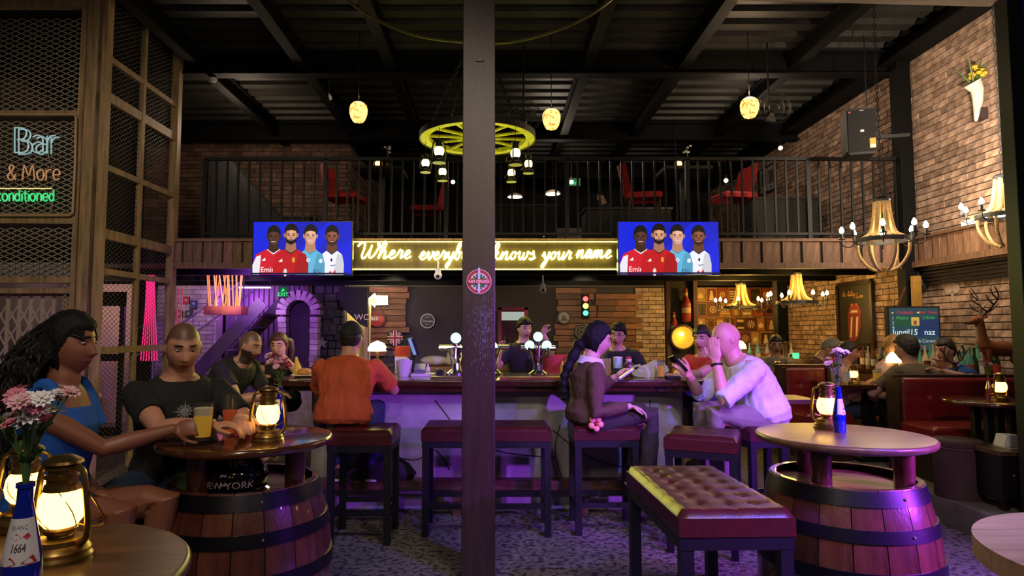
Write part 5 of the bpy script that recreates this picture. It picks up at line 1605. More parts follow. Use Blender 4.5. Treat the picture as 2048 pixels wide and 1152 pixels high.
def tee_print(t, k_):
    A = Art(); g = '#8a8a92'
    A.ring(0, .03, .026, .030, g, 24); A.ring(0, .03, .012, .015, g, 18)
    for i in range(12):
        a = i * PI / 6; L = .055 if i % 3 == 0 else .042
        A.poly([(.006 * math.cos(a + 1.57), .03 + .006 * math.sin(a + 1.57)), (L * math.cos(a), .03 + L * math.sin(a)), (.006 * math.cos(a - 1.57), .03 + .006 * math.sin(a - 1.57))], g)
    A.rect(-.002, -.10, .002, .0, g)
    for s_ in (-1, 1):
        for j in range(5):
            A.poly([(s_ * .008, -.088 - j * .006), (s_ * (.10 - .012 * j), -.062 - j * .010), (s_ * (.09 - .012 * j), -.072 - j * .010), (s_ * .008, -.094 - j * .006)], g)
    c, (rt, fw, up) = k_['at'](.70); R3 = Matrix((rt, fw, up)).transposed()
    A.build('shirt_print', PRINT, t, warp=lambda v: tuple(c + R3 @ Vector((v[0], -.146 + v[1] + v[0] ** 2 * 2.2, v[2]))))
person('man with shaved head in a black printed tee at the barrel table', (0, 0, 0), D(38), '#b27f68', (.12, .30), (D(-4), .30, 0), headat=P(366, 695, 2.98), seat=.70, sc=1.0,
       hands={'R': P(428, 850, 2.72), 'L': P(478, 838, 2.82)}, poles={'R': (-1, -.6, -.9), 'L': (.8, .5, -1)}, curls=(.6, .6), handdir={'R': (1, 0, 0), 'L': (.6, -.8, 0)},
       shirt=black_tee, sleeve=.62, pants=denim, shoes=black_tee, knees={'R': (-.30, -.22, .74), 'L': (-.06, -.30, .74)}, feet={'R': (-.28, -.15, .34), 'L': (-.06, -.22, .34)}, hair=None, buzz='#1c1410', stubble=.16, brow='#2a1a12', lips='#93463f', vox=.005, width=1.02, extra=tee_print)
# ---- at the bar
person('bearded man in a black tee bent over at the end of the bar', (0, 0, 0), D(72), '#a97a62', (.35, .85), (0, .30, 0), headat=P(500, 692, 5.35), hands={'R': P(545, 790, 5.15), 'L': P(560, 782, 5.4)}, sc=1.05,
       shirt=black_tee, pants=cl('beige_cotton', '#b0a184'), pant_len=.9, shoes=black_tee, hair=None, buzz='#3a2c24', beard='#1a120e', vox=.007, width=1.08)
def pony(t, k_):
    hc, HR = k_['hc'], k_['HR']; q = MB(); q.tube([hc + HR @ Vector(v) for v in ((.03, .09, .05), (.06, .13, .03), (.075, .14, -.06), (.07, .13, -.16))], [.03, .036, .03, .012], 10); q.build('ponytail', mat('brown_hair', '#5a3c22', .5), t, smooth=True)
person('woman with ponytail and dark top resting her hand at her mouth', (0, 0, 0), D(-6), '#b98a6c', (.1, .3), (D(5), .1, 0), headat=P(558, 692, 6.1), hands={'L': P(566, 712, 5.92), 'R': P(520, 755, 5.8)}, poles={'L': (.9, 0, -1), 'R': (-1, 0, -.6)}, curls=(.4, .9), handdir={'L': (-.3, -.1, 1)}, handnrm={'L': (0, -1, 0)},
       shirt=black_tee, sleeve=.05, pants=denim, hair='long', hair_m=mat('brown_hair', '#4a3018', .5), fem=True, vox=.0075, extra=pony, crop=0)
person('man in an orange tee and black cap seated with his back turned', (0, 0, 0), D(178), '#b08068', (.16, .48), (D(0), .12, 0), headat=P(702, 678, 4.92), hands={'R': P(742, 752, 5.22), 'L': P(680, 752, 5.3)}, poles={'R': (1, -.4, -.6), 'L': (-.5, .2, -1)},
       shirt=cl('orange_cotton', '#a8461c'), sleeve=.75, pants=denim, shoes=mat('brown_shoe', '#2a1a18', .6), hair='cap', hair_m=mat('black_cap', '#0c0c10', .8), vox=.007, width=1.12, sc=1.08, wrinkle=.010)
def jacket(t, k_):
    hc, HR, at = k_['hc'], k_['HR'], k_['at']; q = MB()
    c, (rt, fw, up) = at(.93)
    q.loft([[at(s_)[0] + rt * a * math.cos(b) + fw * a * .95 * math.sin(b) for b in [i * PI / 10 for i in range(20)]] for s_, a in ((.88, .115), (.93, .105), (1.0, .088), (.985, .082), (.93, .09))]); q.build('collar', mat('white_collar', '#c8bcc8', .8), t, smooth=True)
    q = MB(); pts = [hc + HR @ Vector((0, .085, -.03)), hc + HR @ Vector((0, .13, -.09)), at(.80)[0] + fw * .16, at(.60)[0] + fw * .18, at(.42)[0] + fw * .17, at(.28)[0] + fw * .16]
    pts = smooth_pts(pts, 6); q.tube(pts, [.05 * (1 - .65 * i / len(pts)) * (1 + .18 * math.sin(i * 1.6)) for i in range(len(pts))], 10); q.build('braid', black_hair, t, smooth=True)
    pk = mat('pink_plush', '#d98a7c', .9); c = at(.06)[0] + rt * -.20 - fw * .02; f = MB()
    w_ = rt
    for i in range(5):
        a = 2 * PI * i / 5; f.ell(c + rt * -.02 + (-fw) * .035 * math.cos(a) + up * .035 * math.sin(a), .024, nu=10, nv=8)
    o = f.build('flower_charm', pk, t, smooth=True); MB().ell(c - rt * .04, .012, nu=8, nv=6).build('charm_centre', mat('red_plush', '#a02830', .9), o)
person('woman in a brown jacket with a long braid looking at her phone', (0, 0, 0), D(97), '#b88a80', (.02, .22), (0, .25, 0), headat=P(1194, 680, 4.82), hands={'R': P(1262, 812, 4.62), 'L': P(1232, 752, 5.08)}, poles={'R': (-.5, -.3, -1), 'L': (-.3, .6, -1)}, handdir={'R': (1, 0, -.4)},
       shirt=cl('brown_wool', '#4c3226'), sleeve=1.9, pants=cl('dark_brown_cotton', '#2a211e'), shoes=mat('pale_shoe', '#8a7878', .7), hair='long', hair_m=black_hair, hair_t=.016, fem=True, vox=.007, sc=1.05, width=1.12, extra=jacket, wrinkle=.008)
person('bartender in a black tee reaching towards the beer taps', (0, 0, 0), D(22), '#b08c78', (.05, .18), (0, .1, 0), headat=P(1049, 658, 7.2), stand=True, hands={'R': P(1000, 700, 6.95), 'L': P(1086, 668, 6.95)}, poles={'R': (-.5, 0, -1), 'L': (.6, .2, -1)}, handdir={'L': (.3, -.5, 1)},
       shirt=black_tee, pants=black_tee, shoes=black_tee, hair='fringe', hair_m=black_hair, hair_t=.016, vox=.010)
person('man with glasses and black shirt leaning behind the bar', (0, 0, 0), D(-25), '#a8806a', (.2, .45), (0, .15, .15), headat=P(1236, 670, 6.7), stand=True, hands={'R': P(1205, 745, 6.3), 'L': P(1290, 745, 6.3)}, shirt=black_tee, sleeve=1.3, pants=black_tee, shoes=black_tee, hair='fringe', hair_m=black_hair, hair_t=.016, vox=.010, glasses=True)
person('person in a red shirt half hidden behind the bald man', (0, 0, 0), D(-50), '#b28a74', (.15, .4), (D(10), .1, 0), headat=P(1404, 678, 5.9), hands={'R': P(1335, 752, 5.7), 'L': P(1345, 755, 5.4)}, shirt=cl('red_cotton', '#a02418'), pants=denim, shoes=black_tee, hair='fringe', hair_m=dark_hair, vox=.009)
def watch(t, k_):
    S0, E, W = k_['arms'][1]; d = (W - E).normalized(); c = W - d * .03
    u = d.orthogonal().normalized(); v = d.cross(u); MB().tube([c + (u * math.cos(a) + v * math.sin(a)) * .036 for a in [i * PI / 10 for i in range(20)]], .009, 6, closed=True).build('watch', black_metal, t, smooth=True)
person('bald man in a white shirt covering his face with one hand', (0, 0, 0), D(-88), '#c08a7a', (.28, .72), (D(4), .25, 0), headat=P(1452, 680, 4.86), hands={'L': P(1432, 722, 4.68), 'R': P(1376, 748, 5.0)}, poles={'L': (-.2, -.3, -1), 'R': (-.2, .5, -1)}, handdir={'L': (-.05, .10, 1), 'R': (-.7, -.2, .7)}, handnrm={'L': (-.6, -1, 0), 'R': (0, -1, .2)}, curls=(.8, .12),
       shirt=cl('white_linen', '#c4c2d2'), sleeve=1.25, pants=cl('grey_khaki', '#776a66'), shoes=mat('grey_shoe', '#4a4450', .7), hair=None, vox=.007, width=1.22, sc=1.14, belly=.07, wrinkle=.010, extra=watch)
# ---- booth and snug
person('young man with glasses in a dark floral shirt in the snug', (0, 0, 0), D(-15), '#9c7460', (.1, .25), (0, .15, 0), headat=P(1552, 690, 8.2), seat=.64, hands={'L': P(1590, 745, 7.7), 'R': P(1530, 745, 7.8)}, shirt=cl('dark_floral', '#2a2828', col2='#8a8478'), pants=black_tee, hair='fringe', hair_m=dark_hair, vox=.012, glasses=True)
person('grey-haired person with head bowed behind the boy in pink', (0, 0, 0), D(50), '#a87c66', (.3, .6), (0, .7, 0), headat=P(1660, 697, 7.3), seat=.64, hands={'L': P(1640, 735, 7.4), 'R': P(1610, 745, 7.1)}, shirt=cl('maroon_cotton', '#4a2420'), sleeve=.6, pants=black_tee, hair='short', hair_m=mat('grey_hair', '#6a625a', .6), vox=.012)
person('boy in a pale pink tee turned sideways at the booth table', (0, 0, 0), D(72), '#b07a62', (.1, .28), (0, .1, 0), headat=P(1697, 706, 6.75), seat=.60, sc=.95, hands={'L': P(1765, 752, 6.75), 'R': P(1740, 765, 6.45)}, shirt=cl('pale_pink_cotton', '#c79a9a'), pants=denim, hair='short', hair_m=dark_hair, vox=.010)
person('man in an olive tee seated with his back turned in the booth', (0, 0, 0), D(-162), '#a87a66', (.05, .3), (D(14), .1, 0), headat=P(1812, 698, 6.30), seat=.64, sc=1.05, width=1.12, hands={'R': P(1888, 738, 6.12), 'L': P(1752, 800, 6.45)}, poles={'R': (.5, -.5, -.6), 'L': (-1, -.3, -.4)}, shirt=cl('olive_cotton', '#5a4e40'), sleeve=.7, pants=black_tee, hair='short', hair_m=dark_hair, hair_t=.018, vox=.009)
person('fair-haired person in red behind the man in olive', (0, 0, 0), D(30), '#b98a6c', (.1, .2), (0, .1, 0), headat=P(1788, 694, 7.1), seat=.64, hands={'L': P(1850, 735, 6.9), 'R': P(1800, 750, 6.8)}, shirt=cl('red_white_print', '#7a1c1c', col2='#b89a98'), pants=denim, hair='short', hair_m=mat('fair_hair', '#8a6438', .55), hair_t=.016, vox=.012)
person('man in a bright blue tee leaning his arms on the booth back', (0, 0, 0), D(-72), '#b58474', (.15, .4), (0, .12, 0), headat=P(1890, 702, 6.4), seat=.64, hands={'R': P(1872, 742, 6.4), 'L': P(1885, 742, 6.1)}, poles={'L': (.8, -.6, -.4), 'R': (0, .5, -1)}, knees={'R': (-.14, -.22, .70), 'L': (.14, -.22, .70)}, feet={'R': (-.14, -.12, .28), 'L': (.14, -.12, .28)}, shirt=cl('blue_cotton', '#1c4a9a'), sleeve=.6, pants=black_tee, hair='short', hair_m=dark_hair, hair_t=.014, vox=.009)
person('person in black standing upstairs on the mezzanine', (0, 0, 0), D(-75), '#8a6650', (.15, .35), (0, .3, 0), headat=P(1203, 394, 12.3), stand=True, base=2.545, hands={'L': P(1192, 428, 12.0), 'R': P(1190, 428, 12.2)}, shirt=black_tee, pants=black_tee, shoes=black_tee, hair='short', hair_m=black_hair, vox=.014)
# ================================================================== mezzanine furniture
red_vel = mat('red_velvet', '#a01414', .8, var=.12, vs=8); leg_m = mat('brown_chair_leg', '#3a2418', .5)
def high_chair(label, px, Y, rotz):
    global t
    p = P(px, 400, Y); t = thing('high_chair', label, 'chair', (p.x, Y, ZM - .01), rotz, 'red chairs upstairs')
    q = MB(); cushion(q, .46, .46, .08, 0, 0, 0, .03); q.xf(Matrix.Translation((0, 0, .66))); q.build('seat', red_vel, t, smooth=True, ang=1.2)
    q = MB(); rings = []
    for z, y0, w_ in ((.66, .20, .20), (.75, .24, .22), (.90, .27, .23), (1.05, .30, .22), (1.14, .32, .17)):
        rings.append([(w_ * math.cos(a), y0 - .03 * abs(math.cos(a)) + .028 * math.sin(a) - .05 * abs(math.cos(a)) ** 3, z) for a in [i * PI / 10 for i in range(20)]])
    q.loft([[Vector(v) for v in r] for r in rings]); q.build('backrest', red_vel, t, smooth=True, ang=1.2)
    for sx in (-1, 1):
        for sy in (-1, 1):
            part('leg', leg_m, lambda q: q.tube([(sx * .19, sy * .19, .67), (sx * .23, sy * .22, .0)], [.018, .011], 8))
    part('foot_ring', leg_m, lambda q: (q.bar((-.21, -.205, .25), (.21, -.205, .25), .02), q.bar((-.21, .205, .25), (.21, .205, .25), .02)))
high_chair('red velvet high chair upstairs facing the left lantern table', 690, 8.5, D(80))
high_chair('red velvet high chair upstairs seen from behind, near the cartwheel', 852, 9.4, D(-82))
high_chair('red velvet high chair upstairs facing the right lantern table', 1287, 8.5, D(80))
high_chair('red velvet high chair upstairs with its back to the brick wall', 1465, 8.5, D(-80))
def high_table(label, px, Y):
    global t
    p = P(px, 400, Y); t = thing('high_table', label, 'table', (p.x, Y, ZM - .01), 0, 'black tables upstairs')
    part('table_top', black_matt, lambda q: q.box((0, 0, 1.04), (.62, .6, .04))); part('pedestal', black_metal, lambda q: q.box((0, 0, .52), (.07, .07, 1.0))); part('foot', black_metal, lambda q: q.box((0, 0, .015), (.4, .4, .03)))
    return Vector((p.x, Y, ZM + 1.05))
for px, a, b, c in ((763, 'black high table upstairs left of the cartwheel', 'small dark lit lantern upstairs on the left table', 'white flowers in a bottle upstairs on the left table'), (1366, 'black high table upstairs right of the cartwheel', 'small dark lit lantern upstairs on the right table', 'white flowers in a bottle upstairs on the right table')):
    v = high_table(a, px, 8.5)
    lantern('table_lantern', b, v + Vector((-.05, 0, 0)), .3, mat('copper_lantern', '#4a2818', .4, .7), flame, .9, 'lanterns upstairs')
    t = thing('vase_flowers', c, 'flowers', v + Vector((.08, .02, 0)), 0, 'flowers upstairs')
    part('bottle', mat('dark_vase', '#2a2018', .3), lambda q: q.lathe([(0, 0), (.03, 0), (.03, .1), (.012, .16), (.012, .2), (0, .2)], 16))
    r = random.Random(px); part('blossoms', white_p, lambda q: [q.ell((r.uniform(-.05, .05), r.uniform(-.04, .04), .26 + r.uniform(0, .1)), (.02, .02, .012), nu=8, nv=6) for _ in range(7)])
    part('stems', stem_m, lambda q: [q.tube([(0, 0, .18), (r.uniform(-.04, .04), 0, .32)], .003, 4) for _ in range(5)])
# dark lockers, stair enclosure
m = MB(); m.prism([(0, 0), (0, 1.5), (.25, 1.5), (1.3, .3), (1.3, 0)], .3); p = P(415, 470, 9.4)
tag(m.build('stair_panel', mat('dark_blue_panel', '#10121a', .7), loc=(p.x, 9.4, ZM)), 'dark sloping stair panel upstairs behind the railing', 'panel')
for px, w_, h_, lb in ((560, 1.1, .62, 'low dark cabinet upstairs behind the left television'), (1050, .95, .8, 'dark cabinet upstairs behind the brown column'), (1250, 1.3, .75, 'long dark cabinet upstairs behind the red chairs'), (1555, 1.0, .9, 'dark piano shaped cabinet upstairs beside the brick wall')):
    p = P(px, 400, 9.9); t = thing('cabinet', lb, 'cabinet', (p.x, 9.9, ZM), 0)
    part('body', mat('dark_cabinet', '#0e0b0a', .6), lambda q: q.box((0, 0, h_ / 2), (w_, .5, h_))); part('top', mat('cabinet_top', '#1c1410', .4), lambda q: q.box((0, 0, h_ + .015), (w_ + .04, .54, .03)))
    for sx in (-1, 1):
        o = part('door', mat('dark_cabinet', 0), lambda q: q.box((sx * w_ / 4, -.26, h_ / 2), (w_ / 2 - .02, .02, h_ - .06)))
        MB().ell((sx * .05, -.275, h_ * .55), .012, nu=8, nv=6).build('knob', brass, o)
p = P(1085, 430, 9.1); m = MB(); m.ell((0, 0, .12), (.13, .15, .13)); o = thing('racing_helmet', 'black and white helmet lying upstairs behind the railing', 'helmet', (p.x, 9.1, ZM + .01)); m.build('shell', hm, o, smooth=True)
MB().tube([(.132 * math.cos(a) , .15 * math.sin(a), .12 + .02 * math.sin(3 * a)) for a in [i * PI / 10 for i in range(20)]], .012, 6, closed=True).build('stripe', white_p, o)
t = thing('plinth', 'low dark plinth carrying the helmet upstairs', 'plinth', (0, 0, 0)); bpy.data.objects.remove(t)
# upstairs lamps
for px, py, Y, lb in ((1105, 388, 11.5, 'white dish pendant lamp upstairs beside the exit sign'), (1030, 394, 12.0, 'small white dish pendant lamp upstairs near the brown column'), (1352, 352, 10.5, 'white bowl pendant lamp upstairs between the red chairs')):
    p = P(px, py, Y); t = thing('dish_lamp', lb, 'pendant lamp', p, 0, 'dish lamps upstairs')
    part('shade', mat('white_enamel', '#b8b0a0', .4), lambda q: q.lathe([(.15, 0), (.14, .03), (.08, .06), (.02, .08), (0, .08)], 24)); part('bulb', emit('warm_disc', (1, .85, .6), 5), lambda q: q.lathe([(0, -.005), (.135, -.005), (.135, .005), (0, .005)], 24)); part('cord', black_metal, lambda q: q.tube([(0, 0, .08), (0, 0, 4.97 - p.z)], .005, 5))
for px, py, Y, lb in ((906, 364, 11, 'tiny bare bulb upstairs left of the column'), (1452, 361, 10.5, 'tiny bare bulb upstairs by the right red chair'), (1561, 296, 10.6, 'glass globe wall lamp high by the brick wall'), (1143, 364, 10.9, 'tiny bare bulb upstairs by the exit sign')):
    p = P(px, py, Y); t = thing('bare_bulb', lb, 'lamp', p, 0, 'bare bulbs upstairs'); part('bulb', emit('warm_disc', 0, 5), lambda q: q.ell((0, 0, 0), .035)); part('socket', black_metal, lambda q: q.tube([(0, 0, .03), (0, 0, .09)], .018, 8)); part('cord', black_metal, lambda q: q.tube([(0, 0, .08), (0, 0, 4.97 - p.z)], .004, 4))
light('upstairs_lamp', 'POINT', (-3.6, 9.0, 4.3), (1, .74, .52), 34, .15); light('upstairs_lamp', 'POINT', (1.0, 10.6, 4.3), (1, .8, .6), 26, .15); light('upstairs_lamp', 'POINT', (3.6, 8.9, 4.3), (1, .74, .52), 26, .15)
def exit_sign(label, px, py, Y, w_, h_, top):
    global t
    p = P(px, py, Y); t = thing('exit_sign', label, 'exit sign', p, 0, 'green exit signs')
    part('housing', mat('sign_housing', '#8a9088', .5), lambda q: q.box((0, .03, 0), (w_ + .03, .05, h_ + .03))); part('hanger', black_metal, lambda q: q.tube([(0, .03, h_ / 2), (0, .03, top - p.z)], .008, 5))
    A = Art(); A.rect(-w_ / 2, -h_ / 2, w_ / 2, h_ / 2, '#06602c'); A.text('EXIT', 0, -h_ * .42, h_ * .55, '#5ff0a0'); A.ell(0, h_ * .28, h_ * .08, h_ * .08, '#5ff0a0'); A.poly([(-h_ * .2, 0), (h_ * .15, .02), (h_ * .2, h_ * .2), (-h_ * .1, h_ * .2)], '#5ff0a0'); A.build('face', SCREEN, t, loc=(0, .003, 0))
exit_sign('green exit sign upstairs at the rear of the mezzanine', 1146, 364, 13.0, .28, .13, 5.02)
exit_sign('green exit sign hanging above the purple staircase', 566, 584, 8.4, .085, .125, 2.285)
# framed pictures on the right wall upstairs
for i, (px, y0) in enumerate(((1520, 372), (1540, 362), (1555, 355))):
    Y = XR * F / (px - VX); p = P(px, y0, Y); t = thing('picture_frame', ['dark framed print upstairs on the brick wall nearest the rear', 'middle framed print upstairs on the brick wall', 'framed print upstairs on the brick wall nearest the speaker'][i], 'picture', (XR - .03, Y, p.z), D(-90), 'prints upstairs')
    part('frame', black_matt, lambda q: q.box((0, 0, 0), (.36, .03, .5))); A = Art(); A.rect(-.15, -.22, .15, .22, '#9a948a'); A.rect(-.10, -.10, .10, .15, ['#5a2018', '#303030', '#504840'][i]); A.rect(-.08, -.18, .08, -.15, '#403a36'); A.build('print', PRINT, t, loc=(0, -.018, 0))
# wall speaker
p = P(1724, 262, 7.0); t = thing('wall_speaker', 'large black loudspeaker hung beside the brick wall', 'speaker', (p.x, 7.0, p.z), D(-18))
wS, hS = .31, .52
part('cabinet', mat('speaker_black', '#050506', .7), lambda q: q.prism([(-wS / 2, -hS / 2 + .04), (-wS / 2 + .03, -hS / 2), (wS / 2 - .03, -hS / 2), (wS / 2, -hS / 2 + .04), (wS / 2, hS / 2), (-wS / 2, hS / 2)], .3))
part('grille', mat('speaker_grille', '#060607', .9, bump=.6, bs=400), lambda q: q.box((0, -.006, 0), (wS - .03, .012, hS - .05)))
A = Art(); A.rect(-.018, -.012, .018, .012, '#a8a49c'); A.build('badge', PRINT, t, loc=(0, -.0135, 0)); A = Art(); A.rect(.07, -.20, .13, -.09, '#b87818'); A.rect(.075, -.195, .125, -.16, '#d8c8a0'); A.build('sticker', PRINT, t, loc=(0, -.0135, 0)); A = Art(); A.poly([(-.12, .2), (-.135, .225), (-.105, .225)], '#a03838'); A.build('warning_mark', PRINT, t, loc=(0, -.0135, 0)); A = Art(); A.rect(-.02, .225, .02, .235, '#888480'); A.build('handle_plate', PRINT, t, loc=(0, -.0135, 0))
part('bracket', black_metal, lambda q: (q.bar((0, .3, 0), (.55, .34, 0), .04), q.tube([(.1, .2, hS / 2), (.1, .2, 4.85 - p.z)], .006, 5)))
# wall flower horn near the post
p = P(1990, 195, 6.0); p.x = XR - .25; p = P(VX + (XR - .22) * F / 6.55, 195, 6.55)
t = thing('wall_vase', 'white cone wall vase with yellow flowers high on the brick wall', 'vase', p)
part('cone', mat('birch_white', '#b8b2a4', .7, var=.2), lambda q: q.tube([(.0, 0, -.25), (.03, 0, -.05), (.03, 0, .08), (-.02, 0, .16)], [.015, .045, .06, .085], 14)); part('wall_ledge', mat('dark_ledge', '#2a1c20', .7), lambda q: q.box((.13, 0, -.18), (.2, .1, .12)))
r = random.Random(8); part('blossoms', mat('yellow_petal', '#b8981c', .7), lambda q: [q.ell((r.uniform(-.02, .12), r.uniform(-.06, .06), .22 + r.uniform(0, .10)), (.028, .028, .02), nu=8, nv=6) for _ in range(12)])
part('leaves', leaf_m, lambda q: [q.tube([(0, 0, .12), (a, r.uniform(-.08, .08), .22 + r.uniform(0, .2))], [.012, .003], 5) for a in (-.12, -.08, -.03, .03, .08, .12, .16, .2)])
# pale clover patch on the brick
c = P(1910, 578, XR * F / (1910 - VX)); m = MB()
for dy, dz in ((-.06, 0), (.06, 0), (0, .07)):
    m.ell((XR - .022, c.y + dy, c.z + dz), (.004, .062, .055), nu=14, nv=8)
m.box((XR - .022, c.y, c.z - .09), (.006, .03, .1)); m.build('clover_paint', mat('pale_paint', '#a8988a', .9), bpy.data.objects['wall_right'])

# ================================================================== wall behind the bar
def px_plank_wall(name, label, x0, x1, y0, y1, n, seed, Y):
    global t
    r = random.Random(seed); a = P(x0, y1, Y); b = P(x1, y0, Y); Y -= .006; t = thing(name, label, 'wall panel', (0, Y, 0))
    h = (b.z - a.z) / n; pk = mat('cladding_plank', '#7a4e30', .6, var=.4, vs=5, stretch=(1, 8, 8), rnd=.5)
    for i in range(n):
        xa = a.x + r.uniform(-.03, .06); xb = b.x + r.uniform(-.10, .06); d = r.uniform(.03, .09); cut = r.uniform(.35, .65)
        for u, v in ((xa, xa + (xb - xa) * cut), (xa + (xb - xa) * cut + .004, xb)):
            part('plank', pk, lambda q: q.box(((u + v) / 2, -d / 2, a.z + h * (i + .5)), (v - u, d, h - .012)))
px_plank_wall('plank_cladding', 'rough horizontal plank cladding behind the glowing arrow', 735, 815, 574, 712, 12, 1, YB)
px_plank_wall('plank_cladding', 'rough horizontal plank cladding behind the traffic light', 1110, 1188, 576, 742, 14, 2, YB)
px_plank_wall('plank_cladding', 'dark and light plank cladding beside the pale brick', 1190, 1278, 588, 742, 13, 3, YB)
brick_wall('wall_bar_brick', (P(1270, 600, YB).x, YB - .02, 0), (1, 0, 0), (0, -1, 0), .75, .3, ZC, mat('pale_brick', '#a89078', .85, var=.3, vs=9, rnd=.3), mortar, thick=.06)
# arrow neon
p = P(755, 600, YB - .3); t = thing('arrow_sign', 'glowing white arrow sign pointing at the toilets', 'sign', p)
wn = emit('white_neon', (1, .95, .70), 14); s_ = 1 / F * (YB - .3)
out = [(-20, 0), (-5, 12), (-5, 7), (19, 7), (20, -8), (-5, -8), (-5, -13)]
part('arrow_tube', wn, lambda q: q.tube([(x * s_, 0, z * s_) for x, z in out], .016, 6, closed=True)); part('inner_tube', wn, lambda q: q.box((6 * s_, .01, 0), (18 * s_, .01, 8 * s_)))
part('backing', mat('pale_backing', '#8a8468', .6), lambda q: q.prism([(x * s_, z * s_) for x, z in out], .02, Matrix.Translation((0, .02, 0)))); part('bracket', black_metal, lambda q: q.bar((0, .03, 0), (0, .26, .02), .02))
light('arrow_glow', 'POINT', tuple(p + Vector((0, -.2, 0))), (1, .9, .5), 5, .1)
def disc_sign(name, label, px, py, rpx, Y, draw, rim='#1a1412', n=36, depth=.04, crimp=0):
    global t
    p = P(px, py, Y); r = rpx / F * Y; t = thing(name, label, 'sign', p, 0, 'round signs behind the bar')
    pts = [(r * (1 + (.04 if crimp and k_ % 2 else 0)) * math.cos(2 * PI * k_ / (crimp or n)), r * (1 + (.04 if crimp and k_ % 2 else 0)) * math.sin(2 * PI * k_ / (crimp or n))) for k_ in range(crimp or n)]
    part('disc', mat('disc_' + name + label[:8], rim, .5), lambda q: q.prism(pts, depth)); A = Art(); draw(A, r); A.build('print', PRINT, t, loc=(0, -.003, 0))
def beer(A, r):
    A.ell(0, 0, r * .95, r * .95, '#5a1414'); A.poly([(-r * .95, -.1 * r), (r * .95, -.1 * r), (r * .6, -.75 * r), (0, -.95 * r), (-r * .6, -.75 * r)], '#8a1a1a'); A.text('BEER', -.1 * r, -.2 * r, r * .62, '#e0d4c8'); A.ell(.5 * r, -.05 * r, .3 * r, .34 * r, '#a83838')
disc_sign('bottle_cap_sign', 'red bottle cap sign lettered BEER', 754, 637, 17, YB - .15, beer, '#4a1210', crimp=42)
def corona(A, r):
    A.ell(0, 0, r * .98, r * .98, '#a8a09c'); A.ell(0, 0, r * .84, r * .84, '#141014'); A.text('Corona', 0, -.15 * r, r * .46, '#d8d0cc'); A.text('Extra', 0, -.50 * r, r * .3, '#a8a0a0'); A.poly([(-.3 * r, .4 * r), (-.35 * r, .62 * r), (-.15 * r, .5 * r), (0, .68 * r), (.15 * r, .5 * r), (.35 * r, .62 * r), (.3 * r, .4 * r)], '#7a6a48')
disc_sign('bottle_cap_sign', 'black round sign lettered Corona on the dark plaster', 855, 642, 15, YB - .06, corona, '#888084')
def jack(A, r):
    A.ell(0, 0, r, r, '#18141e')
    for a in (D(45), D(135)):
        c_, s2 = math.cos(a), math.sin(a); A.line([(-r * .9 * c_, -r * .9 * s2), (r * .9 * c_, r * .9 * s2)], r * .32, '#c8c0c0'); A.line([(-r * .9 * c_, -r * .9 * s2), (r * .9 * c_, r * .9 * s2)], r * .14, '#a02028')
    A.rect(-r * .96, -r * .24, r * .96, r * .24, '#d0c8c8'); A.rect(-r * .24, -r * .96, r * .24, r * .96, '#d0c8c8'); A.rect(-r * .98, -r * .14, r * .98, r * .14, '#a02030'); A.rect(-r * .14, -r * .98, r * .14, r * .98, '#a02030')
disc_sign('flag_sign', 'round red, white and dark cross flag disc on the plank cladding', 790, 676, 16, YB - .12, jack)
def badge1(A, r):
    A.ell(0, 0, r, r, '#14100e'); A.ell(0, 0, r * .78, r * .78, '#8a8478'); A.poly([(-.4 * r, -.3 * r), (-.1 * r, .45 * r), (.15 * r, .1 * r), (.45 * r, -.3 * r)], '#3a342e'); A.rect(-.5 * r, -.45 * r, .5 * r, -.3 * r, '#2a2622')
disc_sign('cap_sign', 'round pale badge with dark rim on the plank cladding', 1128, 635, 14, YB - .12, badge1)
def badge2(A, r):
    A.ell(0, 0, r, r, '#0c0a0a'); A.ring(0, 0, .72 * r, .8 * r, '#8a7a68', 28)
    for i in range(6):
        a = i * PI / 3; A.ell(.38 * r * math.cos(a), .38 * r * math.sin(a), .16 * r, .10 * r, '#7a6a58', 10, a)
disc_sign('cap_sign', 'round black badge with thin tan ring on the plank cladding', 1163, 664, 15, YB - .12, badge2)
# traffic light
p = P(1171, 612, YB - .2); t = thing('traffic_light', 'small traffic light lamp with red, yellow and green lenses', 'traffic light', p)
part('housing', black_matt, lambda q: q.box((0, .05, 0), (.13, .1, .42)))
for dz, c_, e in ((.125, (1, .05, .05), 5), (0, (1, .8, .05), 9), (-.125, (.05, .8, .4), 4)):
    o = part('lens', emit('lens%d' % e, c_, e), lambda q: q.ell((0, -.005, dz), (.045, .02, .045))); MB().lathe([(.05, -.03), (.055, .03)], 16, (0, 0, 0), Matrix.Translation((0, -.03, dz)) @ Matrix.Rotation(PI / 2, 4, 'X'), cap=False).build('hood', black_matt, o)
# fridge
a = P(996, 752, 10.6); b = P(1056, 615, 10.6); t = thing('drinks_fridge', 'red drinks fridge with glass door behind the bartender', 'fridge', ((a.x + b.x) / 2, 10.9, 0)); wF = b.x - a.x; hF = b.z
fr_m = mat('red_fridge', '#8a1410', .4)
part('body', fr_m, lambda q: (q.box((0, .25, hF / 2), (wF, .05, hF)), q.box((-wF / 2 + .02, 0, hF / 2), (.04, .5, hF)), q.box((wF / 2 - .02, 0, hF / 2), (.04, .5, hF)), q.box((0, 0, .25), (wF, .5, .5)), q.box((0, 0, hF - .03), (wF, .5, .06))))
o = part('door', fr_m, lambda q: (q.box((-wF / 2 + .03, -.27, hF / 2 + .25), (.06, .03, hF - .5)), q.box((wF / 2 - .03, -.27, hF / 2 + .25), (.06, .03, hF - .5)), q.box((0, -.27, hF - .02), (wF, .03, .04))))
MB().box((0, -.27, hF / 2 + .2), (wF - .12, .01, hF - .5)).build('pane', glass('fridge_glass', (.85, .9, .88), .15), o)
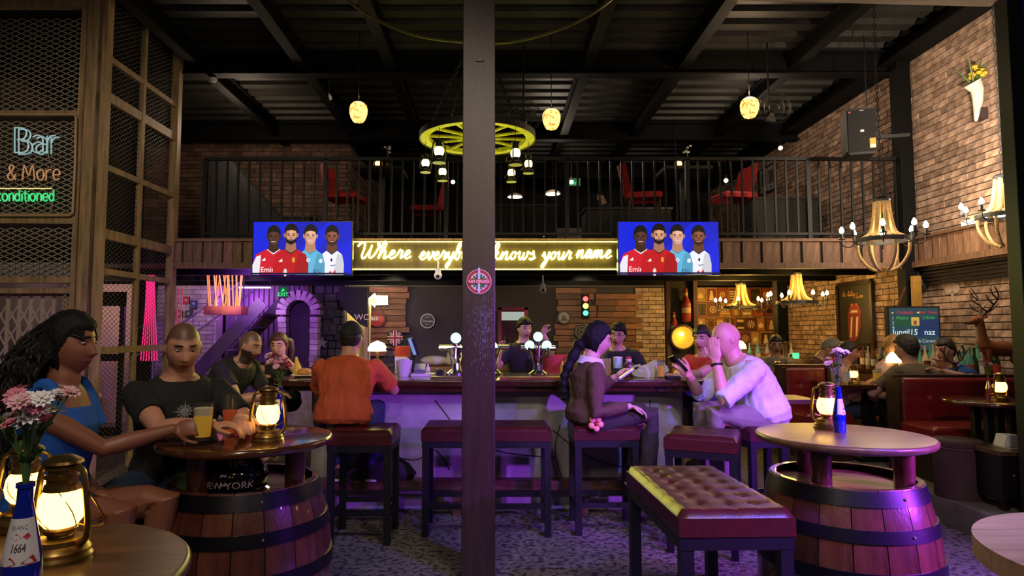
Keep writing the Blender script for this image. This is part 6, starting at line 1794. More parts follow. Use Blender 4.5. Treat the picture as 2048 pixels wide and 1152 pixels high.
part('light_panel', emit('fridge_light', (.8, .8, .75), .8), lambda q: q.box((0, -.2, hF - .14), (wF - .1, .02, .14)))
for j in range(3):
    o = part('shelf', mat('fridge_shelf', '#a09a94', .4), lambda q: q.box((0, 0, .55 + j * .3), (wF - .09, .44, .012)))
    for i in range(4):
        MB().lathe([(0, 0), (.025, 0), (.025, .12), (.01, .16), (.01, .2), (0, .2)], 10, (-.14 + .09 * i, -.1, .556 + j * .3)).build('drink_bottle', mat(['bottle_a', 'bottle_b', 'bottle_c'][(i + j) % 3], ['#5a2a10', '#1a3a1c', '#a89a70'][(i + j) % 3], .2), o, smooth=True)
# security cameras
for px, py, Y, lb in ((876, 551, 7.6, 'white dome security camera below the neon sign'), (1086, 579, 9.2, 'white dome security camera under the mezzanine by the fridge')):
    p = P(px, py, Y); t = thing('security_camera', lb, 'camera', p, 0, 'dome cameras'); wp = mat('white_plastic', 0)
    part('mount', wp, lambda q: q.lathe([(0, .08), (.035, .08), (.035, .03), (0, .03)], 16)); part('dome', wp, lambda q: q.ell((0, 0, 0), .048)); part('lens', black_matt, lambda q: q.ell((0, -.036, -.012), (.024, .018, .024))); part('stem', wp, lambda q: q.tube([(0, 0, .05), (0, .0, max(.1, 2.285 - p.z))], .012, 8))
# ---- things on the bar
def at_bar(px, Y):
    return P(px, 750, Y).x
def tap_tower(label, px, py, Y, lens, rpx):
    global t
    x = P(px, py, Y).x; t = thing('beer_tap', label, 'beer tap', (x, Y, ZT), 0, 'beer taps'); zc0 = P(px, py, Y).z - ZT
    ch = mat('chrome', '#c8c8d0', .12, 1.0); g2 = emit('tap_lens', (.62, 1.0, .88), 1.3)
    part('base', ch, lambda q: q.lathe([(0, 0), (.09, 0), (.09, .02), (.045, .05), (.04, .1), (.06, .18), (.085, .24), (0, .25)], 24))
    part('manifold', ch, lambda q: q.tube([(-.15, 0, .24), (.15, 0, .24)], .025, 12))
    for dx, dz in lens:
        r = rpx / F * Y; o = part('badge_ring', ch, lambda q: q.tube([(dx, .03, zc0 + dz), (dx, -.02, zc0 + dz)], r, 24)); MB().ell((dx, -.02, zc0 + dz), (r * .88, .02, r * .88), nu=24).build('lit_badge', g2, o, smooth=True)
        part('neck', ch, lambda q: q.tube([(dx, 0, .24), (dx, .01, zc0 + dz)], .014, 8)); part('spout', ch, lambda q: q.tube([(dx, -.02, .25), (dx * 1.1, -.09, .24), (dx * 1.1, -.10, .15)], [.014, .012, .010], 8))
tap_tower('chrome beer tap with three glowing round badges', 1076, 686, 5.62, ((0, .055), (-.075, -.02), (.075, -.02)), 11)
tap_tower('chrome beer tap with one glowing round badge left of the column', 912, 676, 5.75, ((0, 0), (.10, -.075)), 12)
tap_tower('chrome beer tap with one glowing badge right of the column', 985, 694, 5.75, ((0, 0),), 12)
# mushroom lamp
x = P(755, 688, 5.85).x; t = thing('mosaic_lamp', 'small glowing white domed lamp on the bar', 'lamp', (x, 5.85, ZT)); zz = P(755, 700, 5.85).z - ZT
part('dome', emit('dome_glow', (1, .86, .5), 6), lambda q: q.lathe([(0, zz - .01), (.085, zz - .01), (.085, zz + .02), (.06, zz + .06), (0, zz + .085)], 24)); part('stem', brass, lambda q: q.lathe([(0, 0), (.06, 0), (.05, .02), (.015, .04), (.015, zz), (0, zz)], 16))
light('mosaic_glow', 'POINT', (x, 5.8, ZT + zz + .18), (1, .85, .5), 3, .1)
def simple(name, label, cat, px, Y, parts, z=None):
    global t
    t = thing(name, label, cat, (P(px, 750, Y).x, Y, ZT if z is None else z))
    for n_, m_, f in parts:
        o = part(n_, m_, f); o.data.shade_smooth(); o.data.set_sharp_from_angle(angle=.6)
    return t
wpl = mat('white_plastic', 0)
simple('ice_bucket', 'white plastic ice bucket with a full rim on the bar', 'bucket', 808, 5.6, [('bucket', wpl, lambda q: q.lathe([(0, 0), (.055, 0), (.072, .135), (.066, .135), (.05, .012), (0, .012)], 24)), ('ice', mat('ice', '#b8b0c0', .3), lambda q: [q.ell((.03 * math.cos(i), .03 * math.sin(i), .135), .02, nu=8, nv=6) for i in range(6)])])
simple('blender_jug', 'clear plastic jug beside the white ice bucket', 'jug', 778, 5.7, [('jug', glass('jug_glass', (.8, .8, .85), .35), lambda q: q.lathe([(0, 0), (.05, 0), (.055, .1), (.035, .17), (.03, .22), (0, .22)], 18)), ('lid', black_matt, lambda q: q.lathe([(0, .22), (.032, .22), (.032, .24), (0, .24)], 18))])
simple('tablet_stand', 'blue screened tablet on a tilted stand behind the bucket', 'tablet', 826, 5.8, [('stand', black_metal, lambda q: (q.box((0, .03, .01), (.12, .1, .02)), q.bar((0, .03, .02), (0, .04, .2), .03))), ('tablet', black_matt, lambda q: q.box((0, 0, .25), (.03, .20, .16), Matrix.Rotation(.3, 3, 'Z') @ Matrix.Rotation(-.35, 3, 'Y'))), ('screen', emit('tablet_blue', (.15, .3, .6), .8), lambda q: q.box((.004, -.104, .25), (.028, .004, .15), Matrix.Rotation(.3, 3, 'Z') @ Matrix.Rotation(-.35, 3, 'Y')))])
simple('menu_box', 'red and white carton of straws and menus on the bar', 'box', 805, 5.95, [('carton', mat('red_carton', '#a82818', .6), lambda q: q.box((0, 0, .20), (.13, .06, .10))), ('stand', wpl, lambda q: q.box((-.01, 0, .08), (.11, .09, .15))), ('straws', black_matt, lambda q: [q.tube([(.02 * i - .02, 0, .2), (.024 * i - .02, 0, .32)], .004, 5) for i in range(4)])])
simple('card_terminal', 'grey card terminal beside the ice bucket', 'terminal', 840, 5.6, [('body', mat('grey_plastic', '#7a7a80', .5), lambda q: q.box((0, 0, .05), (.09, .12, .07), Matrix.Rotation(.4, 3, 'X'))), ('tray', wpl, lambda q: q.box((.05, 0, .012), (.24, .14, .022)))])
simple('glue_bottle', 'small cream squeeze bottle on the white tray', 'bottle', 856, 5.68, [('body', wpl, lambda q: q.lathe([(0, 0), (.018, 0), (.018, .06), (.008, .08), (.006, .10), (0, .10)], 14))])
simple('tape_dispenser', 'dark tape dispenser with a round reel on the bar edge', 'dispenser', 881, 5.5, [('body', mat('olive_plastic', '#5a5a30', .3), lambda q: q.box((0, 0, .035), (.085, .06, .07))), ('reel', black_matt, lambda q: q.tube([(0, -.04, .035), (0, .03, .035)], .028, 18))])
simple('drip_mat', 'long red rubber drip mat along the bar edge', 'mat', 1090, 5.32, [('mat', mat('red_rubber', '#7a1a18', .6), lambda q: q.box((0, 0, .006), (.75, .12, .012)))])
simple('drip_mat', 'dark wooden drip tray left of the column', 'tray', 900, 5.32, [('tray', wood_dark, lambda q: q.box((0, 0, .008), (.30, .12, .016)))])
simple('trophy_jug', 'golden ornamental beer jug standing behind the bar', 'ornament', 1145, 6.4, [('body', brass, lambda q: q.lathe([(0, 0), (.05, 0), (.03, .03), (.055, .10), (.06, .17), (.03, .22), (.045, .26), (.02, .29), (0, .30)], 20))], .94)
simple('red_crate', 'red crate and steel boxes behind the taps', 'crate', 1120, 7.6, [('crate', mat('red_plastic', '#b01a18', .5), lambda q: q.box((0, 0, 1.06), (.42, .3, .22))), ('base', inox, lambda q: q.box((-.1, 0, .48), (.7, .4, .95)))], 0)
for i, (px, c_) in enumerate(((1125, '#b8a020'), (1132, '#c0b8a0'), (1140, '#404a30'))):
    simple('sauce_bottle', ['yellow sauce bottle beside the golden jug', 'cream sauce bottle beside the golden jug', 'green sauce bottle beside the golden jug'][i], 'bottle', px, 5.6, [('body', mat('sauce%d' % i, c_, .3), lambda q: q.lathe([(0, 0), (.018, 0), (.018, .08), (.008, .11), (.008, .13), (0, .13)], 12))])
simple('paper_cup', 'pale green paper cup with print on the bar', 'cup', 1236, 5.75, [('cup', mat('green_cup', '#9ac0b0', .5), lambda q: q.lathe([(0, 0), (.036, 0), (.042, .15), (0, .15)], 20)), ('sleeve', mat('dark_sleeve', '#16222c', .6), lambda q: q.lathe([(.0365, .0), (.040, .0), (.043, .06), (.04, .06)], 20, cap=False)), ('lid', wpl, lambda q: q.lathe([(0, .15), (.044, .15), (.044, .158), (0, .162)], 20))])
simple('straw_holder', 'bamboo straw holder beside the green cup', 'holder', 1212, 5.85, [('holder', mat('bamboo', '#a8906a', .7), lambda q: [q.tube([(.012 * i - .04, .01 * (i % 2), 0), (.012 * i - .04, .01 * (i % 2), .14)], .007, 6) for i in range(8)])])
simple('figurine', 'round brown figurine jar with a red cap', 'figurine', 1258, 5.65, [('body', mat('brown_glaze', '#4a3430', .2), lambda q: q.lathe([(0, 0), (.04, 0), (.055, .05), (.045, .1), (.02, .12), (0, .12)], 20)), ('head', mat('cream_face', '#c0a898', .6), lambda q: q.ell((0, 0, .135), .026)), ('cap', mat('red_plush', '#a02830', .9), lambda q: q.ell((0, 0, .152), (.026, .026, .016)))])
canvas = mat('pale_green_canvas', '#a8ac84', .9, var=.15)
simple('tote_bag', 'pale green canvas bag slumped on the bar', 'bag', 1302, 5.5, [('bag', canvas, lambda q: q.loft([[Vector((.13 * k_ * math.cos(a) * 1.15, .07 * k_ * math.sin(a), z + .02 * math.cos(a))) for a in [i * PI / 10 for i in range(20)]] for z, k_ in ((0, .9), (.03, 1.05), (.07, .95), (.11, .6), (.125, .2))])), ('handle', canvas, lambda q: [q.tube(smooth_pts([(-.10, -.03 - .02 * j, .10), (-.17, -.06, .08), (-.16, -.08, .02), (-.08, -.09 - .01 * j, .01)], 5), .010, 6) for j in (0, 1)])])
beer_glass('beer_glass', 'tall glass of golden beer on the bar near the canvas bag', (P(1322, 750, 5.35).x, 5.35, ZT), [(0, 0), (.026, 0), (.028, .01), (.033, .15)], .10, beer_y)
simple('glass_tumbler', 'short candle tumbler on the bar beside the red shirt', 'glass', 1364, 5.9, [('tumbler', clear, lambda q: q.lathe([(.03, 0), (.035, .1)], 18, cap=False)), ('candle', flame, lambda q: q.lathe([(0, .005), (.024, .005), (.024, .03), (0, .03)], 14))])
simple('wallet', 'black wallet and keys lying on the bar near the beer', 'wallet', 1345, 5.3, [('wallet', black_matt, lambda q: q.box((0, 0, .01), (.11, .08, .02))), ('keys', inox, lambda q: q.tube([(.07 + .012 * math.cos(a), .012 * math.sin(a), .006) for a in [i * PI / 5 for i in range(10)]], .003, 4, closed=True))])
t = thing('phone', 'dark phone held up by the bald man in the white shirt', 'phone', P(1356, 728, 4.98)); part('body', ph, lambda q: q.box((0, 0, 0), (.012, .075, .16), Matrix.Rotation(-.75, 3, 'Y') @ Matrix.Rotation(.4, 3, 'Z')))
t = thing('phone', 'white phone held by the woman in the brown jacket', 'phone', P(1252, 748, 5.02)); part('body', mat('pale_phone', '#a89ab8', .3), lambda q: q.box((0, 0, 0), (.14, .075, .01), Matrix.Rotation(-.6, 3, 'Y'))); part('screen', emit('phone_warm', (1, .8, .4), .8), lambda q: q.box((-.003, 0, .006), (.12, .065, .002), Matrix.Rotation(-.6, 3, 'Y')))
# left end of the bar: glasses and plate
beer_glass('beer_glass', 'empty tall beer glass beside the burger plate', (P(634, 750, 5.4).x, 5.4, ZT), [(0, 0), (.03, 0), (.026, .03), (.034, .12), (.032, .17)], .02, mat('beer_dregs', '#a8905a', .3))
simple('burger_plate', 'plate with a burger and fries on the left end of the bar', 'plate', 606, 5.5, [('plate', wpl, lambda q: q.lathe([(0, 0), (.06, 0), (.10, .015), (.098, .02), (.055, .008), (0, .008)], 28)), ('bun', mat('bun', '#b07a30', .6), lambda q: q.ell((.01, 0, .04), (.06, .05, .035))), ('fries', mat('fries', '#b8a030', .6), lambda q: [q.bar((-.06 + .01 * i, -.03, .02), (-.04 + .012 * i, .01, .035), .008) for i in range(6)])])
simple('napkin', 'yellow folded napkin cone beside the burger', 'napkin', 596, 5.75, [('cone', mat('yellow_napkin', '#b8a020', .8), lambda q: q.tube([(0, 0, 0), (-.02, 0, .16)], [.045, .01], 8))])
# plush pig and back counter things
simple('plush_animal', 'white plush animal lying on the back counter', 'plush', 875, 8.5, [('body', mat('white_plush', '#b8b0a8', .9), lambda q: (q.ell((-.04, 0, .07), (.19, .09, .065)), q.ell((.16, -.02, .07), (.07, .06, .06)))), ('ear', mat('white_plush', 0), lambda q: (q.ell((.15, -.02, .14), (.03, .02, .045)), q.ell((.2, 0, .12), (.02, .02, .03))))], .99)
# hanging bag hooks / shoe of the seated man are part of figures; dark rucksack on the foot rail
p = PZ(760, 985, .28); simple('rucksack', 'black rucksack slumped against the bar front', 'bag', 770, 5.16, [('bag', mat('black_nylon', '#08080a', .7), lambda q: q.loft([[Vector((k_ * .26 * math.cos(a) + dx, .09 * k_ * math.sin(a), z)) for a in [i * PI / 9 for i in range(18)]] for z, k_, dx in ((0, .9, 0), (.05, 1, 0), (.12, .85, -.02), (.20, .5, -.05), (.24, .2, -.08))])), ('strap', black_matt, lambda q: q.tube(smooth_pts([(-.2, -.08, .1), (-.28, -.12, .05), (-.22, -.14, .0)], 4), .012, 6))], .282)
# ================================================================== staircase area (left, under the mezzanine)
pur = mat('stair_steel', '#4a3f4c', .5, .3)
t = thing('staircase', 'steel staircase with thin handrails in purple light', 'staircase', (-4.6, 10.2, 0))
for i in range(9):
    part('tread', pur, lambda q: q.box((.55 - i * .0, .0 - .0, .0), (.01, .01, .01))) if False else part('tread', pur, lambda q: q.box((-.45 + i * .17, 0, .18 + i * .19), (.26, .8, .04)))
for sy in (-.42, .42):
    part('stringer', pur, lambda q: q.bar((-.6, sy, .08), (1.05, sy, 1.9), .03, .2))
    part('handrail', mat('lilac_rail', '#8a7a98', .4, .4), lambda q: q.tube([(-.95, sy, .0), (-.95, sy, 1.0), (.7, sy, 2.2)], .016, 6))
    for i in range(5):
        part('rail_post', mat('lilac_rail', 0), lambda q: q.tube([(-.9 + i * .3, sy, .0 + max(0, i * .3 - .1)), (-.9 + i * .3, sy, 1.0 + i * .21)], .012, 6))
# corrugated wall behind the stairs
m = MB(); x = -4.8; pr = []
while x < -3.3:
    pr += [(x, 11.42), (x + .03, 11.42), (x + .045, 11.45), (x + .075, 11.45)]; x += .09
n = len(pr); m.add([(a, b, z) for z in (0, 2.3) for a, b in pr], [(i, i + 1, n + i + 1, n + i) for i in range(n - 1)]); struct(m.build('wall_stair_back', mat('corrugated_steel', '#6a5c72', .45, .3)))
m = MB(); m.box((-4.6, 11.6, 1.2), (2.7, .1, 2.4)); struct(m.build('wall_stair_rear', mat('dark_rear_wall', 0)))
t = thing('bamboo_planter', 'wooden box of upright bamboo poles hanging over the stairs', 'planter', P(452, 630, 9.0))
part('box', mat('planter_wood', '#6a3a24', .6, var=.3), lambda q: q.box((0, 0, .06), (.52, .25, .12)))
r = random.Random(4); bam = mat('bamboo_pole', '#b07a3c', .5, var=.2)
for i in range(17):
    x = -.22 + i * .027; part('bamboo', bam, lambda q: q.tube([(x, r.uniform(-.08, .08), .1), (x + r.uniform(-.07, .07), r.uniform(-.08, .08), .1 + P(452, 560, 9.0).z - P(452, 630, 9.0).z)], .010, 6))
part('hanger', black_metal, lambda q: (q.bar((-.2, .1, .1), (-.2, .1, .78), .015), q.bar((.2, .1, .1), (.2, .1, .78), .015)))
for i in range(3):
    p = P(349 + i * 5, 640, 8.9); m = MB(); m.tube([Vector((p.x - .02, p.y, 0)), p + Vector((.03 * (i - 1), 0, .45))], .012, 6); tag(m.build('bamboo_cane', bam, smooth=True), 'bamboo cane leaning beside the mesh cage by the stairs', 'cane', 'canes beside the cage')
# small pictures on the painted brick
for i, (px, py, c_) in enumerate(((372, 601, '#a02840'), (387, 608, '#3a4a7a'), (377, 628, '#303a5a'), (358, 628, '#8a4060'), (386, 617, '#402030'))):
    p = P(px, py, 10.96); t = thing('small_picture', 'small %s on the painted brick by the stairs' % ['red square poster with white mark', 'pale blue print', 'dark blue print', 'mauve print', 'narrow dark strip print'][i], 'picture', p, 0, 'prints on the painted brick'); part('board', black_matt, lambda q: q.box((0, .01, 0), (.12, .015, .13 if i < 4 else .05))); A = Art(); A.rect(-.055, -.06 if i < 4 else -.02, .055, .06 if i < 4 else .02, c_); A.poly([(-.03, .03), (0, -.02), (.03, .03), (0, .015)], '#c8b8c0') if i < 4 else None; A.build('print', PRINT, t, loc=(0, -.002, 0))
m = MB(); a = P(478, 575, 9.4); b = P(541, 575, 9.4); m.bar(a, b, .03, .02); t = thing('led_bar', 'lilac LED light bar under the mezzanine above the stairs', 'light'); m.build('tube', emit('lilac_led', (.75, .55, 1), 5), t); part('hanger', black_metal, lambda q: q.bar(a, (a.x, a.y, 2.28), .006)); part('hanger', black_metal, lambda q: q.bar(b, (b.x, b.y, 2.28), .006))
light('led_glow', 'AREA', ((a.x + b.x) / 2, 9.35, a.z - .04), (.6, .3, 1), 14, .3, (-4.2, 11, 1.0))
# stone arch
t = thing('stone_arch', 'pale stone archway lit purple beside the stairs', 'archway', P(597, 735, 9.8)); st_m = mat('pale_stone', '#8a8078', .85, var=.3, vs=7, bump=.4, rnd=.35)
r = random.Random(6)
for i in range(9):
    for s_ in (-1, 1):
        part('stone', st_m, lambda q: q.box((s_ * .24 + r.uniform(-.01, .01), 0, .05 + i * .085), (.12, .16, .078)))
for i in range(11):
    a = PI * i / 10; part('stone', st_m, lambda q: q.box((.26 * math.cos(a), 0, .84 + .26 * math.sin(a)), (.15, .16, .07), Matrix.Rotation(-a, 3, 'Y')))
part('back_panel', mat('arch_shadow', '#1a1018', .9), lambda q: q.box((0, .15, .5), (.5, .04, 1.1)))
part('plinth', st_m, lambda q: q.box((0, 0, -.02 - P(597, 735, 9.8).z / 2), (.7, .3, P(597, 735, 9.8).z - .0)))
# dark stone wall with star, door, WC board
m = MB(); a = P(627, 760, 10.6); b = P(690, 575, 10.6); m.box(((a.x + b.x) / 2, 10.66, 1.15), (b.x - a.x, .1, 2.3)); w_ = struct(m.build('wall_star', mat('dark_wall', '#14120f', .9)))
r = random.Random(9); sm = mat('dark_stone', '#33322c', .8, var=.3, bump=.4, rnd=.4)
z = .9
while z < 2.2:
    x = a.x
    while x < b.x - .05:
        w2 = min(r.uniform(.12, .24), b.x - x); h2 = .13
        q = MB(); q.box((x + w2 / 2, 10.6, z + h2 / 2), (w2 - .015, .05, h2 - .015)); q.build('stone', sm, w_, bevel=.01); x += w2
    z += .13
c = P(642, 686, 10.5); q = MB(); q.prism([((.10 if i % 2 == 0 else .04) * math.sin(i * PI / 5), (.10 if i % 2 == 0 else .04) * math.cos(i * PI / 5)) for i in range(10)], .02)
tag(q.build('star_ornament', mat('pale_star', '#8a8a78', .7), loc=(c.x, 10.55, c.z)), 'pale five-pointed star on the dark stone wall', 'ornament')
for i, (px, py) in enumerate(((650, 625), (655, 657))):
    c = P(px, py, 10.5); t = thing('stone_plaque', ['upper dark carved plaque on the dark stone wall', 'lower dark carved plaque on the dark stone wall'][i], 'plaque', (c.x, 10.54, c.z)); part('slab', sm, lambda q: q.box((0, 0, 0), (.28, .04, .2))); part('relief', sm, lambda q: (q.ell((-.05, -.02, 0), (.05, .02, .06)), q.ell((.06, -.02, 0), (.05, .02, .05))))
a = P(684, 770, 10.8); b = P(735, 612, 10.8); t = thing('doorway_unit', 'lit pale yellow doorway to the toilets behind the bar', 'doorway', ((a.x + b.x) / 2, 10.8, 0)); part('lit_wall', mat('yellow_wall', '#c8b070', .7), lambda q: q.box((0, .3, 1.0), (b.x - a.x, .04, 2.0))); part('frame', mat('door_trim', '#8a7a50', .6), lambda q: (q.box((-(b.x - a.x) / 2, 0, 1.0), (.05, .1, 2.0)), q.box(((b.x - a.x) / 2, 0, 1.0), (.05, .1, 2.0))))
light('doorway_lamp', 'POINT', ((a.x + b.x) / 2, 10.9, 1.85), (1, .85, .45), 7, .08)
p = P(712, 605, 10.5); t = thing('toilet_board', 'black sloping board lettered WC above the lit doorway', 'sign', (p.x, 10.5, p.z)); s_ = 1 / F * 10.5
part('board', black_matt, lambda q: q.prism([(-32 * s_, 30 * s_), (23 * s_, 30 * s_), (23 * s_, -50 * s_), (10 * s_, -45 * s_), (-32 * s_, -6 * s_)], .04)); A = Art(); A.text('WC', 12 * s_, -35 * s_, 17 * s_, '#c0b090'); A.build('lettering', PRINT, t, loc=(0, -.003, 0))
# ================================================================== snug, right under the mezzanine
p = P(1365, 675, 9.6); t = thing('barrel_head_lamp', 'glowing golden barrel head disc lamp on the dark pillar', 'lamp', p); r = 23 / F * 9.6
part('disc', mat('gold_disc', '#c89018', .35, .2, emis=.35, ecol=(1, .62, .06), var=.25, vs=8), lambda q: q.tube([(0, -.02, 0), (0, .02, 0)], r, 36)); part('rim', wood_dark, lambda q: q.tube([(r * math.cos(a), 0, r * math.sin(a)) for a in [i * PI / 18 for i in range(36)]], .025, 8, closed=True)); part('spot_bulb', emit('candle_bulb_warm', 0, 1), lambda q: q.ell((-.03, -.05, .05), .03))
light('disc_glow', 'POINT', tuple(p + Vector((0, -.3, 0))), (1, .65, .1), 3, .1)
m = MB(); a = P(1335, 760, 9.75); b = P(1392, 572, 9.75); m.box(((a.x + b.x) / 2, 9.8, 1.15), (b.x - a.x, .1, 2.3)); w_ = struct(m.build('wall_pillar', mat('dark_pillar', '#1c140e', .7)))
for px in (1337, 1391):
    x = P(px, 660, 9.7).x; q = MB(); q.box((x, 9.7, 1.15), (.06, .06, 2.3)); q.build('edge_post', wood_dark, w_)
for px, py, h_, lb in ((1348, 648, .36, 'small bottle shaped beer sign on the dark pillar'), (1372, 610, .50, 'large bottle shaped beer sign on the dark pillar')):
    p = P(px, py, 9.66); t = thing('bottle_sign', lb, 'sign', p, 0, 'bottle signs'); k2 = h_ / .5
    part('bottle', mat('amber_bottle', '#8a2c14', .3), lambda q: q.lathe([(0, -.25 * k2), (.065 * k2, -.25 * k2), (.07 * k2, -.2 * k2), (.07 * k2, .02 * k2), (.03 * k2, .12 * k2), (.025 * k2, .24 * k2), (.03 * k2, .25 * k2), (0, .26 * k2)], 20)); part('label', mat('cream_label', '#c09a68', .6), lambda q: q.lathe([(.071 * k2, -.12 * k2), (.0715 * k2, -.04 * k2)], 20, cap=False)); part('neck_label', mat('cream_label', 0), lambda q: q.lathe([(.031 * k2, .14 * k2), (.028 * k2, .19 * k2)], 16, cap=False)); part('hook', black_metal, lambda q: q.bar((0, .0, .2 * k2), (0, .12, .2 * k2), .012))
# poster wall
r = random.Random(21); cols = ['#8a3a18', '#a86a20', '#70401c', '#b08840', '#5a2414', '#3a2c1c', '#9a7a44', '#7a2a1c', '#a0501c', '#4a3a28']
NM = dict(zip(cols, ['rust', 'amber', 'brown', 'tan', 'maroon', 'black', 'ochre', 'red', 'orange', 'umber']))
rows = [(575, 604), (606, 633), (635, 662), (664, 690)]
pw = 0
for j, (y0, y1) in enumerate(rows):
    px = 1393 + (3 if j % 2 else 0)
    while px < 1550:
        w_ = r.choice((18, 20, 22, 24)); a = P(px, y1, YB - .06); b = P(px + w_ - 2, y0, YB - .06); c1 = r.choice(cols); c2 = r.choice(cols); c3 = r.choice(('#c8a868', '#e0c890', '#d8b070', '#1c140e'))
        W, H = b.x - a.x, b.z - a.z; t = thing('poster', '%s tin poster with %s on the snug back wall' % (NM[c1] + ' and ' + NM[c2] if c1 != c2 else 'plain ' + NM[c1], ['a dark car', 'a pale figure', 'a round emblem', 'striped panels', 'a tall bottle', 'two bars of print', 'a sunburst'][pw % 7]), 'poster', ((a.x + b.x) / 2, YB - .03, a.z), 0, 'posters on the snug wall')
        part('sheet', mat('tin_sheet', '#3a2a1c', .5), lambda q: q.box((0, .006, H / 2), (W, .01, H)))
        A = Art(); A.rect(-W / 2, 0, W / 2, H, c1); A.rect(-W * .42, H * .06, W * .42, H * .94, c2); kk = pw % 7
        if kk == 0: A.ell(0, H * .38, W * .32, H * .14, c3); A.ell(0, H * .5, W * .18, H * .13, c3)
        elif kk == 1: A.ell(0, H * .68, W * .12, H * .11, c3); A.poly([(-W * .22, H * .12), (W * .22, H * .12), (W * .12, H * .58), (-W * .12, H * .58)], c3)
        elif kk == 2: A.ring(0, H * .52, W * .2, W * .3, c3); A.ell(0, H * .52, W * .12, W * .12, c3)
        elif kk == 3: [A.rect(-W * .36, H * (.2 + .16 * i), W * .36, H * (.28 + .16 * i), c3) for i in range(4)]
        elif kk == 4: A.poly([(-W * .12, H * .12), (W * .12, H * .12), (W * .12, H * .5), (W * .05, H * .65), (W * .05, H * .88), (-W * .05, H * .88), (-W * .05, H * .65), (-W * .12, H * .5)], c3)
        elif kk == 5: A.rect(-W * .34, H * .66, W * .34, H * .84, c3); A.rect(-W * .34, H * .16, W * .34, H * .3, c3)
        else: [A.poly([(0, H * .5), (W * .38 * math.cos(q_), H * .5 + W * .38 * math.sin(q_)), (W * .38 * math.cos(q_ + .25), H * .5 + W * .38 * math.sin(q_ + .25))], c3) for q_ in [i * .63 for i in range(10)]]
        A.build('print', PRINT, t, loc=(0, -.002, 0)); px += w_; pw += 1
# framed band picture on the right wall
y0_, y1_ = XR * F / (1752 - VX), XR * F / (1684 - VX); yc = (y0_ + y1_) / 2; W = y1_ - y0_; zb, zt_ = P(1684, 690, y1_).z, P(1684, 574, y1_).z; zt_ = P(1752, 562, y0_).z; H = zt_ - zb
t = thing('framed_picture', 'large black framed picture with red tongue emblem and gold lettering on brick', 'picture', (XR - .05, yc, zb), D(-90))
part('frame', mat('frame_gold_black', '#2c2014', .3, .2), lambda q: (q.box((-W / 2, 0, H / 2), (.06, .05, H)), q.box((W / 2, 0, H / 2), (.06, .05, H)), q.box((0, 0, H), (W, .05, .06)), q.box((0, 0, 0), (W, .05, .06)))); part('panel', black_matt, lambda q: q.box((0, .01, H / 2), (W - .04, .02, H - .04)))
A = Art(); A.rect(-W * .44, H * .04, W * .44, H * .96, '#1a1508')
for wd, x0, dy in (('the', -.36, .80), ('Rolling', -.20, .80), ('Stones', .06, .76)):
    pts, wl = script(wd, .35); k2 = .034; A.line([(W * x0 + a * k2 * .95, H * dy + b * k2) for a, b in [(v.x, v.y) for v in smooth_pts([(a, b, 0) for a, b in pts], 3)]], .010, '#c89a50')
A.poly([(-W * .18, H * .52), (-W * .13, H * .62), (-W * .07, H * .66), (0, H * .63), (W * .07, H * .66), (W * .15, H * .62), (W * .20, H * .52), (W * .1, H * .47), (-W * .1, H * .47)], '#8a2a18'); A.ell(-W * .06, H * .655, W * .05, H * .022, '#a84a30'); A.ell(W * .07, H * .655, W * .05, H * .022, '#a84a30')
A.poly([(-W * .12, H * .53), (W * .12, H * .53), (W * .08, H * .565), (-W * .08, H * .565)], '#c8b898'); A.poly([(-W * .19, H * .51), (W * .19, H * .51), (W * .18, H * .3), (W * .08, H * .1), (-W * .05, H * .06), (-W * .18, H * .08), (-W * .2, H * .3)], '#6e1e16'); A.poly([(-W * .10, H * .46), (-W * .05, H * .46), (-W * .10, H * .14), (-W * .15, H * .12)], '#c8a888'); A.poly([(W * .06, H * .46), (W * .12, H * .46), (W * .07, H * .16), (W * .02, H * .14)], '#c8a888')
A.build('artwork', PRINT, t, loc=(0, -.004, 0))
# menu screen
a = P(1781, 700, 7.2); b = P(1876, 616, 7.2); W, H = b.x - a.x, b.z - a.z; t = thing('menu_screen', 'lit chalkboard style menu screen standing behind the booth', 'screen', ((a.x + b.x) / 2, 7.2, a.z))
part('frame', black_matt, lambda q: q.box((0, .03, H / 2), (W + .04, .05, H + .04))); part('stand', black_metal, lambda q: q.box((0, .04, -(a.z - .19) / 2), (.06, .05, a.z - .19)))
A = Art(); A.rect(-W / 2, 0, W / 2, H, '#24414a'); A.poly([(W * .05, H * .3), (W / 2, H * .35), (W / 2, H * .75), (W * .1, H * .7)], '#1c3058'); A.poly([(-W * .4, H * .55), (W * .1, H * .55), (W * .1, H * .8), (-W * .4, H * .8)], '#1c4a34')
A.text('Cocktails', -W * .18, H * .86, .05, '#c83040'); A.text('Beer Tower', W * .30, H * .87, .042, '#c83040'); A.text('Mojito', -W * .24, H * .73, .05, '#3fb060'); A.text('2 Kinds', W * .30, H * .74, .045, '#3fb060'); [A.text(n_, -W * .43, H * (.72 - .11 * i), .05, '#c0c8c8') for i, n_ in enumerate('124')]
A.rect(-W * .06, H * .58, W * .10, H * .78, '#c8a850'); A.rect(-W * .02, H * .60, W * .05, H * .70, '#8a4a30'); A.text('Jungil15', -W * .20, H * .36, .092, '#e0f0f0', shear=.1); A.text('naz', W * .30, H * .36, .092, '#e0f0f0'); A.text('5', -W * .40, H * .2, .06, '#b8c0c0'); A.text('6 Corona', W * .25, H * .18, .052, '#b8c0c0'); A.ell(-W * .44, H * .88, .012, .008, '#d8c850'); A.ell(W * .08, H * .89, .014, .01, '#d8c850'); A.text('Today', W * .1, H * .06, .035, '#a83848')
A.build('display', attr_mat('dim_screen', emis=.9), t)
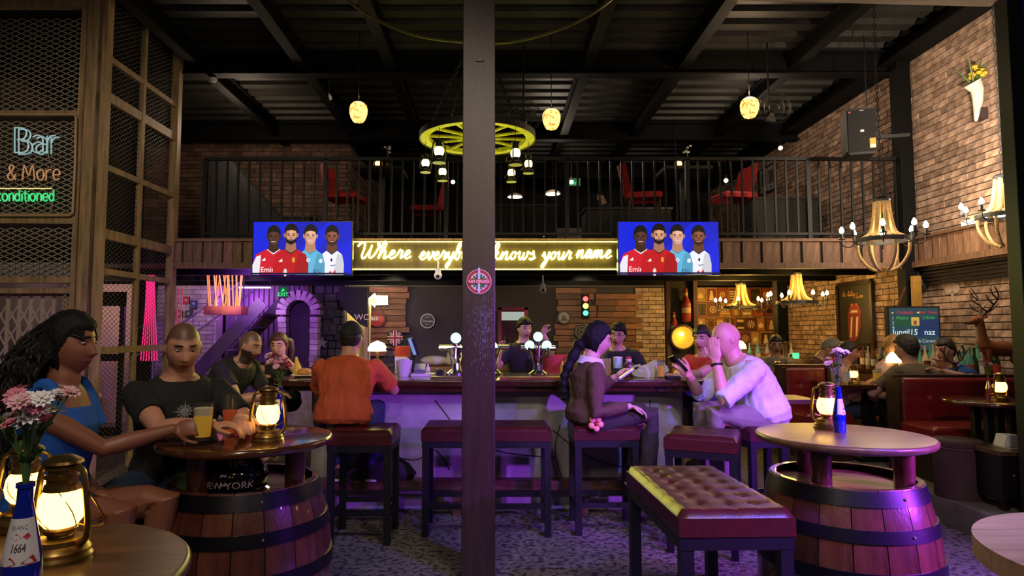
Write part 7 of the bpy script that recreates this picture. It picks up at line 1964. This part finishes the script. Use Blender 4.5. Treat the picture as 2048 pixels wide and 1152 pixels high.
# fishing-rod like cane
m = MB(); m.tube(smooth_pts([P(1810, 575, 7.5), P(1795, 612, 7.4), P(1780, 660, 7.3), P(1765, 700, 7.2)], 5), [.012] * 16, 6); tag(m.build('cane', mat('brown_cane', '#4a2a18', .5), smooth=True), 'thin bent brown cane leaning beside the menu screen', 'cane')
# counter with bottles along the right wall
t = thing('side_counter', 'dark counter along the brick wall carrying rows of bottles', 'counter', (4.90, 6.83, .19)); part('body', wood_dark, lambda q: q.box((0, 0, .37), (.38, 1.46, .74))); part('counter_top', bar_top, lambda q: q.box((0, 0, .76), (.42, 1.5, .04)))
t = thing('side_counter', 'dark counter along the brick wall below the framed tongue picture', 'counter', (4.90, 8.65, .19)); part('body', wood_dark, lambda q: q.box((0, 0, .37), (.38, 1.56, .74))); part('counter_top', bar_top, lambda q: q.box((0, 0, .76), (.42, 1.6, .04)))
gcols = [('amber', '#5a2a0c'), ('green', '#12301a'), ('clear', '#8a8678'), ('dark', '#14100e'), ('pale', '#a89878'), ('teal', '#4a8a78')]
bm = []
for n_, c_ in gcols:
    q = MB(); q.lathe([(0, 0), (.034, 0), (.036, .01), (.036, .17), (.014, .23), (.012, .29), (.015, .295), (.015, .31), (0, .31)], 14); me = q.mesh('glass_body'); me.materials.append(mat('spirit_' + n_, c_, .12, coat=.3)); me.shade_smooth(); me.set_sharp_from_angle(angle=.6)
    mls = []
    for cn, cc in (('cream', '#c8b088'), ('red', '#a83028'), ('white', '#c8c4bc'), ('black', '#181410')):
        q = MB(); q.lathe([(.0365, .05), (.0365, .14)], 14, cap=False); ml = q.mesh('label'); ml.materials.append(mat('spirit_label_' + cn, cc, .6)); ml['cn'] = cn; mls.append(ml)
    bm.append((n_, me, mls))
r = random.Random(13)
def spirit(pos, k_, where):
    n_, me, mls = bm[k_]; ml = mls[r.randrange(4)]; s2 = r.uniform(.85, 1.12)
    b0 = bpy.data.objects.new('spirit_bottle', me); C.objects.link(b0); b0.location = pos; b0.scale = (s2 * .95, s2 * .95, s2); tag(b0, n_ + ' glass bottle with ' + ml['cn'] + ' label ' + where, 'bottle', 'bottles ' + where)
    l = bpy.data.objects.new('label', ml); C.objects.link(l); l.parent = b0
for i in range(3):
    for j in range(10):
        spirit((4.75 + i * .12 + r.uniform(-.015, .015), 6.42 + j * .112 + r.uniform(-.015, .015), .97), r.randrange(6), 'on the counter beside the deer')
for i in range(2):
    for j in range(11):
        spirit((4.78 + i * .15 + r.uniform(-.015, .015), 7.98 + j * .128 + r.uniform(-.015, .015), .97), r.randrange(6), 'on the counter below the tongue picture')
# dim lamps among the bottles
for px, py, Y, lb in ((1478, 692, 9.2, 'glowing mosaic lamp among bottles in the snug'), (1792, 718, 7.0, 'glowing sunflower shaped lamp behind the man in olive')):
    p = P(px, py, Y); t = thing('mosaic_lamp', lb, 'lamp', (p.x, Y, p.z - .12)); part('dome', emit('dome_glow_y', (1, .72, .25), 4.5), lambda q: q.lathe([(0, .08), (.10, .08), (.09, .14), (.05, .19), (0, .2)], 20)); part('stem', brass, lambda q: q.lathe([(0, -.10), (.05, -.10), (.02, -.07), (.02, .08), (0, .08)], 14))
t = thing('snug_counter', 'long low dark counter in the snug below the bottles and lamp', 'counter', (3.6, 9.2, .19)); part('body', mat('snug_red', '#3a1410', .5), lambda q: q.box((0, 0, .38), (1.5, .45, .76))); part('counter_top', bar_top, lambda q: q.box((0, 0, .78), (1.56, .5, .04)))
for j in range(11):
    spirit((3.05 + j * .12, 9.2 + r.uniform(-.1, .1), .99), r.randrange(6), 'on the low counter in the snug')
simple('beer_tower', 'black and gold beer tap tower in the snug', 'beer tap', 1572, 8.9, [('column', brass, lambda q: q.lathe([(0, 0), (.05, 0), (.04, .03), (.035, .25), (.05, .3), (0, .32)], 16)), ('green_badge', emit('green_badge', (.1, .8, .35), 1.2), lambda q: q.box((.12, -.05, .12), (.08, .03, .08)))], .99)
# deer statue
dp = P(1992, 775, 6.15); dp.x = 4.74; dp.y = 6.12; dp.z = .97
t = thing('deer_statue', 'brown deer statue with tall antlers on the counter by the wall', 'statue', dp, 0)
fur = mat('deer_fur', '#7a4424', .8, var=.25, vs=10, bump=.2); belly_m = mat('deer_cream', '#b8a48c', .8); horn = mat('antler', '#3a241a', .6)
q = MB(); V3 = Vector
q.tube([(.24, 0, .30), (.12, 0, .31), (.0, 0, .31), (-.08, 0, .34)], [.055, .075, .072, .062], 14); q.tube([(-.07, 0, .33), (-.10, 0, .42), (-.11, 0, .52), (-.12, 0, .57)], [.062, .048, .040, .042], 12)
q.tube([(-.10, 0, .59), (-.15, 0, .585), (-.20, 0, .565), (-.235, 0, .555)], [.042, .040, .026, .018], 12)
for x, s_ in ((-.06, -1), (-.04, 1)):
    q.tube([(x, s_ * .035, .30), (x - .005, s_ * .04, .16), (x + .005, s_ * .04, .02), (x - .01, s_ * .04, .0)], [.030, .018, .013, .017], 8)
for x, s_ in ((.22, -1), (.25, 1)):
    q.tube([(x, s_ * .035, .29), (x - .03, s_ * .045, .20), (x + .03, s_ * .045, .12), (x + .015, s_ * .045, .0)], [.046, .028, .014, .016], 8)
q.tube([(.28, 0, .33), (.32, 0, .29)], [.02, .008], 8)
for s_ in (-1, 1):
    q.ell((-.085, s_ * .05, .615), (.012, .028, .016), Matrix.Rotation(s_ * .6, 3, 'X'), 8, 6)
me = remesh(q, .007, 'body', 2); me.materials.append(fur); o = bpy.data.objects.new('body', me); C.objects.link(o); o.parent = t
part('throat_patch', belly_m, lambda q: q.tube([(-.118, 0, .36), (-.138, 0, .44), (-.142, 0, .52)], [.018, .02, .016], 8)); part('nose', black_matt, lambda q: q.ell((-.25, 0, .557), (.012, .014, .011)))
for s_ in (-1, 1):
    part('eye', black_matt, lambda q: q.ell((-.15, s_ * .036, .595), .007, nu=8, nv=6))
    o = part('antler', horn, lambda q: q.tube(smooth_pts([(-.10, s_ * .02, .62), (-.05, s_ * .07, .70), (-.02, s_ * .13, .80), (-.07, s_ * .15, .90)], 4), [.012 - .0006 * i for i in range(13)], 7))
    for (a, b) in (((-.075, s_ * .05, .665), (-.16, s_ * .06, .74)), ((-.04, s_ * .09, .73), (-.12, s_ * .10, .83)), ((-.025, s_ * .12, .78), (-.10, s_ * .13, .88)), ((-.06, s_ * .045, .66), (.02, s_ * .07, .74))):
        MB().tube([a, ((a[0] + b[0]) / 2 - .01, b[1], (a[2] + b[2]) / 2 - .01), b], [.008, .007, .003], 6).build('tine', horn, o, smooth=True)
t = thing('antler_mount', 'small dark antlers rising between bottles beside the deer', 'antlers', (4.50, 6.3, .97))
for s_ in (-1, 1):
    part('antler', horn, lambda q: (q.tube(smooth_pts([(s_ * .01, 0, .16), (s_ * .07, 0, .2), (s_ * .10, 0, .27), (s_ * .08, 0, .34)], 4), .008, 6), q.tube([(s_ * .07, 0, .2), (s_ * .05, 0, .29)], .006, 5), q.tube([(s_ * .095, 0, .25), (s_ * .14, 0, .30)], .006, 5)))
part('mount', horn, lambda q: q.lathe([(0, 0), (.05, 0), (.02, .03), (.02, .15), (.03, .17), (0, .18)], 12))
# ================================================================== booths
booth_side = mat('booth_wood', '#2a140e', .4, var=.3, vs=4, stretch=(5, 5, 1))
booth_l = mat('booth_leather', '#6e171a', .32, var=.2, vs=12, bump=.1, bs=160)
def booth(label, x0, x1, yb, back, dirn, zt=1.05):
    """back plane at yb; dirn -1: seat towards the camera"""
    global t
    W = x1 - x0; t = thing('booth_bench', label, 'booth', ((x0 + x1) / 2, yb, .19), 0 if dirn < 0 else PI, 'burgundy booths'); hz = zt - .19
    q = MB(); cushion(q, W - .06, hz - .36, .10, max(2, int(W / .26)), 2, .016); q.xf(Matrix.Translation((0, -.02, (hz + .36) / 2)) @ Matrix.Rotation(PI / 2, 4, 'X')); q.build('back_cushion', booth_l, t, smooth=True, ang=1.2)
    part('back_panel', booth_side, lambda q: q.box((0, .03, hz / 2), (W, .06, hz)))
    part('top_rail', booth_side, lambda q: q.box((0, .0, hz + .012), (W + .02, .14, .025)))
    q = MB(); cushion(q, W - .02, .48, .13, max(2, int(W / .3)), 1, .010); q.xf(Matrix.Translation((0, -.32, .33))); q.build('seat_cushion', booth_l, t, smooth=True, ang=1.2)
    part('plinth', booth_side, lambda q: q.box((0, -.30, .165), (W - .02, .46, .33)))
    for s_ in (-1, 1):
        part('side_panel', booth_side, lambda q: q.box((s_ * (W / 2 - .015), -.05, hz / 2), (.035, .16, hz)))
booth('burgundy tufted booth bench facing the pouf and lantern table', 3.64, 4.88, 5.95, 0, -1, 1.025)
booth('burgundy booth bench backing towards the snug counter', 3.00, 3.50, 6.85, 0, -1, 1.07)
# booth table with candles
t = thing('booth_table', 'dark table inside the booth with glasses and candle light', 'table', (3.72, 6.45, .19)); part('table_top', bar_top, lambda q: q.box((0, 0, .72), (.85, .5, .04))); part('pedestal', black_metal, lambda q: q.box((0, 0, .35), (.08, .08, .70))); part('foot', black_metal, lambda q: q.box((0, 0, .015), (.4, .4, .03)))
lantern('table_lantern', 'small lit lantern on the booth table beside the beer', (3.55, 6.38, .93), .2, brass, flame, .85, 'lanterns in the booths')
beer_glass('beer_glass', 'glass of amber beer on the booth table', (3.75, 6.33, .93), [(0, 0), (.03, 0), (.03, .005), (.04, .15)], .11, beer_y, .02)
simple('water_bottle', 'clear labelled bottle on the booth table by the lantern', 'bottle', 1693, 6.28, [('bottle', clear, lambda q: q.lathe([(0, 0), (.03, 0), (.03, .14), (.012, .19), (.012, .22), (0, .22)], 16)), ('label', mat('white_label', '#b8b4c0', .6), lambda q: q.lathe([(.0305, .03), (.0305, .12)], 16, cap=False))], .93)
# snug table
t = thing('booth_table', 'small dark table in the snug behind the bald man', 'table', (P(1545, 750, 7.2).x, 7.2, .19)); part('table_top', bar_top, lambda q: q.box((0, 0, .72), (.6, .5, .04))); part('pedestal', black_metal, lambda q: q.box((0, 0, .35), (.08, .08, .70)))
lantern('table_lantern', 'small lit lantern on the snug table behind the bald man', (P(1556, 750, 7.05).x, 7.05, .93), .5, brass, flame, .85, 'lanterns in the booths')
t = thing('side_table', 'low square wooden side table behind the bald man\'s stool', 'table', (P(1565, 795, 5.7).x, 5.7, 0)); part('table_top', top_m2, lambda q: q.box((0, 0, .85), (.42, .42, .035))); part('pedestal', black_metal, lambda q: q.box((0, 0, .42), (.07, .07, .84)))
# round table with lantern near the steel post
tp = P(1985, 800, 5.15); t = thing('round_table', 'round dark table with a lantern beside the steel post', 'table', (tp.x, 5.15, .19)); zt2 = tp.z - .19
q = MB(); table_top(q, .34, zt2 - .035, zt2); q.build('table_top', top_m, t, smooth=True, ang=.9); part('pedestal', black_metal, lambda q: [q.box((.12 * math.cos(a), .12 * math.sin(a), (zt2 - .03) / 2), (.05, .05, zt2 - .03)) for a in (.6, 2.2, 3.8, 5.3)])
lantern('hurricane_lantern', 'lit brass lantern on the round table beside the steel post', (P(2001, 790, 5.08).x, 5.08, tp.z), .3, brass, flame, 1.0)
flowers('flower_bunch', 'pink flowers on the round table beside the steel post', (P(1978, 790, 5.25).x, 5.25, tp.z + .16), 14, .16, .06, [pink_p, lil_p, mag_p], .016, 31)
t = thing('bottle_vase', 'clear amber bottle vase on the round table beside the steel post', 'bottle', (P(1978, 790, 5.25).x, 5.25, tp.z)); part('glass_body', mat('spirit_amber', 0), lambda q: q.lathe([(0, 0), (.028, 0), (.028, .08), (.012, .14), (.012, .18), (0, .18)], 16))
# pouf and cabinet
pp = P(1919, 968, 4.98); t = thing('pouf_stool', 'round padded brown pouf stool on the platform', 'stool', (pp.x, pp.y, .19)); pf = mat('brown_suede', '#3c2428', .8, var=.15)
part('drum', pf, lambda q: q.lathe([(0, 0), (.165, 0), (.165, .37), (0, .37)], 32)); part('seat_pad', pf, lambda q: q.lathe([(.16, .37), (.172, .39), (.172, .42), (.155, .435), (0, .44)], 32)); part('piping', mat('pouf_piping', '#5a3a40', .7), lambda q: q.tube([(.168 * math.cos(a), .168 * math.sin(a), .375) for a in [i * PI / 18 for i in range(36)]], .006, 5, closed=True))
cp = PZ(2000, 1030, .19); t = thing('service_cabinet', 'small dark service cabinet with napkin box on the platform edge', 'cabinet', (3.73, 4.74, .19), 0)
wc2 = mat('dark_walnut', '#120a0c', .4); part('body', wc2, lambda q: q.box((0, 0, .23), (.34, .34, .32))); part('top', wood_dark, lambda q: q.box((0, 0, .40), (.38, .38, .03))); 
for sx in (-1, 1):
    for sy in (-1, 1):
        part('leg', wc2, lambda q: q.box((sx * .14, sy * .14, .04), (.04, .04, .08)))
o = part('door', wc2, lambda q: q.box((0, -.175, .23), (.3, .012, .28))); MB().ell((-.1, -.187, .25), .008, nu=8, nv=6).build('knob', inox, o)
t = thing('napkin_box', 'white napkin box on the dark service cabinet', 'napkin box', (3.74, 4.70, .606)); part('box', wpl, lambda q: q.prism([(-.06, 0), (.06, 0), (.06, .09), (-.03, .09)], .1)); part('tray', inox, lambda q: q.box((0, .0, .004), (.18, .2, .008)))
